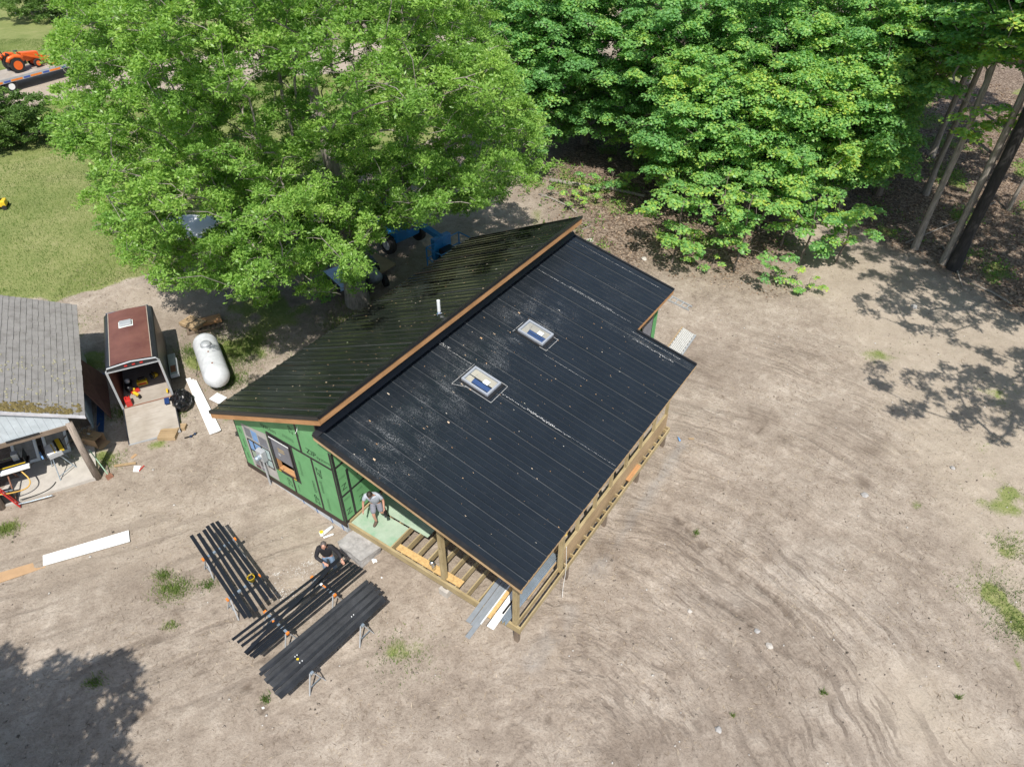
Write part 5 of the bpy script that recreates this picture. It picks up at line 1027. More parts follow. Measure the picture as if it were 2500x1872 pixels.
def board(a, b, h, label, grp, mt, w=.115, hb=None):
    A, B = at(*c3(*a), h), at(*c3(*b), hb if hb is not None else h); m0 = (A + B) / 2; L = (B - A).length / 2; d = B - A; yaw = math.atan2(d.y, d.x)
    q = MB().hexa([(-L, -w / 2, -.019), (L, -w / 2, -.019), (L, w / 2, -.019), (-L, w / 2, -.019), (-L, -w / 2, 0), (L, -w / 2, 0), (L, w / 2, 0), (-L, w / 2, 0)]).build('board', mt, None, loc=m0, bevel=.002)
    q.rotation_euler = (0, -math.atan2(d.z, math.hypot(d.x, d.y)), yaw); tag(q, label, 'board', grp); return q
ords = ['outermost left', 'second', 'third', 'fourth', 'fifth', 'outermost right']
for i, (a, b) in enumerate([((203, 325), (608, 930)), ((255, 312), (643, 925)), ((296, 284), (688, 880)), ((320, 255), (720, 830)), ((354, 235), (765, 797)), ((390, 222), (800, 780))]):
    board(a, b, .765, '%s of the six spaced black boards, the one nearest %s' % (ords[i], 'the grass tuft' if i == 0 else 'the house' if i == 5 else 'the middle') if i in (0, 5) else '%s black board from the left in the row of six spaced boards' % ords[i], 'six spaced black boards', M['bboard'], .105)
for i, (a, b) in enumerate([((507, 1092), (1310, 480)), ((545, 1112), (1362, 508)), ((575, 1138), (1385, 520)), ((612, 1198), (1412, 538)), ((638, 1212), (1432, 550)), ((662, 1222), (1458, 566))]):
    board(a, b, .765, '%s black board, counted from the spaced boards, in the middle row of six' % ['first', 'second', 'third', 'fourth', 'fifth', 'last'][i], 'black boards in the middle row', M['bboard'], .085)
held = board((602, 1190), (1322, 462), .80, 'black board lying aslant over the middle row, held by the man', None, M['bboard'], .11, 1.0)
NB = 11
for i in range(NB):
    f = i / (NB - 1); j1, j2 = random.Random(i).uniform(-14, 14), random.Random(i + 50).uniform(-16, 16)
    f = f + (.018 if i in (3, 8) else -.012 if i in (1, 6) else 0); a = (705 + f * 153 + j1 * .8, 1325 + f * 195 - j1 * .65); b = (1502 + f * 136 + j2 * .8, 655 + f * 137 - j2 * .65)
    board(a, b, .765 + (.004 if i % 2 else 0), '%s dusty black board counted from the middle row, in the tight row of eleven' % ['first', 'second', 'third', 'fourth', 'fifth', 'sixth', 'seventh', 'eighth', 'ninth', 'tenth', 'last'][i], 'tight row of dusty black boards', M['dboard'] if i in (1, 4, 7, 9, 10) else M['dboard2'], .100 if i % 3 else .108)
p = at(*c3(652, 655), .77); o = thing('paint_caddy', 'yellow bucket caddy full of black tools standing on the spaced boards', 'bucket', p, .4)
MB().lathe([(.085, 0), (.11, .16), (.115, .165), (.10, .165), (.08, .02)], 18).build('bucket', M['yellow'], o, smooth=True); MB().lathe([(.09, 0), (.06, .06), (.01, .08)], 14, (0, 0, .11)).build('contents', M['black'], o); MB().tube([(-.11, 0, .14), (-.09, 0, .24), (0, 0, .28), (.09, 0, .24), (.11, 0, .14)], .008, 6).build('handle', M['black'], o)
p = at(*c3(1168, 690), .77); o = thing('paint_brush', 'paint brush with striped handle resting on the middle row of boards', 'brush', p, -.6); MB().box(-.07, .0, -.035, .035, 0, .02).build('bristles', M['white'], o); MB().box(0, .03, -.035, .035, 0, .022).build('ferrule', M['chrome'], o); MB().box(.03, .14, -.018, .018, 0, .02).build('handle', M['orange'], o)
for (x, y), lb in {(810, 958): 'orange plastic clip on the middle row of boards', (990, 1235): 'yellow screw box lid on the dusty boards'}.items():
    q = MB().box(-.03, .03, -.025, .025, 0, .03).build('clip', M['orange'] if x == 810 else M['yellow'], None, loc=at(*c3(x, y), .775), bevel=.005); tag(q, lb, 'clip')
for i, (x, y) in enumerate([(970, 1217), (1023, 1247), (1005, 1262), (1385, 922), (1400, 908), (985, 1205)]):
    q = MB().lathe([(.014, 0), (.014, .02)], 8).build('screw_cap', M['white'], None, loc=at(*c3(x, y), .775)); tag(q, 'tiny white cap lying on the dusty black boards', 'cap', 'white caps on the dusty boards')
# stone, pipe, papers
p = at(*c3(1445, 425), .0); st_ = bmesh.new(); bmesh.ops.create_cube(st_, size=1); bmesh.ops.subdivide_edges(st_, edges=st_.edges, cuts=12, use_grid_fill=True)
for v in st_.verts:
    x, y, z = v.co; wd = .40 - .06 * x; v.co = Vector((x * 1.12, y * 2 * wd * (1 - .12 * (x < -.35)), z * .30 + .06)); nn = mnoise.noise(v.co * 3) * .05 + mnoise.noise(v.co * 9) * .018; v.co += v.co.normalized() * nn
me = bpy.data.meshes.new('stone_slab'); st_.to_mesh(me); st_.free(); so_ = bpy.data.objects.new('stone_slab', me); COL.objects.link(so_); me.materials.append(M['stone']); so_.location = (p.x, p.y, gz(p.x, p.y) + .04); so_.rotation_euler = (0, 0, R(-42)); tag(so_, 'big flat grey stone slab in front of the porch deck', 'stone')
pp0, pp1 = at(*c3(1170, 315), .06), at(*c3(1242, 258), .06); pi = thing('drain_pipe', 'white drain pipe with a yellow test cap lying by the foundation corner', 'pipe', pp0); MB().tube([(0, 0, 0), pp1 - pp0], .055, 14).build('pipe', M['white'], pi, smooth=True)
MB().lathe([(.075, -.06), (.075, .07)], 16, (-.02, 0, .03)).build('hub', M['white'], pi); MB().lathe([(.06, .0), (.06, .02)], 16, (-.02, 0, .10)).build('cap', M['yellow'], pi); MB().tube([(.05, -.12, -.02), (.33, .02, -.02)], .03, 10).build('side_pipe', M['white'], pi)
def crumple(px, py, s, label, mt=None):
    b = bmesh.new(); bmesh.ops.create_icosphere(b, subdivisions=2, radius=s)
    for v in b.verts: v.co *= 1 + mnoise.noise(v.co * 30 / (s * 10) + Vector((px, py, 0))) * .9
    me = bpy.data.meshes.new('crumpled_paper'); b.to_mesh(me); b.free(); o = bpy.data.objects.new('crumpled_paper', me); COL.objects.link(o); me.materials.append(mt or M['white']); q = at(px, py); o.location = (q.x, q.y, gz(q.x, q.y) + s * .5); o.scale = (1, .8, .6); tag(o, label, 'litter')
crumple(*c3(1553, 512), .075, 'crumpled white paper on the dirt between the stone and the dusty boards'); crumple(998, 1307, .05, 'scrap of white paper lying under the deck joists'); crumple(*c3(1605, 633), .025, 'tiny white scrap beside the dusty boards'); crumple(*c3(732, 1583), .035, 'small pale stone chip below the dusty boards')
# ------------------------------------------------------------------ things on and around the porch
def hthing(name, label, cat, u, v, z, rz=0, group=None): return thing(name, label, cat, H(u, v, z), HYAW + rz, group)
o = hthing('osb_plank', 'long orange brown strand board plank lying across the porch joists', 'plank', .24, 3.37, DZ + .0, 0); MB().hexa([(-.12, -1.2, 0), (.12, -1.2, 0), (.08, 1.2, 0), (-.14, 1.2, 0), (-.12, -1.2, .02), (.12, -1.2, .02), (.08, 1.2, .02), (-.14, 1.2, .02)]).build('board', M['osb'], o)
o = hthing('flue_elbow', 'shiny steel flue elbow standing on the strand board plank', 'flue pipe', .2, 3.17, DZ + .022); MB().lathe([(.065, 0), (.065, .16), (.058, .17), (.065, .18), (.065, .24)], 18).build('pipe', M['chrome'], o, smooth=True); MB().tube([(0, 0, .23), (-.02, .01, .30), (-.08, .04, .35)], .062, 14).build('elbow', M['chrome'], o, smooth=True)
c4 = lambda x, y: (850 + x / 3.312, 1150 + y / 3.312)
def long_board(name, a, b, w, th, z, label, cat, mt, grp=None, zb=None):
    A, B = a, b; d = B - A; m0 = (A + B) / 2; L = d.length / 2; q = MB().box(-L, L, -w / 2, w / 2, 0, th).build(name, mt, None, loc=m0, bevel=.002); q.rotation_euler = (0, -math.atan2(d.z, math.hypot(d.x, d.y)), math.atan2(d.y, d.x)); tag(q, label, cat, grp); return q
GG = 'grey composite boards on the porch corner'
M['gboard'] = simple('blue_grey_board', (.24, .265, .29), .5, .12, 4)
def hb(u0, v0, u1, v1, w, th, z, *a, **k): return long_board(a[0], H(u0, v0, z), H(u1, v1, z), w, th, z, *a[1:], **k)
hb(-.62, 1.30, 2.6, 1.42, .145, .026, DZ + .002, 'composite_board', 'left grey board of the pair sticking out over the deck edge', 'board', M['gboard'], grp=GG)
hb(-.64, 1.13, 2.6, 1.26, .145, .026, DZ + .004, 'composite_board', 'right grey board of the pair sticking out over the deck edge', 'board', M['gboard'], grp=GG)
hb(-1.02, 1.02, 2.2, 1.10, .14, .026, DZ + .034, 'composite_board', 'grey board sticking furthest out from the porch corner', 'board', M['gboard'], grp=GG)
hb(-.50, .95, 2.6, 1.04, .03, .05, DZ + .06, 'trim_strip', 'thin white edge strip beside the grey boards', 'trim strip', M['white'])
hb(-.44, .68, 2.5, .80, .22, .022, DZ + .05, 'white_board', 'white board sticking out over the deck edge beside the corner post', 'board', M['white'])
hb(-.2, .90, 2.3, .98, .12, .03, DZ + .02, 'osb_strip', 'pale strand board strip between the grey and the white boards', 'board', M['osb'])
for i in range(7):
    hb(-.12 + .05 * (i % 3), .40 + i * .032, 2.55 + .04 * (i % 4), .36 + i * .036, .028, .045, DZ + .01 + .01 * (i % 2), 'steel_stud', 'long thin galvanised channel in the bundle by the corner post', 'metal channel', M['galv'], grp='galvanised channels bundled on the porch edge')
for i in range(5):
    hb(-.1 + .04 * (i % 3), .42 + i * .035, 2.6, .40 + i * .038, .03, .045, DZ + .062, 'steel_stud', 'long thin galvanised channel on top of the bundle by the corner post', 'metal channel', M['galv'], grp='galvanised channels on top of the bundle')
hb(.1, .64, 2.5, .66, .05, .04, DZ + .06, 'black_strip', 'long black strip lying along the steel bundle', 'metal channel', M['black'])
hb(.9, .34, 2.4, .33, .04, .05, DZ + .0, 'batten', 'pale wooden batten edging the steel bundle', 'batten', M['ply_x'])
hb(6.5, .09, 7.35, .09, .15, .022, DZ + .0, 'short_board', 'short orange board laid on the blocks outside the knee wall', 'board', M['fir_x'])
o = hthing('tool_harness', 'yellow strap and black bag hanging inside the opening by the second post', 'tool bag', 3.0, .5, 1.0); MB().box(-.12, .12, 0, .16, -.25, 0).build('bag', M['black'], o, bevel=.03); MB().tube([(-.1, -.1, .02), (0, -.12, .1), (.14, -.08, .05)], .02, 8).build('strap', M['yellow'], o)
hose([H(2.3, -.02, 1.6), H(2.28, -.06, 1.1), H(2.24, -.10, .5), H(2.1, -.12, .1), H(1.95, -.2, -.3)], .006, M['white'], 'thin white cable hanging from the roof edge at the second post', 'cable')
# ladder section and scaffold plank beyond the house
def quad_frame(P, h=.06): a, b, c, d = [at(x, y, h) for x, y in P]; return a, b, c, d
cL = lambda x, y: (1550 + x / 7.52, 680 + y / 7.52)
A, B, C_, D_ = quad_frame([cL(668, 318), cL(1045, 508), cL(990, 572), cL(600, 388)]); lo = thing('ladder', 'short aluminium ladder section lying on the dirt beyond the eave', 'ladder', A)
MB().beam((0, 0, 0), B - A, .03, .075).build('rail', M['grey'], lo); MB().beam(D_ - A, C_ - A, .03, .075).build('rail', M['grey'], lo)
for f in (.06, .33, .6, .87): MB().beam((B - A) * f, (D_ - A) + (C_ - D_) * f, .04, .03).build('rung', M['grey'], lo)
A, B, C_, D_ = quad_frame([cL(868, 890), cL(1112, 1038), cL(770, 1530), cL(540, 1350)], .12); po = thing('scaffold_plank', 'wide perforated aluminium walk board lying beyond the roof step', 'walk board', A)
q = MB(); nx1 = 9
for i in range(nx1): f0, f1 = i / nx1 + .012, (i + 1) / nx1 - .012; a0, a1 = (B - A) * f0, (B - A) * f1; q.hexa([a0, a1, (D_ - A) + (C_ - D_) * f1, (D_ - A) + (C_ - D_) * f0, a0 + Vector((0, 0, .02)), a1 + Vector((0, 0, .02)), (D_ - A) + (C_ - D_) * f1 + Vector((0, 0, .02)), (D_ - A) + (C_ - D_) * f0 + Vector((0, 0, .02))])
q.build('deck', simple('worn_aluminium', (.50, .50, .48), .6, .25, 14), po); MB().beam(Vector((0, 0, -.01)), D_ - A, .05, .10).build('side_rail', M['ply_x'], po); MB().beam(B - A, C_ - A, .05, .10).build('side_rail', M['grey'], po)
for i in range(9):
    f = (i + .5) / 9
    MB().beam((D_ - A) * (f - .03) + (B - A) * .05 + Vector((0, 0, .022)), (D_ - A) * (f + .03) + (B - A) * .05 + Vector((0, 0, .022)), .02, .006).build('slot', M['black'], po); MB().beam((B - A) * .94 + (C_ - B) * (f - .03) + Vector((0, 0, .022)), (B - A) * .94 + (C_ - B) * (f + .03) + Vector((0, 0, .022)), .02, .006).build('slot', M['black'], po)
p = at(1658, 1072); o = thing('bottle', 'empty clear bottle lying on the dirt past the end of the deck', 'bottle', (p.x, p.y, gz(p.x, p.y) + .035), R(100)); MB().lathe([(.02, -.1), (.035, -.09), (.035, .04), (.015, .09), (.015, .12)], 14, (0, 0, 0), 'x').build('bottle_body', M['bluet'], o, smooth=True); MB().lathe([(.017, 0), (.017, .02)], 10, (.12, 0, 0), 'x').build('cap', M['white'], o)
p = at(1688, 1070, .01); q = MB().box(-.1, .1, -.03, .03, 0, .02).build('offcut', M['ply_x'], None, loc=p); tag(q, 'tiny pale wood offcut right of the bottle', 'offcut')
for i, (x, y, s, lb) in enumerate([(1572, 633, .14, 'pale round stone on the bare ground right of the roof peak'), (1440, 588, .17, 'pale boulder between the roof peak and the litter'), (2110, 1208, .12, 'flat grey stone at the dark stain on the right'), (1880, 1575, .10, 'light stone by the cracks in the earth'), (1850, 1537, .08, 'grey stone on the rilled slope'), (1755, 1780, .09, 'dark grey stone near the bottom edge'), (2325, 1140, .09, 'grey stone in the thin grass at the right'), (1685, 1490, .07, 'small pale stone below the porch corner'), (2230, 748, .15, 'grey stone at the edge of the tree shade')]):
    b = bmesh.new(); bmesh.ops.create_icosphere(b, subdivisions=3, radius=s)
    for v in b.verts: v.co *= 1 + mnoise.noise(v.co / s * 1.3 + Vector((i * 7, 0, 0))) * .35; v.co.z *= .6
    me = bpy.data.meshes.new('stone'); b.to_mesh(me); b.free(); o = bpy.data.objects.new('stone', me); COL.objects.link(o); me.materials.append(M['stone'] if i not in (0, 1, 3, 7) else M['concrete']); q = at(x, y); o.location = (q.x, q.y, gz(q.x, q.y) + s * .15); tag(o, lb, 'stone')
# ------------------------------------------------------------------ machines under the oak and on the road
M['lblue'] = simple('machine_blue', (.015, .17, .42), .4, .15, 3)
A, B = at(905, 480, 1.9), at(1075, 592, 1.5); d = B - A; yaw = math.atan2(d.y, d.x); g = gz(A.x, A.y); lf = thing('telehandler', 'blue telescopic lift with a caged basket, half hidden under the oak', 'lift', (A.x, A.y, g), yaw); L = math.hypot(d.x, d.y)
MB().beam((-.6, 0, 2.1), (L * .62, 0, 1.75), .34, .36).build('boom', M['lblue'], lf, bevel=.02); MB().beam((L * .6, 0, 1.78), (L, 0, 1.5), .24, .26).build('inner_boom', M['lblue'], lf, bevel=.02)
MB().box(-.9, 2.6, -.75, .75, .55, 1.15).build('chassis', M['lblue'], lf, bevel=.08); MB().box(.2, 2.2, .25, .85, 1.15, 1.75).build('engine_hood', M['grey'], lf, bevel=.08); MB().box(-.7, .5, .3, .95, 1.15, 2.0).build('cab', M['black'], lf, bevel=.05)
for x in (-.5, 2.2):
    for s in (-1, 1):
        w = MB().lathe([(.30, -.14), (.48, -.13), (.5, 0), (.48, .13), (.30, .14)], 24, (x, s * .92, .5), 'y').build('wheel', M['rubber'], lf); MB().lathe([(.27, -.02), (.05, .02)], 16, (x, s * 1.05, .5), 'y').build('rim', M['grey'], w)
MB().box(L - .1, L + .15, -.5, .5, .55, 1.6).build('fork_frame', M['lblue'], lf)
bk = empty('basket', (0, 0, 0)); bpy.data.objects.remove(bk); bm2 = MB(); bx0, bx1, by0, by1, bz0, bz1 = L + .15, L + 1.15, -1.0, 1.0, .35, 1.45
for z in (bz0, (bz0 + bz1) / 2, bz1):
    for a, b in (((bx0, by0), (bx1, by0)), ((bx1, by0), (bx1, by1)), ((bx1, by1), (bx0, by1)), ((bx0, by1), (bx0, by0))): bm2.beam((*a, z), (*b, z), .04, .04)
for x, y in ((bx0, by0), (bx1, by0), (bx1, by1), (bx0, by1), (bx1, 0), (bx0, 0)): bm2.beam((x, y, bz0), (x, y, bz1), .045, .045)
bm2.build('basket_frame', M['lblue'], lf); MB().box(bx0, bx1, by0, by1, bz0 - .03, bz0 - .01).build('basket_floor', M['dark_y'], lf); MB().box(bx0 + .1, bx0 + .5, -.35, .3, bz0, bz0 + .8).build('control_box', M['black'], lf); MB().lathe([(.14, 0), (.12, .25), (.02, .3)], 14, (bx0 + .6, .45, bz0)).build('white_jug', M['white'], lf)
# boat under a pale cover
A, B = at(415, 555, .9), at(600, 560, .9); m0 = (A + B) / 2; yaw = math.atan2((B - A).y, (B - A).x) - .15; bt = thing('covered_boat', 'boat under a pale silvery cover standing behind the oak branches', 'boat', (m0.x, m0.y, gz(m0.x, m0.y)), yaw)
secs = [(-2.5, .05, .7), (-2.2, .55, .35), (-1.2, .95, .25), (.3, 1.0, .25), (1.7, .95, .3), (2.2, .85, .4)]; hull = MB(); n = 9; vs = []
for x, w, zb in secs:
    for k in range(n): a = math.pi * k / (n - 1); vs.append((x, -w * math.cos(a), .95 - (.95 - zb) * math.sin(a) ** .7))
hull.add(vs, [(j * n + k, j * n + k + 1, (j + 1) * n + k + 1, (j + 1) * n + k) for j in range(len(secs) - 1) for k in range(n - 1)]); hull.build('hull', M['white'], bt, smooth=True)
cov = MB(); vs = []
for x, w, zb in secs:
    for k in range(n): a = math.pi * k / (n - 1); vs.append((x, -(w + .05) * math.cos(a), .93 + (.45 - .08 * abs(x)) * math.sin(a) ** 1.5 * (1 if w > .1 else .1)))
cov.add(vs, [(j * n + k, j * n + k + 1, (j + 1) * n + k + 1, (j + 1) * n + k) for j in range(len(secs) - 1) for k in range(n - 1)]); cov.build('cover', simple('silver_cover', (.66, .67, .70), .5, .1, 3), bt, smooth=True)
slab_between('metal_sheet', [at(577, 600, .3), at(600, 590, .3), at(590, 560, .3), at(570, 570, .3)], .03, M['bluet'], 'blue sheet end showing beside the covered boat', 'metal sheet')
# dark utility trailer and quad bike behind the trunk
p = at(838, 700, 0); ut = thing('utility_trailer', 'small dark grey utility trailer left of the oak trunk', 'trailer', (p.x, p.y, gz(p.x, p.y)), R(-52)); MB().box(-1.0, 1.0, -.6, .6, .45, .5).build('bed', M['galv'], ut); 
for s in (-1, 1): MB().box(-1.0, 1.0, s * .6 - .02, s * .6 + .02, .5, .75).build('side', M['black'], ut); MB().lathe([(.26, -.08), (.28, 0), (.26, .08)], 18, (0, s * .72, .28), 'y').build('wheel', M['rubber'], ut)
MB().beam((-1.0, 0, .45), (-2.0, 0, .45), .08, .08).build('tongue', M['black'], ut)
p = at(908, 690, 0); qb = thing('quad_bike', 'grey quad bike behind the oak trunk', 'quad bike', (p.x, p.y, gz(p.x, p.y)), R(-62)); MB().box(-.8, .5, -.3, .3, .45, .75).build('body', M['greyfilm'], qb, bevel=.08); MB().box(-.95, -.2, -.42, .42, .75, .8).build('rack', M['black'], qb)
MB().lathe([(.02, -.2), (.26, -.12), (.3, .1), (.02, .25)], 16, (.7, 0, .66), 'x').build('front_cowl', simple('grey_cowl', (.30, .33, .36), .35), qb, smooth=True); MB().tube([(.25, -.35, 1.0), (.2, 0, .95), (.25, .35, 1.0)], .02, 6).build('handlebar', M['black'], qb); MB().box(-.55, .1, -.14, .14, .76, .86).build('seat', M['black'], qb, bevel=.04)
for x in (-.6, .6):
    for s in (-1, 1): MB().lathe([(.15, -.11), (.27, -.1), (.28, 0), (.27, .1), (.15, .11)], 18, (x, s * .45, .28), 'y').build('wheel', M['rubber'], qb)
for i in range(2): slab_between('plywood_sheet', [at(912, 618 + i * 4, .25 + .05 * i), at(966, 645 + i * 3, .25 + .05 * i), at(925, 672, .25 + .05 * i), at(880, 645, .25 + .05 * i)], .025, M['ply_x'], ['lower plywood sheet on the pile behind the quad bike', 'upper plywood sheet on the pile behind the quad bike'][i], 'plywood', 'plywood sheets behind the quad bike')
# flatbed trailer with the orange tractor
A, B = at(-40, 215, .85), at(108, 176, .85); d = (B - A); yaw = math.atan2(d.y, d.x); fb = thing('flatbed_trailer', 'long flatbed trailer with yellow and blue side stripes on the gravel road', 'flatbed trailer', (A.x, A.y, gz(A.x, A.y)), yaw); L = 9.0
MB().box(-2.0, L, 0, 2.3, .82, .98).build('bed', M['tfloor'], fb); sd = MB().box(-2.0, L, -.04, 0, .70, .99).build('side_rail', M['grey'], fb)
q = MB()
for i in range(6): q.box(.4 + i * 1.4, 1.2 + i * 1.4, -.05, -.04, .74, .86)
tag(q.build('reflective_stripe', M['orange'], sd), 'orange yellow side stripe'); q = MB()
for i in range(6): q.box(1.3 + i * 1.4, 1.75 + i * 1.4, -.05, -.04, .74, .86)
tag(q.build('reflective_stripe', simple('stripe_blue', (.05, .1, .35), .5), sd), 'blue side stripe')
for x in (1.6, 2.8): 
    for y in (.15, 2.15): w = MB().lathe([(.2, -.14), (.42, -.13), (.44, 0), (.42, .13), (.2, .14)], 22, (x - 1.1, y, .42), 'y').build('wheel', M['rubber'], fb); MB().lathe([(.22, -.15), (.10, -.12)], 16, (x - 1.1, y, .42), 'y').build('rim', M['white'], w)
MB().box(-2, -1.6, .3, 2.0, .98, 1.5).build('ramp_stack', M['yellow'], fb)
def FP(x, y, z=0): c, s = math.cos(yaw), math.sin(yaw); return Vector((A.x + x * c - y * s, A.y + x * s + y * c, fb.location.z + z))
tw = thing('tractor', 'bright orange compact tractor with a front loader riding on the flatbed', 'tractor', FP(2.6, 1.15, .98), yaw)
tw.scale = (.84, .84, .84); M['torange'] = simple('tractor_orange', (.74, .13, .02), .35, .1, 3)
for s in (-1, 1):
    w = MB().lathe([(.30, -.16), (.56, -.15), (.6, 0), (.56, .15), (.30, .16)], 26, (.35, s * .62, .6), 'y').build('rear_wheel', M['rubber'], tw); MB().lathe([(.36, -.17), (.34, -.02), (.34, .02), (.36, .17)], 20, (.35, s * .62, .6), 'y').build('rim', M['torange'], w)
    w = MB().lathe([(.20, -.11), (.33, -.1), (.35, 0), (.33, .1), (.20, .11)], 22, (2.1, s * .5, .35), 'y').build('front_wheel', M['rubber'], tw); MB().lathe([(.20, -.12), (.2, .12)], 16, (2.1, s * .5, .35), 'y').build('rim', M['torange'], w)
    MB().tube([(-.3, s * .62, .95), (-.1, s * .62, 1.22), (.35, s * .62, 1.3), (.8, s * .62, 1.2), (1.0, s * .62, .85)], .16, 8).build('mudguard', M['torange'], tw, smooth=True)
    MB().beam((1.1, s * .42, 1.25), (3.0, s * .42, .55), .10, .14).build('loader_arm', M['torange'], tw)
MB().hexa([(1.2, -.3, .6), (2.6, -.25, .6), (2.6, .25, .6), (1.2, .3, .6), (1.2, -.3, 1.35), (2.55, -.22, 1.18), (2.55, .22, 1.18), (1.2, .3, 1.35)]).build('bonnet', M['torange'], tw, bevel=.05); MB().box(-.1, 1.3, -.32, .32, .45, .75).build('chassis', M['black'], tw)
MB().box(.15, .6, -.25, .25, .95, 1.1).build('seat', M['black'], tw, bevel=.04); MB().box(.1, .2, -.25, .25, 1.1, 1.5).build('seat_back', M['black'], tw, bevel=.03); MB().tube([(1.1, 0, 1.2), (.9, 0, 1.5)], .02, 6).build('steering_column', M['black'], tw); MB().lathe([(.18, 0), (.19, .015), (.18, .03)], 18, (.88, 0, 1.5)).build('steering_wheel', M['black'], tw)
q = MB(); q.beam((-.2, -.5, .9), (-.75, -.5, 2.6), .07, .07); q.beam((-.2, .5, .9), (-.75, .5, 2.6), .07, .07); q.beam((-.75, -.5, 2.6), (-.75, .5, 2.6), .07, .07); q.build('roll_bar', M['black'], tw)
MB().hexa([(3.0, -.8, .1), (3.7, -.8, .0), (3.7, .8, .0), (3.0, .8, .1), (3.0, -.8, .7), (3.1, -.8, .7), (3.1, .8, .7), (3.0, .8, .7)]).build('bucket', M['torange'], tw)
p = at(5, 512); q = thing('yellow_mower', 'small yellow machine at the left edge of the lawn', 'machine', (p.x, p.y, gz(p.x, p.y)), .3); MB().box(-.35, .3, -.25, .25, .15, .45).build('deck', M['yellow'], q, bevel=.04); MB().lathe([(.12, 0), (.12, .2)], 14, (0, 0, .45)).build('engine', M['black'], q); MB().tube([(-.3, -.2, .4), (-.9, -.2, .9), (-.9, .2, .9), (-.3, .2, .4)], .02, 6).build('handle', M['black'], q)
for s in (-1, 1): MB().lathe([(.12, -.03), (.12, .03)], 14, (.2, s * .28, .12), 'y').build('wheel', M['rubber'], q); MB().lathe([(.12, -.03), (.12, .03)], 14, (-.25, s * .28, .12), 'y').build('wheel', M['rubber'], q)
p = at(215, 50); q = thing('blue_tarp', 'blue tarp over a low heap far behind the oak crown', 'tarp', (p.x, p.y, gz(p.x, p.y))); b = bmesh.new(); bmesh.ops.create_icosphere(b, subdivisions=3, radius=1)
for v in b.verts: v.co = Vector((v.co.x * 2.2, v.co.y * 1.4, max(0, v.co.z) * .9)) * (1 + .15 * mnoise.noise(v.co * 2))
me = bpy.data.meshes.new('sheet'); b.to_mesh(me); b.free(); o = bpy.data.objects.new('sheet', me); COL.objects.link(o); me.materials.append(M['blue']); o.parent = q
p = at(38, 36, 0); q = MB().tube([(0, 0, 0), (0, 0, 1.2)], .09, 10).build('post', M['white'], None, loc=(p.x, p.y, gz(p.x, p.y))); tag(q, 'short white post in the rough grass at the top left', 'post')
# ------------------------------------------------------------------ trees
M['leaf_oak'] = leaf_mat('oak_leaf', [(.05, (.11, .22, .045)), (.35, (.185, .35, .07)), (.65, (.28, .46, .095)), (.95, (.41, .56, .14))], .40, .38)
M['leaf_maple'] = leaf_mat('maple_leaf', [(.05, (.09, .21, .07)), (.35, (.165, .37, .125)), (.60, (.26, .48, .135)), (.82, (.42, .57, .12)), (1.0, (.60, .63, .11))], .40, .42)
M['leaf_dark'] = leaf_mat('shrub_leaf', [(.1, (.07, .14, .035)), (.5, (.12, .22, .05)), (.9, (.20, .31, .08))], .3, .45)
M['leaf_weed'] = leaf_mat('weed_leaf', [(.1, (.06, .14, .025)), (.5, (.12, .25, .04)), (.9, (.24, .36, .06))], .35, .5)
def inpoly(px, py, poly):
    c = np.zeros(px.shape, bool); n = len(poly); j = n - 1
    for i in range(n):
        xi, yi = poly[i]; xj, yj = poly[j]
        k = ((yi > py) != (yj > py)) & (px < (xj - xi) * (py - yi) / (yj - yi + 1e-9) + xi); c ^= k; j = i
    return c
def poisson(P, r, nmax):
    out = []
    A = np.empty((0, 3))
    for p in P:
        if len(A) == 0 or np.min(((A - p) ** 2 * (1, 1, 1.6)).sum(1)) > r * r: A = np.vstack([A, p])
        if len(A) >= nmax: break
    return A
def clump_centres(c, rad, n, sep, rs, shell=.5, poly=None, holes=(), zmin=None, cand=6000, flat_bottom=-.75, lob=.14):
    d = rs.normal(size=(cand, 3)); d /= np.linalg.norm(d, axis=1)[:, None]; rr = rs.uniform(shell ** 2, 1, cand) ** .5
    d = d * rr[:, None]; k = d[:, 2] > flat_bottom; d = d[k]
    wob = 1 + .16 * np.sin(3.1 * np.arctan2(d[:, 1], d[:, 0]) + c[0]) + .10 * np.sin(7 * np.arctan2(d[:, 1], d[:, 0]) + 4 * d[:, 2])
    lobe = np.array([mnoise.noise(Vector((a * 2.4 + c[0], b * 2.4 + c[1], e * 2.4))) for a, b, e in d / np.linalg.norm(d, axis=1)[:, None]]) * lob * 2
    P = np.array(c) + d * (1 + lobe)[:, None] * np.array(rad) * np.stack([wob, wob, 1 + 0 * wob], 1)
    if zmin is not None: P = P[P[:, 2] > zmin]
    if poly is not None:
        px, py = seen(P[:, 0], P[:, 1], P[:, 2]); k = inpoly(px, py, poly)
        for hx, hy, hr in holes: k &= np.hypot(px - hx, py - hy) > hr
        P = P[k]
    return poisson(P, sep, n)
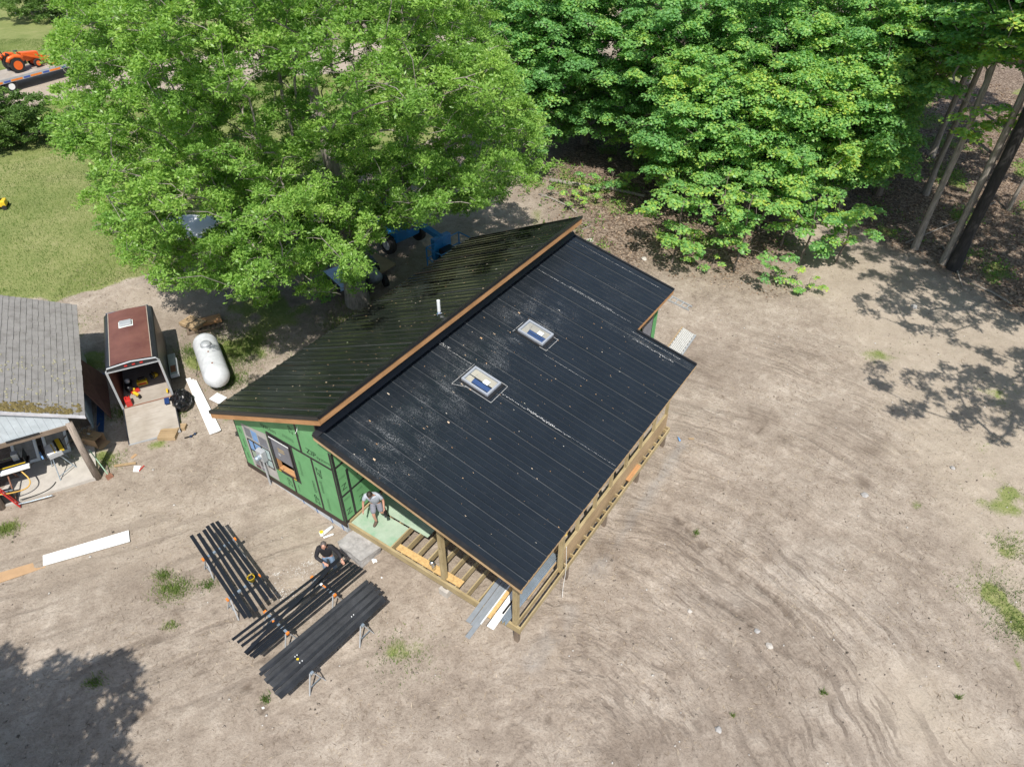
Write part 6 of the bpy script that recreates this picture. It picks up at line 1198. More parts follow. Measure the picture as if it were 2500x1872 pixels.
def leaves(name, C, Rc, per, L, W, mt, parent, rs, flat=.55, style='oak', tsh=0.0):
    """leaf clusters round the centres; every leaf is a face of its own"""
    n = len(C); Rs = Rc * rs.uniform(.65, 1.25, n); cnt = np.maximum(8, (per * (Rs / Rc) ** 2 * rs.uniform(.6, 1.3, n)).astype(int)); ii = np.repeat(np.arange(n), cnt); m = len(ii)
    d = rs.normal(size=(m, 3)); d /= np.linalg.norm(d, axis=1)[:, None]; d[:, 2] = np.where(d[:, 2] < -.2, -d[:, 2], d[:, 2])
    # sub-clusters make the outline ragged
    nsub = 6; sd = rs.normal(size=(n, nsub, 3)); sd /= np.linalg.norm(sd, axis=2)[..., None]; sd[..., 2] = np.abs(sd[..., 2]) * .8 - .1
    sub = sd[ii, rs.integers(0, nsub, m)]; off = sub * (.62 if style == 'oak' else .55) + d * rs.uniform(*((.12, .52) if style == 'oak' else (.30, .50)), m)[:, None]
    off[:, 2] *= flat; off[:, 2] -= .12 * (off[:, 0] ** 2 + off[:, 1] ** 2)
    P = C[ii] + off * Rs[ii][:, None]
    tc = np.clip(rs.uniform(0, 1, n) * .55 + .25 + tsh + np.array([mnoise.noise(Vector(q) * .33) for q in C]) * .55, 0, 1.1); t = np.clip(tc[ii] * .6 + rs.uniform(0, .4, m), 0, 1)
    if style == 'oak':
        k = 3; P = np.repeat(P, k, 0); t = np.repeat(t, k); m2 = len(P); a = rs.uniform(0, 6.283, m2); e = rs.normal(.15, .5, m2)
        u = np.stack([np.cos(a) * np.cos(e), np.sin(a) * np.cos(e), np.sin(e)], 1); r3 = rs.normal(size=(m2, 3)) + (0, 0, 1.2); w = np.cross(u, r3); w /= np.linalg.norm(w, axis=1)[:, None]
        l = L * rs.uniform(.65, 1.25, m2)[:, None]; ww = W * rs.uniform(.7, 1.2, m2)[:, None]
        V = np.stack([P, P + u * l * .55 + w * ww * .5, P + u * l, P + u * l * .5 - w * ww * .5], 1)
    else:
        m2 = m; a = rs.uniform(0, 6.283, m2); out = off / (np.linalg.norm(off, axis=1)[:, None] + 1e-6)
        nrm = np.stack([out[:, 0] * .35, out[:, 1] * .35, np.ones(m2)], 1) + rs.normal(0, .32, (m2, 3)); nrm /= np.linalg.norm(nrm, axis=1)[:, None]
        u = np.stack([np.cos(a), np.sin(a), np.zeros(m2)], 1); u -= nrm * (u * nrm).sum(1)[:, None]; u /= np.linalg.norm(u, axis=1)[:, None]; w = np.cross(nrm, u)
        l = L * rs.uniform(.6, 1.25, m2)[:, None]; ww = W * rs.uniform(.7, 1.2, m2)[:, None]
        V = np.stack([P - u * l * .5, P + w * ww * .5 + u * l * .12, P + u * l * .5, P - w * ww * .5 + u * l * .12], 1)
    return raw(name, V.reshape(-1, 3), np.arange(4 * m2).reshape(m2, 4), mt, parent, tint=np.repeat(t, 4))
def skeleton(base, top, r0, C, rs, bend=.3, low=.25, rmin=.012):
    """trunk and limbs: every cluster hangs on the nearest limb already grown"""
    base = np.array(base, float); top = np.array(top, float); h = top[2] - base[2]
    N = 9; nodes = []; par = []; tr = []
    for i in range(N + 1):
        f = i / N; p = base + (top - base) * f + np.array([math.sin(f * 5 + base[0]), math.cos(f * 4 + base[1]), 0]) * bend * f * (1 - f) * 2
        nodes.append(p); par.append(i - 1)
    order = np.argsort(np.linalg.norm(C[:, :2] - base[:2], axis=1) + .3 * np.abs(C[:, 2] - base[2])); leafw = {}
    for ci in order:
        c = C[ci]; A = np.array(nodes); dd = np.linalg.norm(A - c, axis=1) + np.where(A[:, 2] > c[2] - .1, (A[:, 2] - c[2] + .1) * 1.2, 0)
        dd[:int(N * low)] += 50; j = int(np.argmin(dd)); a = A[j]; L = np.linalg.norm(c - a); k = max(2, int(L / 1.2)); pj = j
        for q in range(1, k + 1):
            f = q / k; p = a + (c - a) * f; p[2] += math.sin(f * math.pi) * L * .07
            if q < k: p = p + rs.normal(0, .06 * L / k + .03, 3)
            nodes.append(p); par.append(pj); pj = len(nodes) - 1
        leafw[pj] = 1
    w = np.zeros(len(nodes))
    for i in range(len(nodes) - 1, -1, -1):
        w[i] += leafw.get(i, 0)
        if par[i] >= 0: w[par[i]] += w[i]
    wm = max(w[0], 1)
    rad = np.maximum(rmin, r0 * (w / wm) ** .55)
    for i in range(N + 1): rad[i] = max(rad[i], r0 * (1 - .75 * i / N) * (1.35 if i == 0 else 1))
    kids = {}
    for i, p in enumerate(par):
        if p >= 0: kids.setdefault(p, []).append(i)
    trunk = MB(); trunk.tube([nodes[0] - np.array([0, 0, .4])] + nodes[:N + 1], [float(rad[0]) * 1.25] + [float(rad[i]) for i in range(N + 1)], 12)
    br = MB()
    for i in range(N + 1, len(nodes)):
        pass
    # chains
    used = set()
    for i in range(N + 1, len(nodes)):
        if i in used: continue
        ch = [par[i], i]; used.add(i); cur = i
        while kids.get(cur):
            nx_ = max(kids[cur], key=lambda q: w[q])
            if nx_ in used: break
            ch.append(nx_); used.add(nx_); cur = nx_
        rs_ = [float(min(rad[ch[1]], rad[ch[0]]))] + [float(rad[q]) for q in ch[1:]]
        br.tube([nodes[q] for q in ch], rs_, 6 if rs_[0] > .05 else 4, cap=False)
    return trunk, br
def twigs(C, Rc, rs, per=5):
    mb = MB()
    for c in C:
        for _ in range(per):
            d = Vector(rs.normal(size=3)); d.z = abs(d.z) * .3; d.normalize(); a = Vector(c); mb.tube([a, a + d * Rc * .5 + Vector((0, 0, .03)), a + d * Rc * rs.uniform(.7, 1.1)], [.012, .008, .003], 3, cap=False)
    return mb
def make_tree(name, label, cat, base, top, r0, C, Rc, per, L, W, lm, bm_, seed, flat=.55, style='oak', group=None, tsh=0.0, tw=0, low=.25, crown=True):
    rs = np.random.default_rng(seed); root = empty(name, tuple(base)); tag(root, label, cat, group); b = np.array(base)
    tr, br = skeleton((0, 0, 0), np.array(top) - b, r0, C - b, rs, low=low)
    tr.build('trunk', bm_, root, smooth=True)
    if tw: t_ = twigs(C - b, Rc, rs, tw); br.add(t_.v, t_.f)
    br.build('branches', bm_, root, smooth=True)
    leaves('crown', C - b, Rc, per, L, W, lm, root, rs, flat, style, tsh); return root
def aty(px, py, Y):
    a, b = (px - 1250) / CF, (936 - py) / CF
    d = _fw + (a * math.cos(_r) + b * math.sin(_r)) * _rt + (-a * math.sin(_r) + b * math.cos(_r)) * _up
    t = Y / d[1]; return np.array([t * d[0], Y, CH + t * d[2]])
# the great oak
OAK = [(150, -900), (140, 60), (125, 160), (135, 280), (165, 370), (235, 430), (215, 520), (260, 590), (300, 640), (345, 700), (395, 715), (450, 690), (520, 690), (560, 715), (620, 740), (665, 745), (690, 700), (760, 700), (840, 690), (885, 660), (905, 600), (905, 520), (960, 540), (1010, 570), (1075, 530), (1180, 500), (1290, 455), (1345, 400), (1340, 340), (1275, 270), (1240, 160), (1200, 60), (1230, -100), (1200, -900)]
OAKLOW = [(250, 560), (320, 690), (400, 750), (450, 700), (540, 700), (640, 770), (690, 690), (760, 720), (850, 735), (900, 690), (920, 600), (960, 560), (1060, 560), (1180, 500), (1180, 480), (250, 480)]
HOLES = [(480, 545, 52), (560, 575, 24), (345, 655, 22), (420, 640, 22), (480, 665, 18), (930, 500, 22), (1010, 455, 14), (940, 560, 20), (1130, 480, 20), (1400, 380, 20), (560, 330, 14), (700, 90, 12), (1000, 60, 16), (370, 500, 18), (810, 640, 18), (750, 640, 14)]
rs = np.random.default_rng(11)
ob = at(878, 770); oakc = clump_centres((-8.0, 26.6, 9.2), (11.6, 9.0, 7.2), 2600, .55, rs, .42, OAK, HOLES, 3.0, 22000, -.95, .40)
keep = np.array([mnoise.noise(Vector(q) * .42 + Vector((5, 2, 9))) for q in oakc]) > -.27; oakc = oakc[keep]
sk = []
while len(sk) < 1400:
    px, py, Y = rs.uniform(300, 1300), rs.uniform(480, 770), rs.uniform(20.5, 27.5); q = aty(px, py, Y)
    if 2.6 + tz(q[0], q[1]) < q[2] < 7.5 and mnoise.noise(Vector((px * .011, py * .011, 1.5))) > -.12: sk.append(q)
sk = np.array(sk); px, py = seen(sk[:, 0], sk[:, 1], sk[:, 2]); k = inpoly(px, py, OAKLOW)
for hx, hy, hr in HOLES: k &= np.hypot(px - hx, py - hy) > hr
oakc = np.vstack([oakc, poisson(sk[k], .60, 210)])
make_tree('oak_tree', 'huge spreading oak with bright green crown between the house and the lawn', 'tree', (-6.8, 26.3, gz(-6.8, 26.3)), (-7.6, 27.2, 14.5), .42, oakc, .56, 128, .128, .052, M['leaf_oak'], M['bark'], 5, .85, 'oak', None, 0, 2, .3)
# maples at the edge of the wood
WOOD = [(1100, -900), (1120, 0), (1150, 250), (1280, 330), (1330, 395), (1385, 385), (1450, 395), (1510, 370), (1575, 375), (1595, 440), (1570, 500), (1590, 560), (1660, 575), (1720, 560), (1780, 595), (1830, 560), (1860, 600), (1960, 640), (2030, 590), (2015, 500), (2110, 470), (2215, 425), (2235, 340), (2205, 290), (2285, 205), (2400, 150), (2600, 130), (2600, -900)]
mp = [((.8, 41.5), 10.5, (3.6, 3.4, 4.8), 6.2, 'dark maple squeezed between the oak and the rest of the wood'), ((-1.5, 51), 13, (4.5, 4, 5.5), 8, 'maple behind the right shoulder of the oak'), ((4.6, 44.5), 11, (4.6, 4.2, 5.2), 6.4, 'furthest left maple of the wood, its crown touching the oak'), ((9.0, 41.0), 11, (4.8, 4.0, 5.0), 6.0, 'green maple behind the far corner of the roof, second in from the oak'),
      ((13.6, 39.6), 11.5, (4.8, 4.2, 5.4), 6.2, 'broad maple in the middle of the wood edge with bluish green tiers'), ((17.8, 39.6), 12, (4.4, 4.2, 5.4), 6.4, 'yellow green maple right of the middle of the wood edge'),
      ((21.6, 39.4), 11.5, (4.2, 3.8, 4.8), 6.6, 'maple whose low crown hangs over the dirt track'), ((9.6, 36.6), 7.5, (3.0, 2.4, 3.2), 4.2, 'young maple in the front row behind the yellowish sapling'), ((12.8, 36.2), 8, (3.2, 2.6, 3.4), 4.4, 'young maple in the front row above the middle saplings'), ((15.6, 36.4), 8, (3.0, 2.6, 3.4), 4.6, 'yellow tinted young maple in the front row, near the dirt track'), ((18.4, 37.2), 8.5, (2.8, 2.6, 3.4), 4.8, 'young maple in the front row beside the dirt track'),
      ((4.5, 54), 14, (6.0, 4.5, 6), 8.5, 'tall maple deep in the wood by the pale road gap'), ((11.5, 50), 14, (6, 4.5, 6), 8.5, 'tall maple standing behind the second row at the top of the photo'),
      ((18.5, 49), 14, (6, 4.5, 6), 8.5, 'tall maple deep in the wood right of the road gap'), ((25.5, 46), 14, (5.5, 4.5, 5.5), 9, 'tall dark maple deep in the wood above the slender trunks'), ((32, 45), 15, (5.5, 4.5, 5.5), 9.5, 'dark maple in the top right corner of the wood')]
for i, ((x, y), ht, rad, zc, lb) in enumerate(mp):
    rs = np.random.default_rng(40 + i); C = clump_centres((x, y - .4, zc), rad, 300, .80, rs, .40, WOOD, [(1495, 130, 30), (1560, 230, 14), (1500, 185, 22), (1500, 30, 18),  (1880, 375, 20), (2000, 380, 12), (1700, 240, 10)], 1.9, 8000, -.9, .22)
    if len(C) < 6: continue
    make_tree('maple_tree', lb, 'tree', (x, y, gz(x, y)), (x + .3, y, ht), .2, C, .84, 340, .142, .138, M['leaf_maple'], M['bark2'], 60 + i, .58, 'maple', 'maples along the wood edge', (.22 if i in (5, 9) else .12 if i in (6, 8, 13) else -.12 if i in (0, 1, 2, 3, 11, 12, 15, 16) else .02), 1)
def shrub(px, py, rad, n, label, seed, Rc, per, mt, tsh=0.0, L=.12, name='shrub'):
    b = at(px, py); b.z = gz(b.x, b.y); rs = np.random.default_rng(seed); C = clump_centres((b.x, b.y, b.z + rad[2] * .75), rad, n, Rc * .8, rs, .3, None, (), b.z + .15, 3000, -.9)
    return make_tree(name, label, name, tuple(b), (b.x, b.y, b.z + rad[2] * 1.3), .06, C, Rc, per, L, L * .55, M[mt], M['bark2'], seed, .7, 'oak', None, tsh, 0, .05)
def small_tree(px, py, ht, cl, label, seed, Rc=.6, per=130, name='maple_sapling', tsh=.2, Y=None, r0=.05, L=.16, cat='tree', grp='saplings at the wood edge', mt='leaf_maple', style='maple', flat=.5):
    b = at(px, py); b.z = gz(b.x, b.y); rs = np.random.default_rng(seed)
    C = np.array([b + Vector((rs.normal(0, 1) * cl[1], rs.normal(0, 1) * cl[1] * .8, 0)) + Vector((0, 0, rs.uniform(.25, 1) * ht)) for _ in range(cl[0])])
    C = poisson(C, Rc * .8, cl[0]); C[:, 2] = np.maximum(C[:, 2], b.z + .25)
    return make_tree(name, label, cat, tuple(b), (b.x + .1, b.y, b.z + ht * .9), r0, C, Rc, per, L, L * .95, M[mt], M['bark2'], seed, flat, style, grp, tsh, 1, .1)
for q in [(1640, 640, 3.6, (26, 1.25), 'bright yellow green sapling hanging over the brown leaf litter behind the roof', 81), (1790, 660, 4.4, (26, 1.1), 'fresh green sapling right of the yellowish one at the bare edge', 82), (1740, 600, 4.6, (26, 1.3), 'mid green young maple behind the two low saplings', 83),
          (1950, 640, 4.0, (20, .95), 'green sapling leaning over the dirt track', 84), (2040, 640, 3.2, (14, .8), 'small sapling with a drooping tip beside the dirt track', 85), (1905, 600, 5.2, (28, 1.3), 'taller sapling between the track and the wood', 86), (1850, 560, 5.5, (26, 1.3), 'leafy sapling in deep green at the foot of the maples', 89)]:
    small_tree(*q)
small_tree(1965, 710, .9, (7, .45), 'low bright bush at the edge of the track, below the saplings', 87, .3, 90, 'bush', .3, cat='bush', grp='bushes at the wood edge', L=.11, r0=.015)
small_tree(1880, 690, .9, (8, .7), 'low dark bush on the brown litter beside the track', 88, .35, 90, 'bush', -.1, cat='bush', grp='bushes at the wood edge', L=.11, r0=.015)
small_tree(1700, 660, .8, (6, .6), 'low bush with reddish ground under it left of the track', 90, .3, 80, 'bush', .1, cat='bush', grp='bushes at the wood edge', L=.11, r0=.015)
small_tree(1400, 510, .7, (12, 1.0), 'light green low bush beyond the roof corner', 91, .35, 70, 'bush', .35, cat='bush', grp='bushes at the wood edge', L=.12, r0=.015)
small_tree(1490, 465, 1.2, (16, 1.4), 'loose pale bush among the logs beyond the house', 92, .4, 70, 'bush', .1, cat='bush', grp='bushes at the wood edge', L=.13, r0=.015)
shrub(55, 350, (3.1, 2.4, 1.7), 150, 'rounded dark green shrub alone on the lawn at the left edge', 93, .5, 120, 'leaf_dark', 0, .13)
shrub(165, 45, (7, 3.5, 1.8), 160, 'greyish brush beyond the road at the top left', 94, .8, 90, 'leaf_dark', .1, .18)
small_tree(800, 740, .6, (5, .3), 'small weed bush at the foot of the oak trunk', 95, .28, 80, 'bush', .2, cat='bush', grp=None, L=.1, r0=.01)
# slender trees with bare stems on the right
TR = [((2232, 604), 15, .15, 'slender grey trunk nearest the dirt track'), ((2302, 640), 16, .16, 'slender trunk just left of the black trunk'), ((2326, 652), 17, .26, 'thick trunk black at its foot, the nearest of the stand'), ((2258, 473), 15, .15, 'slender trunk behind the grey one with a flared foot'), ((2272, 380), 15, .17, 'slender trunk deep in shade behind the others'), ((2459, 511), 14, .09, 'thin leaning sapling trunk at the right edge'), ((2360, 200), 16, .15, 'pale slender trunk at the top right'), ((2480, 330), 16, .2, 'trunk at the far right edge in the shade')]
for i, (p, ht, r0, lb) in enumerate(TR):
    b = at(*p); b.z = gz(b.x, b.y); rs = np.random.default_rng(120 + i)
    C = clump_centres((b.x + .3, b.y + .5, b.z + ht - 3.6), (3.6, 3.4, 3.2), 95, .9, rs, .4, None, (), None, 1500, -.9)
    px, py = seen(C[:, 0], C[:, 1], C[:, 2]); C = C[(py < 170) | (px > 2560)]
    if i in (1,): C = np.vstack([C, np.array([aty(x, y, b.y + dy) for x, y, dy in [(2330, 290, .2), (2385, 275, 0), (2440, 265, -.3), (2475, 285, 0), (2350, 320, -.3), (2410, 310, .2), (2460, 305, .4), (2370, 340, 0)]])])
    if i in (0,): C = np.vstack([C, np.array([aty(x, y, b.y + dy) for x, y, dy in [(2330, 222, .2), (2290, 215, 0)]])])
    tk = make_tree('slender_tree', lb, 'tree', tuple(b), (b.x + (.9 if i == 5 else .25), b.y + .2, b.z + ht), r0, C, .8, 150, .19, .18, M['leaf_maple'], M['bark3'] if i == 2 else M['bark'], 140 + i, .45, 'maple', 'slender trees on the right', (.3 if i == 1 else -.1), 0, .55)
# trees that stand outside the photograph and throw their shade into it
def shade_tree(base, c, rad, n, seed, label, sep=.9, Rc=.62, per=70):
    rs = np.random.default_rng(seed); C = clump_centres(c, rad, n, sep, rs, .2, None, (), None, 4000, -.9)
    px, py = seen(C[:, 0], C[:, 1], C[:, 2]); cz = C[:, 1] * _fw[1] + (C[:, 2] - CH) * _fw[2]
    C = C[(cz < 1) | (px > 2585) | (px < -70) | (py > 1960)]
    make_tree('tree', label, 'tree', (base[0], base[1], gz(*base)), (c[0], c[1], c[2] + rad[2] * .5), .2, C, Rc, per, .19, .09, M['leaf_oak'], M['bark2'], seed, .5, 'oak', 'trees just outside the view', 0, 1)
shade_tree((23, 12.5), (22.0, 15.6, 9.2), (6.6, 2.7, 1.5), 85, 201, 'tree beyond the right edge whose lacy shade falls on the earth')
shade_tree((31, 27), (24.0, 26.5, 13.0), (8.0, 6.2, 2.6), 300, 204, 'tree beyond the right edge shading the slender trunks', .9, .7, 80)
shade_tree((27, 22), (22.5, 22.8, 9.4), (6.0, 3.4, 2.0), 110, 202, 'tree beyond the right edge shading the dirt track')
shade_tree((-16, -2), (-14.2, 1.7, 7.6), (6.6, 3.1, 2.6), 330, 203, 'tree below the bottom left corner shading the corner', .62, .62, 130)
# undergrowth and weeds
n = 60000; x = rng.uniform(-3, 36, n); y = rng.uniform(22, 60, n); k = in_view(x, y, 0) & house_out(x, y); x, y = x[k], y[k]
mk = masks(x, y); k = rng.random(len(x)) < np.clip(mk[0] * 1.3 * (mk[1] > .15) - .1, 0, 1); x, y = x[k], y[k]
x = np.repeat(x, 3) + rng.normal(0, .08, 3 * len(x)); y = np.repeat(y, 3) + rng.normal(0, .08, len(x))
ug = quads('undergrowth', x, y, ground_h(x, y) + rng.uniform(.03, .3, len(x)), rng.uniform(.07, .16, len(x)), rng.uniform(.06, .12, len(x)), M['leaf_weed'], .45)
tag(ug, 'low green plants covering the ground at the edge of the wood', 'undergrowth', kind='stuff')
def log(pts, r, label, mt='dark_x'):
    P = [at(*p, r * .7) for p in pts]; o = P[0].copy(); mb = MB(); mb.tube([p - o for p in P], [r * (1 - .5 * i / len(P)) for i in range(len(P))], 8)
    q = mb.build('log', M['bark'], None, smooth=True, loc=o); tag(q, label, 'log', 'fallen wood at the wood edge')
log([(1340, 440), (1420, 452), (1500, 462), (1572, 478)], .13, 'long pale fallen log at the foot of the wood')
log([(1315, 474), (1350, 486), (1390, 505), (1408, 520)], .07, 'dark crooked log just beyond the roof corner')
log([(1320, 480), (1345, 472), (1372, 470)], .045, 'thin stick beside the crooked log')
log([(1420, 560), (1440, 552), (1436, 540)], .03, 'short forked stick on the red litter by the roof corner')
log([(2300, 600), (2330, 640), (2350, 700)], .05, 'grey branch lying among weeds by the black trunk')
log([(2210, 590), (2330, 540), (2430, 490)], .04, 'thin fallen pole lying across the shaded wood floor')
log([(2370, 690), (2420, 710), (2470, 740)], .06, 'crooked branch lying on the bank at the right edge')
# ------------------------------------------------------------------ people
def skin_obj(name, pts, edges, rad, mt, parent, sub=2):
    me = bpy.data.meshes.new(name); me.from_pydata([tuple(p) for p in pts], edges, []); o = bpy.data.objects.new(name, me); COL.objects.link(o)
    m = o.modifiers.new('skin', 'SKIN'); m.use_smooth_shade = True
    sv = me.skin_vertices[0].data
    for i, r in enumerate(rad): sv[i].radius = (r if isinstance(r, tuple) else (r, r)); sv[i].use_root = (i == 0)
    s = o.modifiers.new('sub', 'SUBSURF'); s.levels = sub; s.render_levels = sub
    if mt: me.materials.append(mt)
    o.parent = parent; return o
M['skin'] = simple('skin', (.50, .27, .19), .5, .08, 8, bmp=.05); M['hair'] = simple('dark_hair', (.03, .022, .018), .6, .4, 20); M['hair2'] = simple('greying_hair', (.10, .085, .08), .6, .5, 20)
M['jacket'] = simple('black_jacket', (.016, .016, .02), .8, .3, 6, bmp=.3); M['jeans'] = simple('paint_spattered_jeans', (.17, .25, .36), .85, .5, 14, dark=(.10, .17, .27)); M['tee'] = simple('grey_blue_tee', (.40, .44, .50), .85, .1, 5); M['shorts'] = simple('grey_shorts', (.22, .23, .27), .85, .15, 5); M['boot'] = simple('brown_boot', (.10, .07, .05), .8, .3, 8)
def hand(wrist, d, palm_n, mt, parent, curl=.5):
    """palm and five bent fingers grown from the wrist; d points to the fingertips"""
    d = Vector(d).normalized(); n_ = Vector(palm_n); n_ = (n_ - d * n_.dot(d)).normalized(); s = d.cross(n_).normalized(); w = Vector(wrist)
    pts = [w, w + d * .045, w + d * .08]; rad = [(.024, .018), (.034, .016), (.036, .014)]; ed = [(0, 1), (1, 2)]
    for k, (off, l) in enumerate(((-.028, .062), (-.010, .072), (.010, .068), (.027, .052))):
        b0 = w + d * .085 + s * off; b1 = b0 + d * l * .45 + n_ * l * .18 * curl; b2 = b1 + d * l * .30 * (1 - curl * .4) + n_ * l * .32 * curl; b3 = b2 + d * l * .2 * (1 - curl) + n_ * l * .25 * curl
        i = len(pts); pts += [b0, b1, b2, b3]; rad += [.0095, .009, .0082, .0068]; ed += [(2, i), (i, i + 1), (i + 1, i + 2), (i + 2, i + 3)]
    t0 = w + d * .03 - s * .03; t1 = t0 + d * .03 - s * .02 + n_ * .01; t2 = t1 + d * .028 + n_ * .012; i = len(pts); pts += [t0, t1, t2]; rad += [.014, .011, .009]; ed += [(1, i), (i, i + 1), (i + 1, i + 2)]
    return pts, ed, rad
def head(c, face, up, hairm, root, bald=False, r=.105):
    f = Vector(face).normalized(); u = Vector(up); u = (u - f * u.dot(f)).normalized(); s = f.cross(u).normalized(); Mx = Matrix(((s.x, f.x, u.x, c[0]), (s.y, f.y, u.y, c[1]), (s.z, f.z, u.z, c[2]), (0, 0, 0, 1)))
    def ico(scale, off, sub=3, fn=None, name='head', mt=None, par=root):
        b = bmesh.new(); bmesh.ops.create_icosphere(b, subdivisions=sub, radius=1)
        for v in b.verts:
            p = Vector((v.co.x * scale[0], v.co.y * scale[1], v.co.z * scale[2])) + Vector(off)
            if fn: p = fn(p)
            v.co = Mx @ p
        for fc in b.faces: fc.smooth = True
        me = bpy.data.meshes.new(name); b.to_mesh(me); b.free(); o = bpy.data.objects.new(name, me); COL.objects.link(o); me.materials.append(mt); o.parent = par; return o
    def shape(p):
        if p.z < 0: k = 1 + p.z * 2.4; p.x *= max(.5, k); p.y = p.y * max(.6, 1 + p.z * 1.2) + (.012 if p.y > 0 else 0)
        if p.y > .06:
            p.y += .030 * math.exp(-((p.x / .017) ** 2) - ((p.z + .022) / .028) ** 2)          # nose
            p.y += .008 * math.exp(-((p.x / .035) ** 2) - ((p.z + .075) / .012) ** 2)          # lips
            for sx in (-1, 1): p.y -= .014 * math.exp(-(((p.x - sx * .034) / .018) ** 2) - ((p.z - .008) / .014) ** 2)
            p.y += .007 * math.exp(-(((p.z - .036) / .012) ** 2))                              # brow
        return p
    h = ico((.078, .098, .118), (0, 0, 0), 4, shape, 'head', M['skin'])
    for sx in (-1, 1):
        ico((.012, .020, .032), (sx * .080, -.004, -.008), 2, None, 'ear', M['skin'], h); ico((.011, .008, .009), (sx * .034, .083, .007), 2, None, 'eye', M['white'], h); ico((.005, .004, .005), (sx * .034, .091, .007), 1, None, 'pupil', M['black'], h)
    def hf(p):
        k = mnoise.noise(p * 40) * .004; p = p * (1 + k / .1)
        if p.y > .03 and p.z < .075: p.y = .03 + (p.y - .03) * .2; p.x *= .98
        return p
    if bald: ico((.086, .100, .112), (0, -.016, .010), 3, lambda p: Vector((p.x, min(p.y, .045), p.z)), 'hair', hairm); ico((.040, .045, .022), (0, .022, .103), 3, None, 'scalp', M['skin'], h)
    else: ico((.086, .103, .10), (0, -.014, .034), 3, hf, 'hair', hairm)
    return h
def person(label, base, yaw, J, top_m, leg_m, hairm, bald, short_sleeve, shorts, faceup, hands):
    root = empty('person', base, yaw); tag(root, label, 'person'); V3 = {k: Vector(v) for k, v in J.items()}
    # body: one continuous skinned surface
    keys = ['pelvis', 'waist', 'chest', 'neck', 'headb', 'shL', 'elL', 'wrL', 'shR', 'elR', 'wrR', 'hipL', 'knL', 'anL', 'hipR', 'knR', 'anR']
    rads = [(.13, .10), (.115, .09), (.15, .10), .058, .052, .055, .042, .026, .055, .042, .026, .082, .057, .038, .082, .057, .038]
    ed = [(0, 1), (1, 2), (2, 3), (3, 4), (2, 5), (5, 6), (6, 7), (2, 8), (8, 9), (9, 10), (0, 11), (11, 12), (12, 13), (0, 14), (14, 15), (15, 16)]
    pts = [V3[k] for k in keys]
    for side, w in (('L', 7), ('R', 10)):
        hd, hn, cu = hands[side]; p, e, r = hand(V3['wr' + side] + Vector(hd).normalized() * .02, hd, hn, None, None, cu); o = len(pts); pts += p; ed += [(a + o, b + o) for a, b in e] + [(w, o)]; rads += r
    body = skin_obj('body', pts, ed, rads, M['skin'], root)
    # upper garment
    def lerp(a, b, t): return V3[a].lerp(V3[b], t)
    sl = .45 if short_sleeve else .97
    P = [lerp('pelvis', 'waist', .1), V3['waist'], V3['chest'], lerp('chest', 'neck', .72)]; Rr = [(.165, .135), (.16, .135), (.195, .15), (.10, .095)]; E_ = [(0, 1), (1, 2), (2, 3)]
    for s in 'LR':
        o = len(P)
        if short_sleeve: P += [V3['sh' + s], lerp('sh' + s, 'el' + s, .75)]; Rr += [.078, .072]; E_ += [(2, o), (o, o + 1)]
        else: P += [V3['sh' + s], V3['el' + s], lerp('el' + s, 'wr' + s, .93)]; Rr += [.082, .066, .048]; E_ += [(2, o), (o, o + 1), (o + 1, o + 2)]
    skin_obj('tshirt' if short_sleeve else 'jacket', P, E_, Rr, top_m, root)
    P = [lerp('pelvis', 'waist', .35), V3['pelvis']]; Rr = [(.135, .11), (.15, .125)]; E_ = [(0, 1)]
    for s in 'LR':
        o = len(P)
        if shorts: P += [V3['hip' + s], lerp('hip' + s, 'kn' + s, .55), lerp('hip' + s, 'kn' + s, .92)]; Rr += [.108, .10, .098]; E_ += [(1, o), (o, o + 1), (o + 1, o + 2)]
        else: P += [V3['hip' + s], V3['kn' + s], lerp('kn' + s, 'an' + s, .95)]; Rr += [.105, .078, .066]; E_ += [(1, o), (o, o + 1), (o + 1, o + 2)]
    skin_obj('shorts' if shorts else 'jeans', P, E_, Rr, leg_m, root)
    for s in 'LR':
        a = V3['an' + s]; t = V3['toe' + s]; skin_obj('boot', [a + Vector((0, 0, .06)), a, a.lerp(t, .55) + Vector((0, 0, -.02)), t], [(0, 1), (1, 2), (2, 3)], [.058, .06, .055, .045], M['boot'], root)
    head(V3['head'], faceup[0], faceup[1], hairm, root, bald); return root
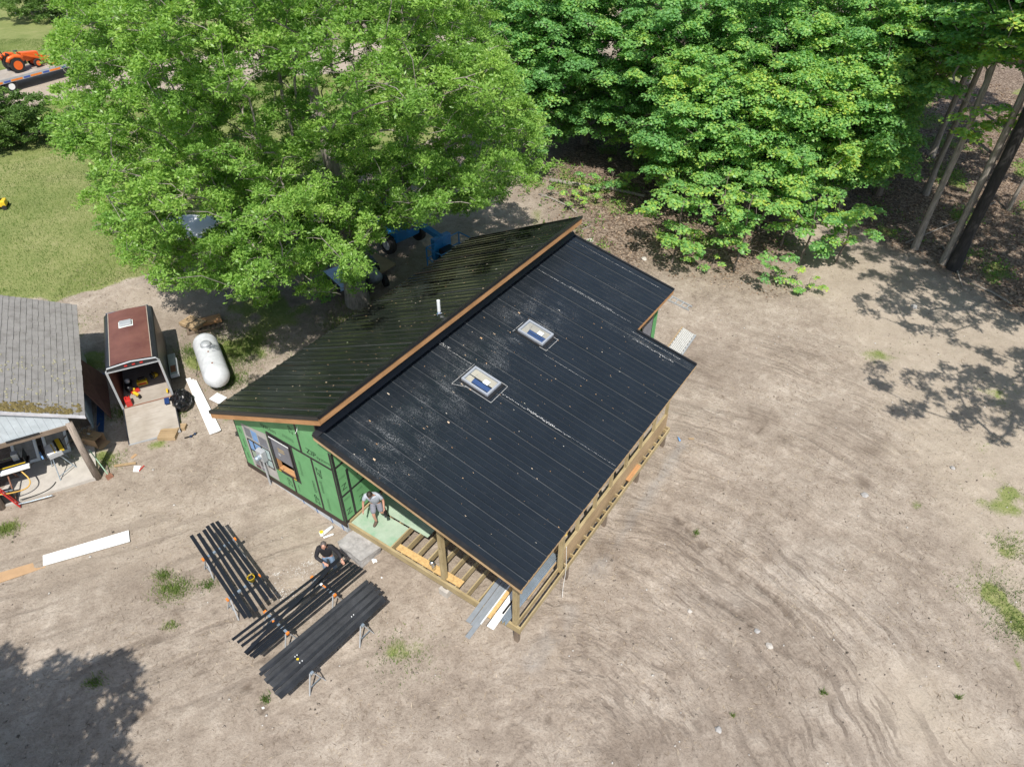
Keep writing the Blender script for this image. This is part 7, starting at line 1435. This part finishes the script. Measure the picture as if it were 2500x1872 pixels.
# man in the black jacket behind the boards; local frame: x to his left... world aligned, facing the camera side
p = at(*c3(1243, 608)); p.z = gz(p.x, p.y)
J = dict(pelvis=(0, .02, .93), waist=(.0, .0, 1.08), chest=(.02, -.06, 1.32), neck=(.02, -.11, 1.50), headb=(.02, -.13, 1.58), head=(.02, -.165, 1.63), shL=(.20, -.08, 1.42), elL=(.36, -.14, 1.18), wrL=(.45, -.30, 1.06), shR=(-.17, -.09, 1.42), elR=(-.27, -.20, 1.16), wrR=(-.05, -.36, 1.08),
         hipL=(.09, .03, .90), knL=(.12, -.02, .50), anL=(.13, .06, .10), toeL=(.16, -.11, .04), hipR=(-.09, .03, .90), knR=(-.14, -.0, .50), anR=(-.16, .05, .10), toeR=(-.20, -.12, .04))
person('man in a black jacket and paint spattered jeans bending over the black boards', p, R(8), J, M['jacket'], M['jeans'], M['hair2'], True, False, False, ((.05, -.80, -.62), (0, -.5, .8)), {'L': ((.35, -.8, -.35), (-.2, -.3, -1), .45), 'R': ((.75, -.6, -.15), (0, -.1, -1), .6)})
# man in the grey shirt on the porch floor
b = H(.54, 5.70, DZ - .008)
J = dict(pelvis=(.02, .10, .90), waist=(.03, .05, 1.05), chest=(.02, -.04, 1.28), neck=(.0, -.12, 1.45), headb=(-.01, -.16, 1.51), head=(-.02, -.20, 1.55), shL=(.21, -.04, 1.38), elL=(.30, -.02, 1.10), wrL=(.32, -.14, .88), shR=(-.19, -.10, 1.38), elR=(-.29, -.12, 1.10), wrR=(-.30, -.22, .88),
         hipL=(.11, .10, .87), knL=(.17, .02, .48), anL=(.22, .28, .22), toeL=(.24, .17, .08), hipR=(-.07, .08, .87), knR=(-.06, -.07, .47), anR=(-.03, -.02, .09), toeR=(-.09, -.20, .035))
person('man in a grey T-shirt and shorts stepping across the green porch floor', b, R(-2), J, M['tee'], M['shorts'], M['hair'], False, True, True, ((-.1, -.62, -.78), (0, -.7, .7)), {'L': ((.1, -.5, -.9), (-.9, 0, 0), .8), 'R': ((-.1, -.3, -.95), (.9, 0, 0), .35)})
o = thing('cordless_tool', 'dark cordless tool held in the hand of the man on the porch', 'power tool', b + Vector((.34, -.22, .74)), .3); MB().box(-.04, .04, -.16, .12, .0, .08).build('tool_body', M['black'], o, bevel=.02); MB().box(-.03, .03, -.02, .05, -.12, .0).build('grip', M['black'], o, bevel=.01); MB().box(-.04, .04, -.05, .09, -.17, -.12).build('battery', M['greyfilm'], o, bevel=.01)
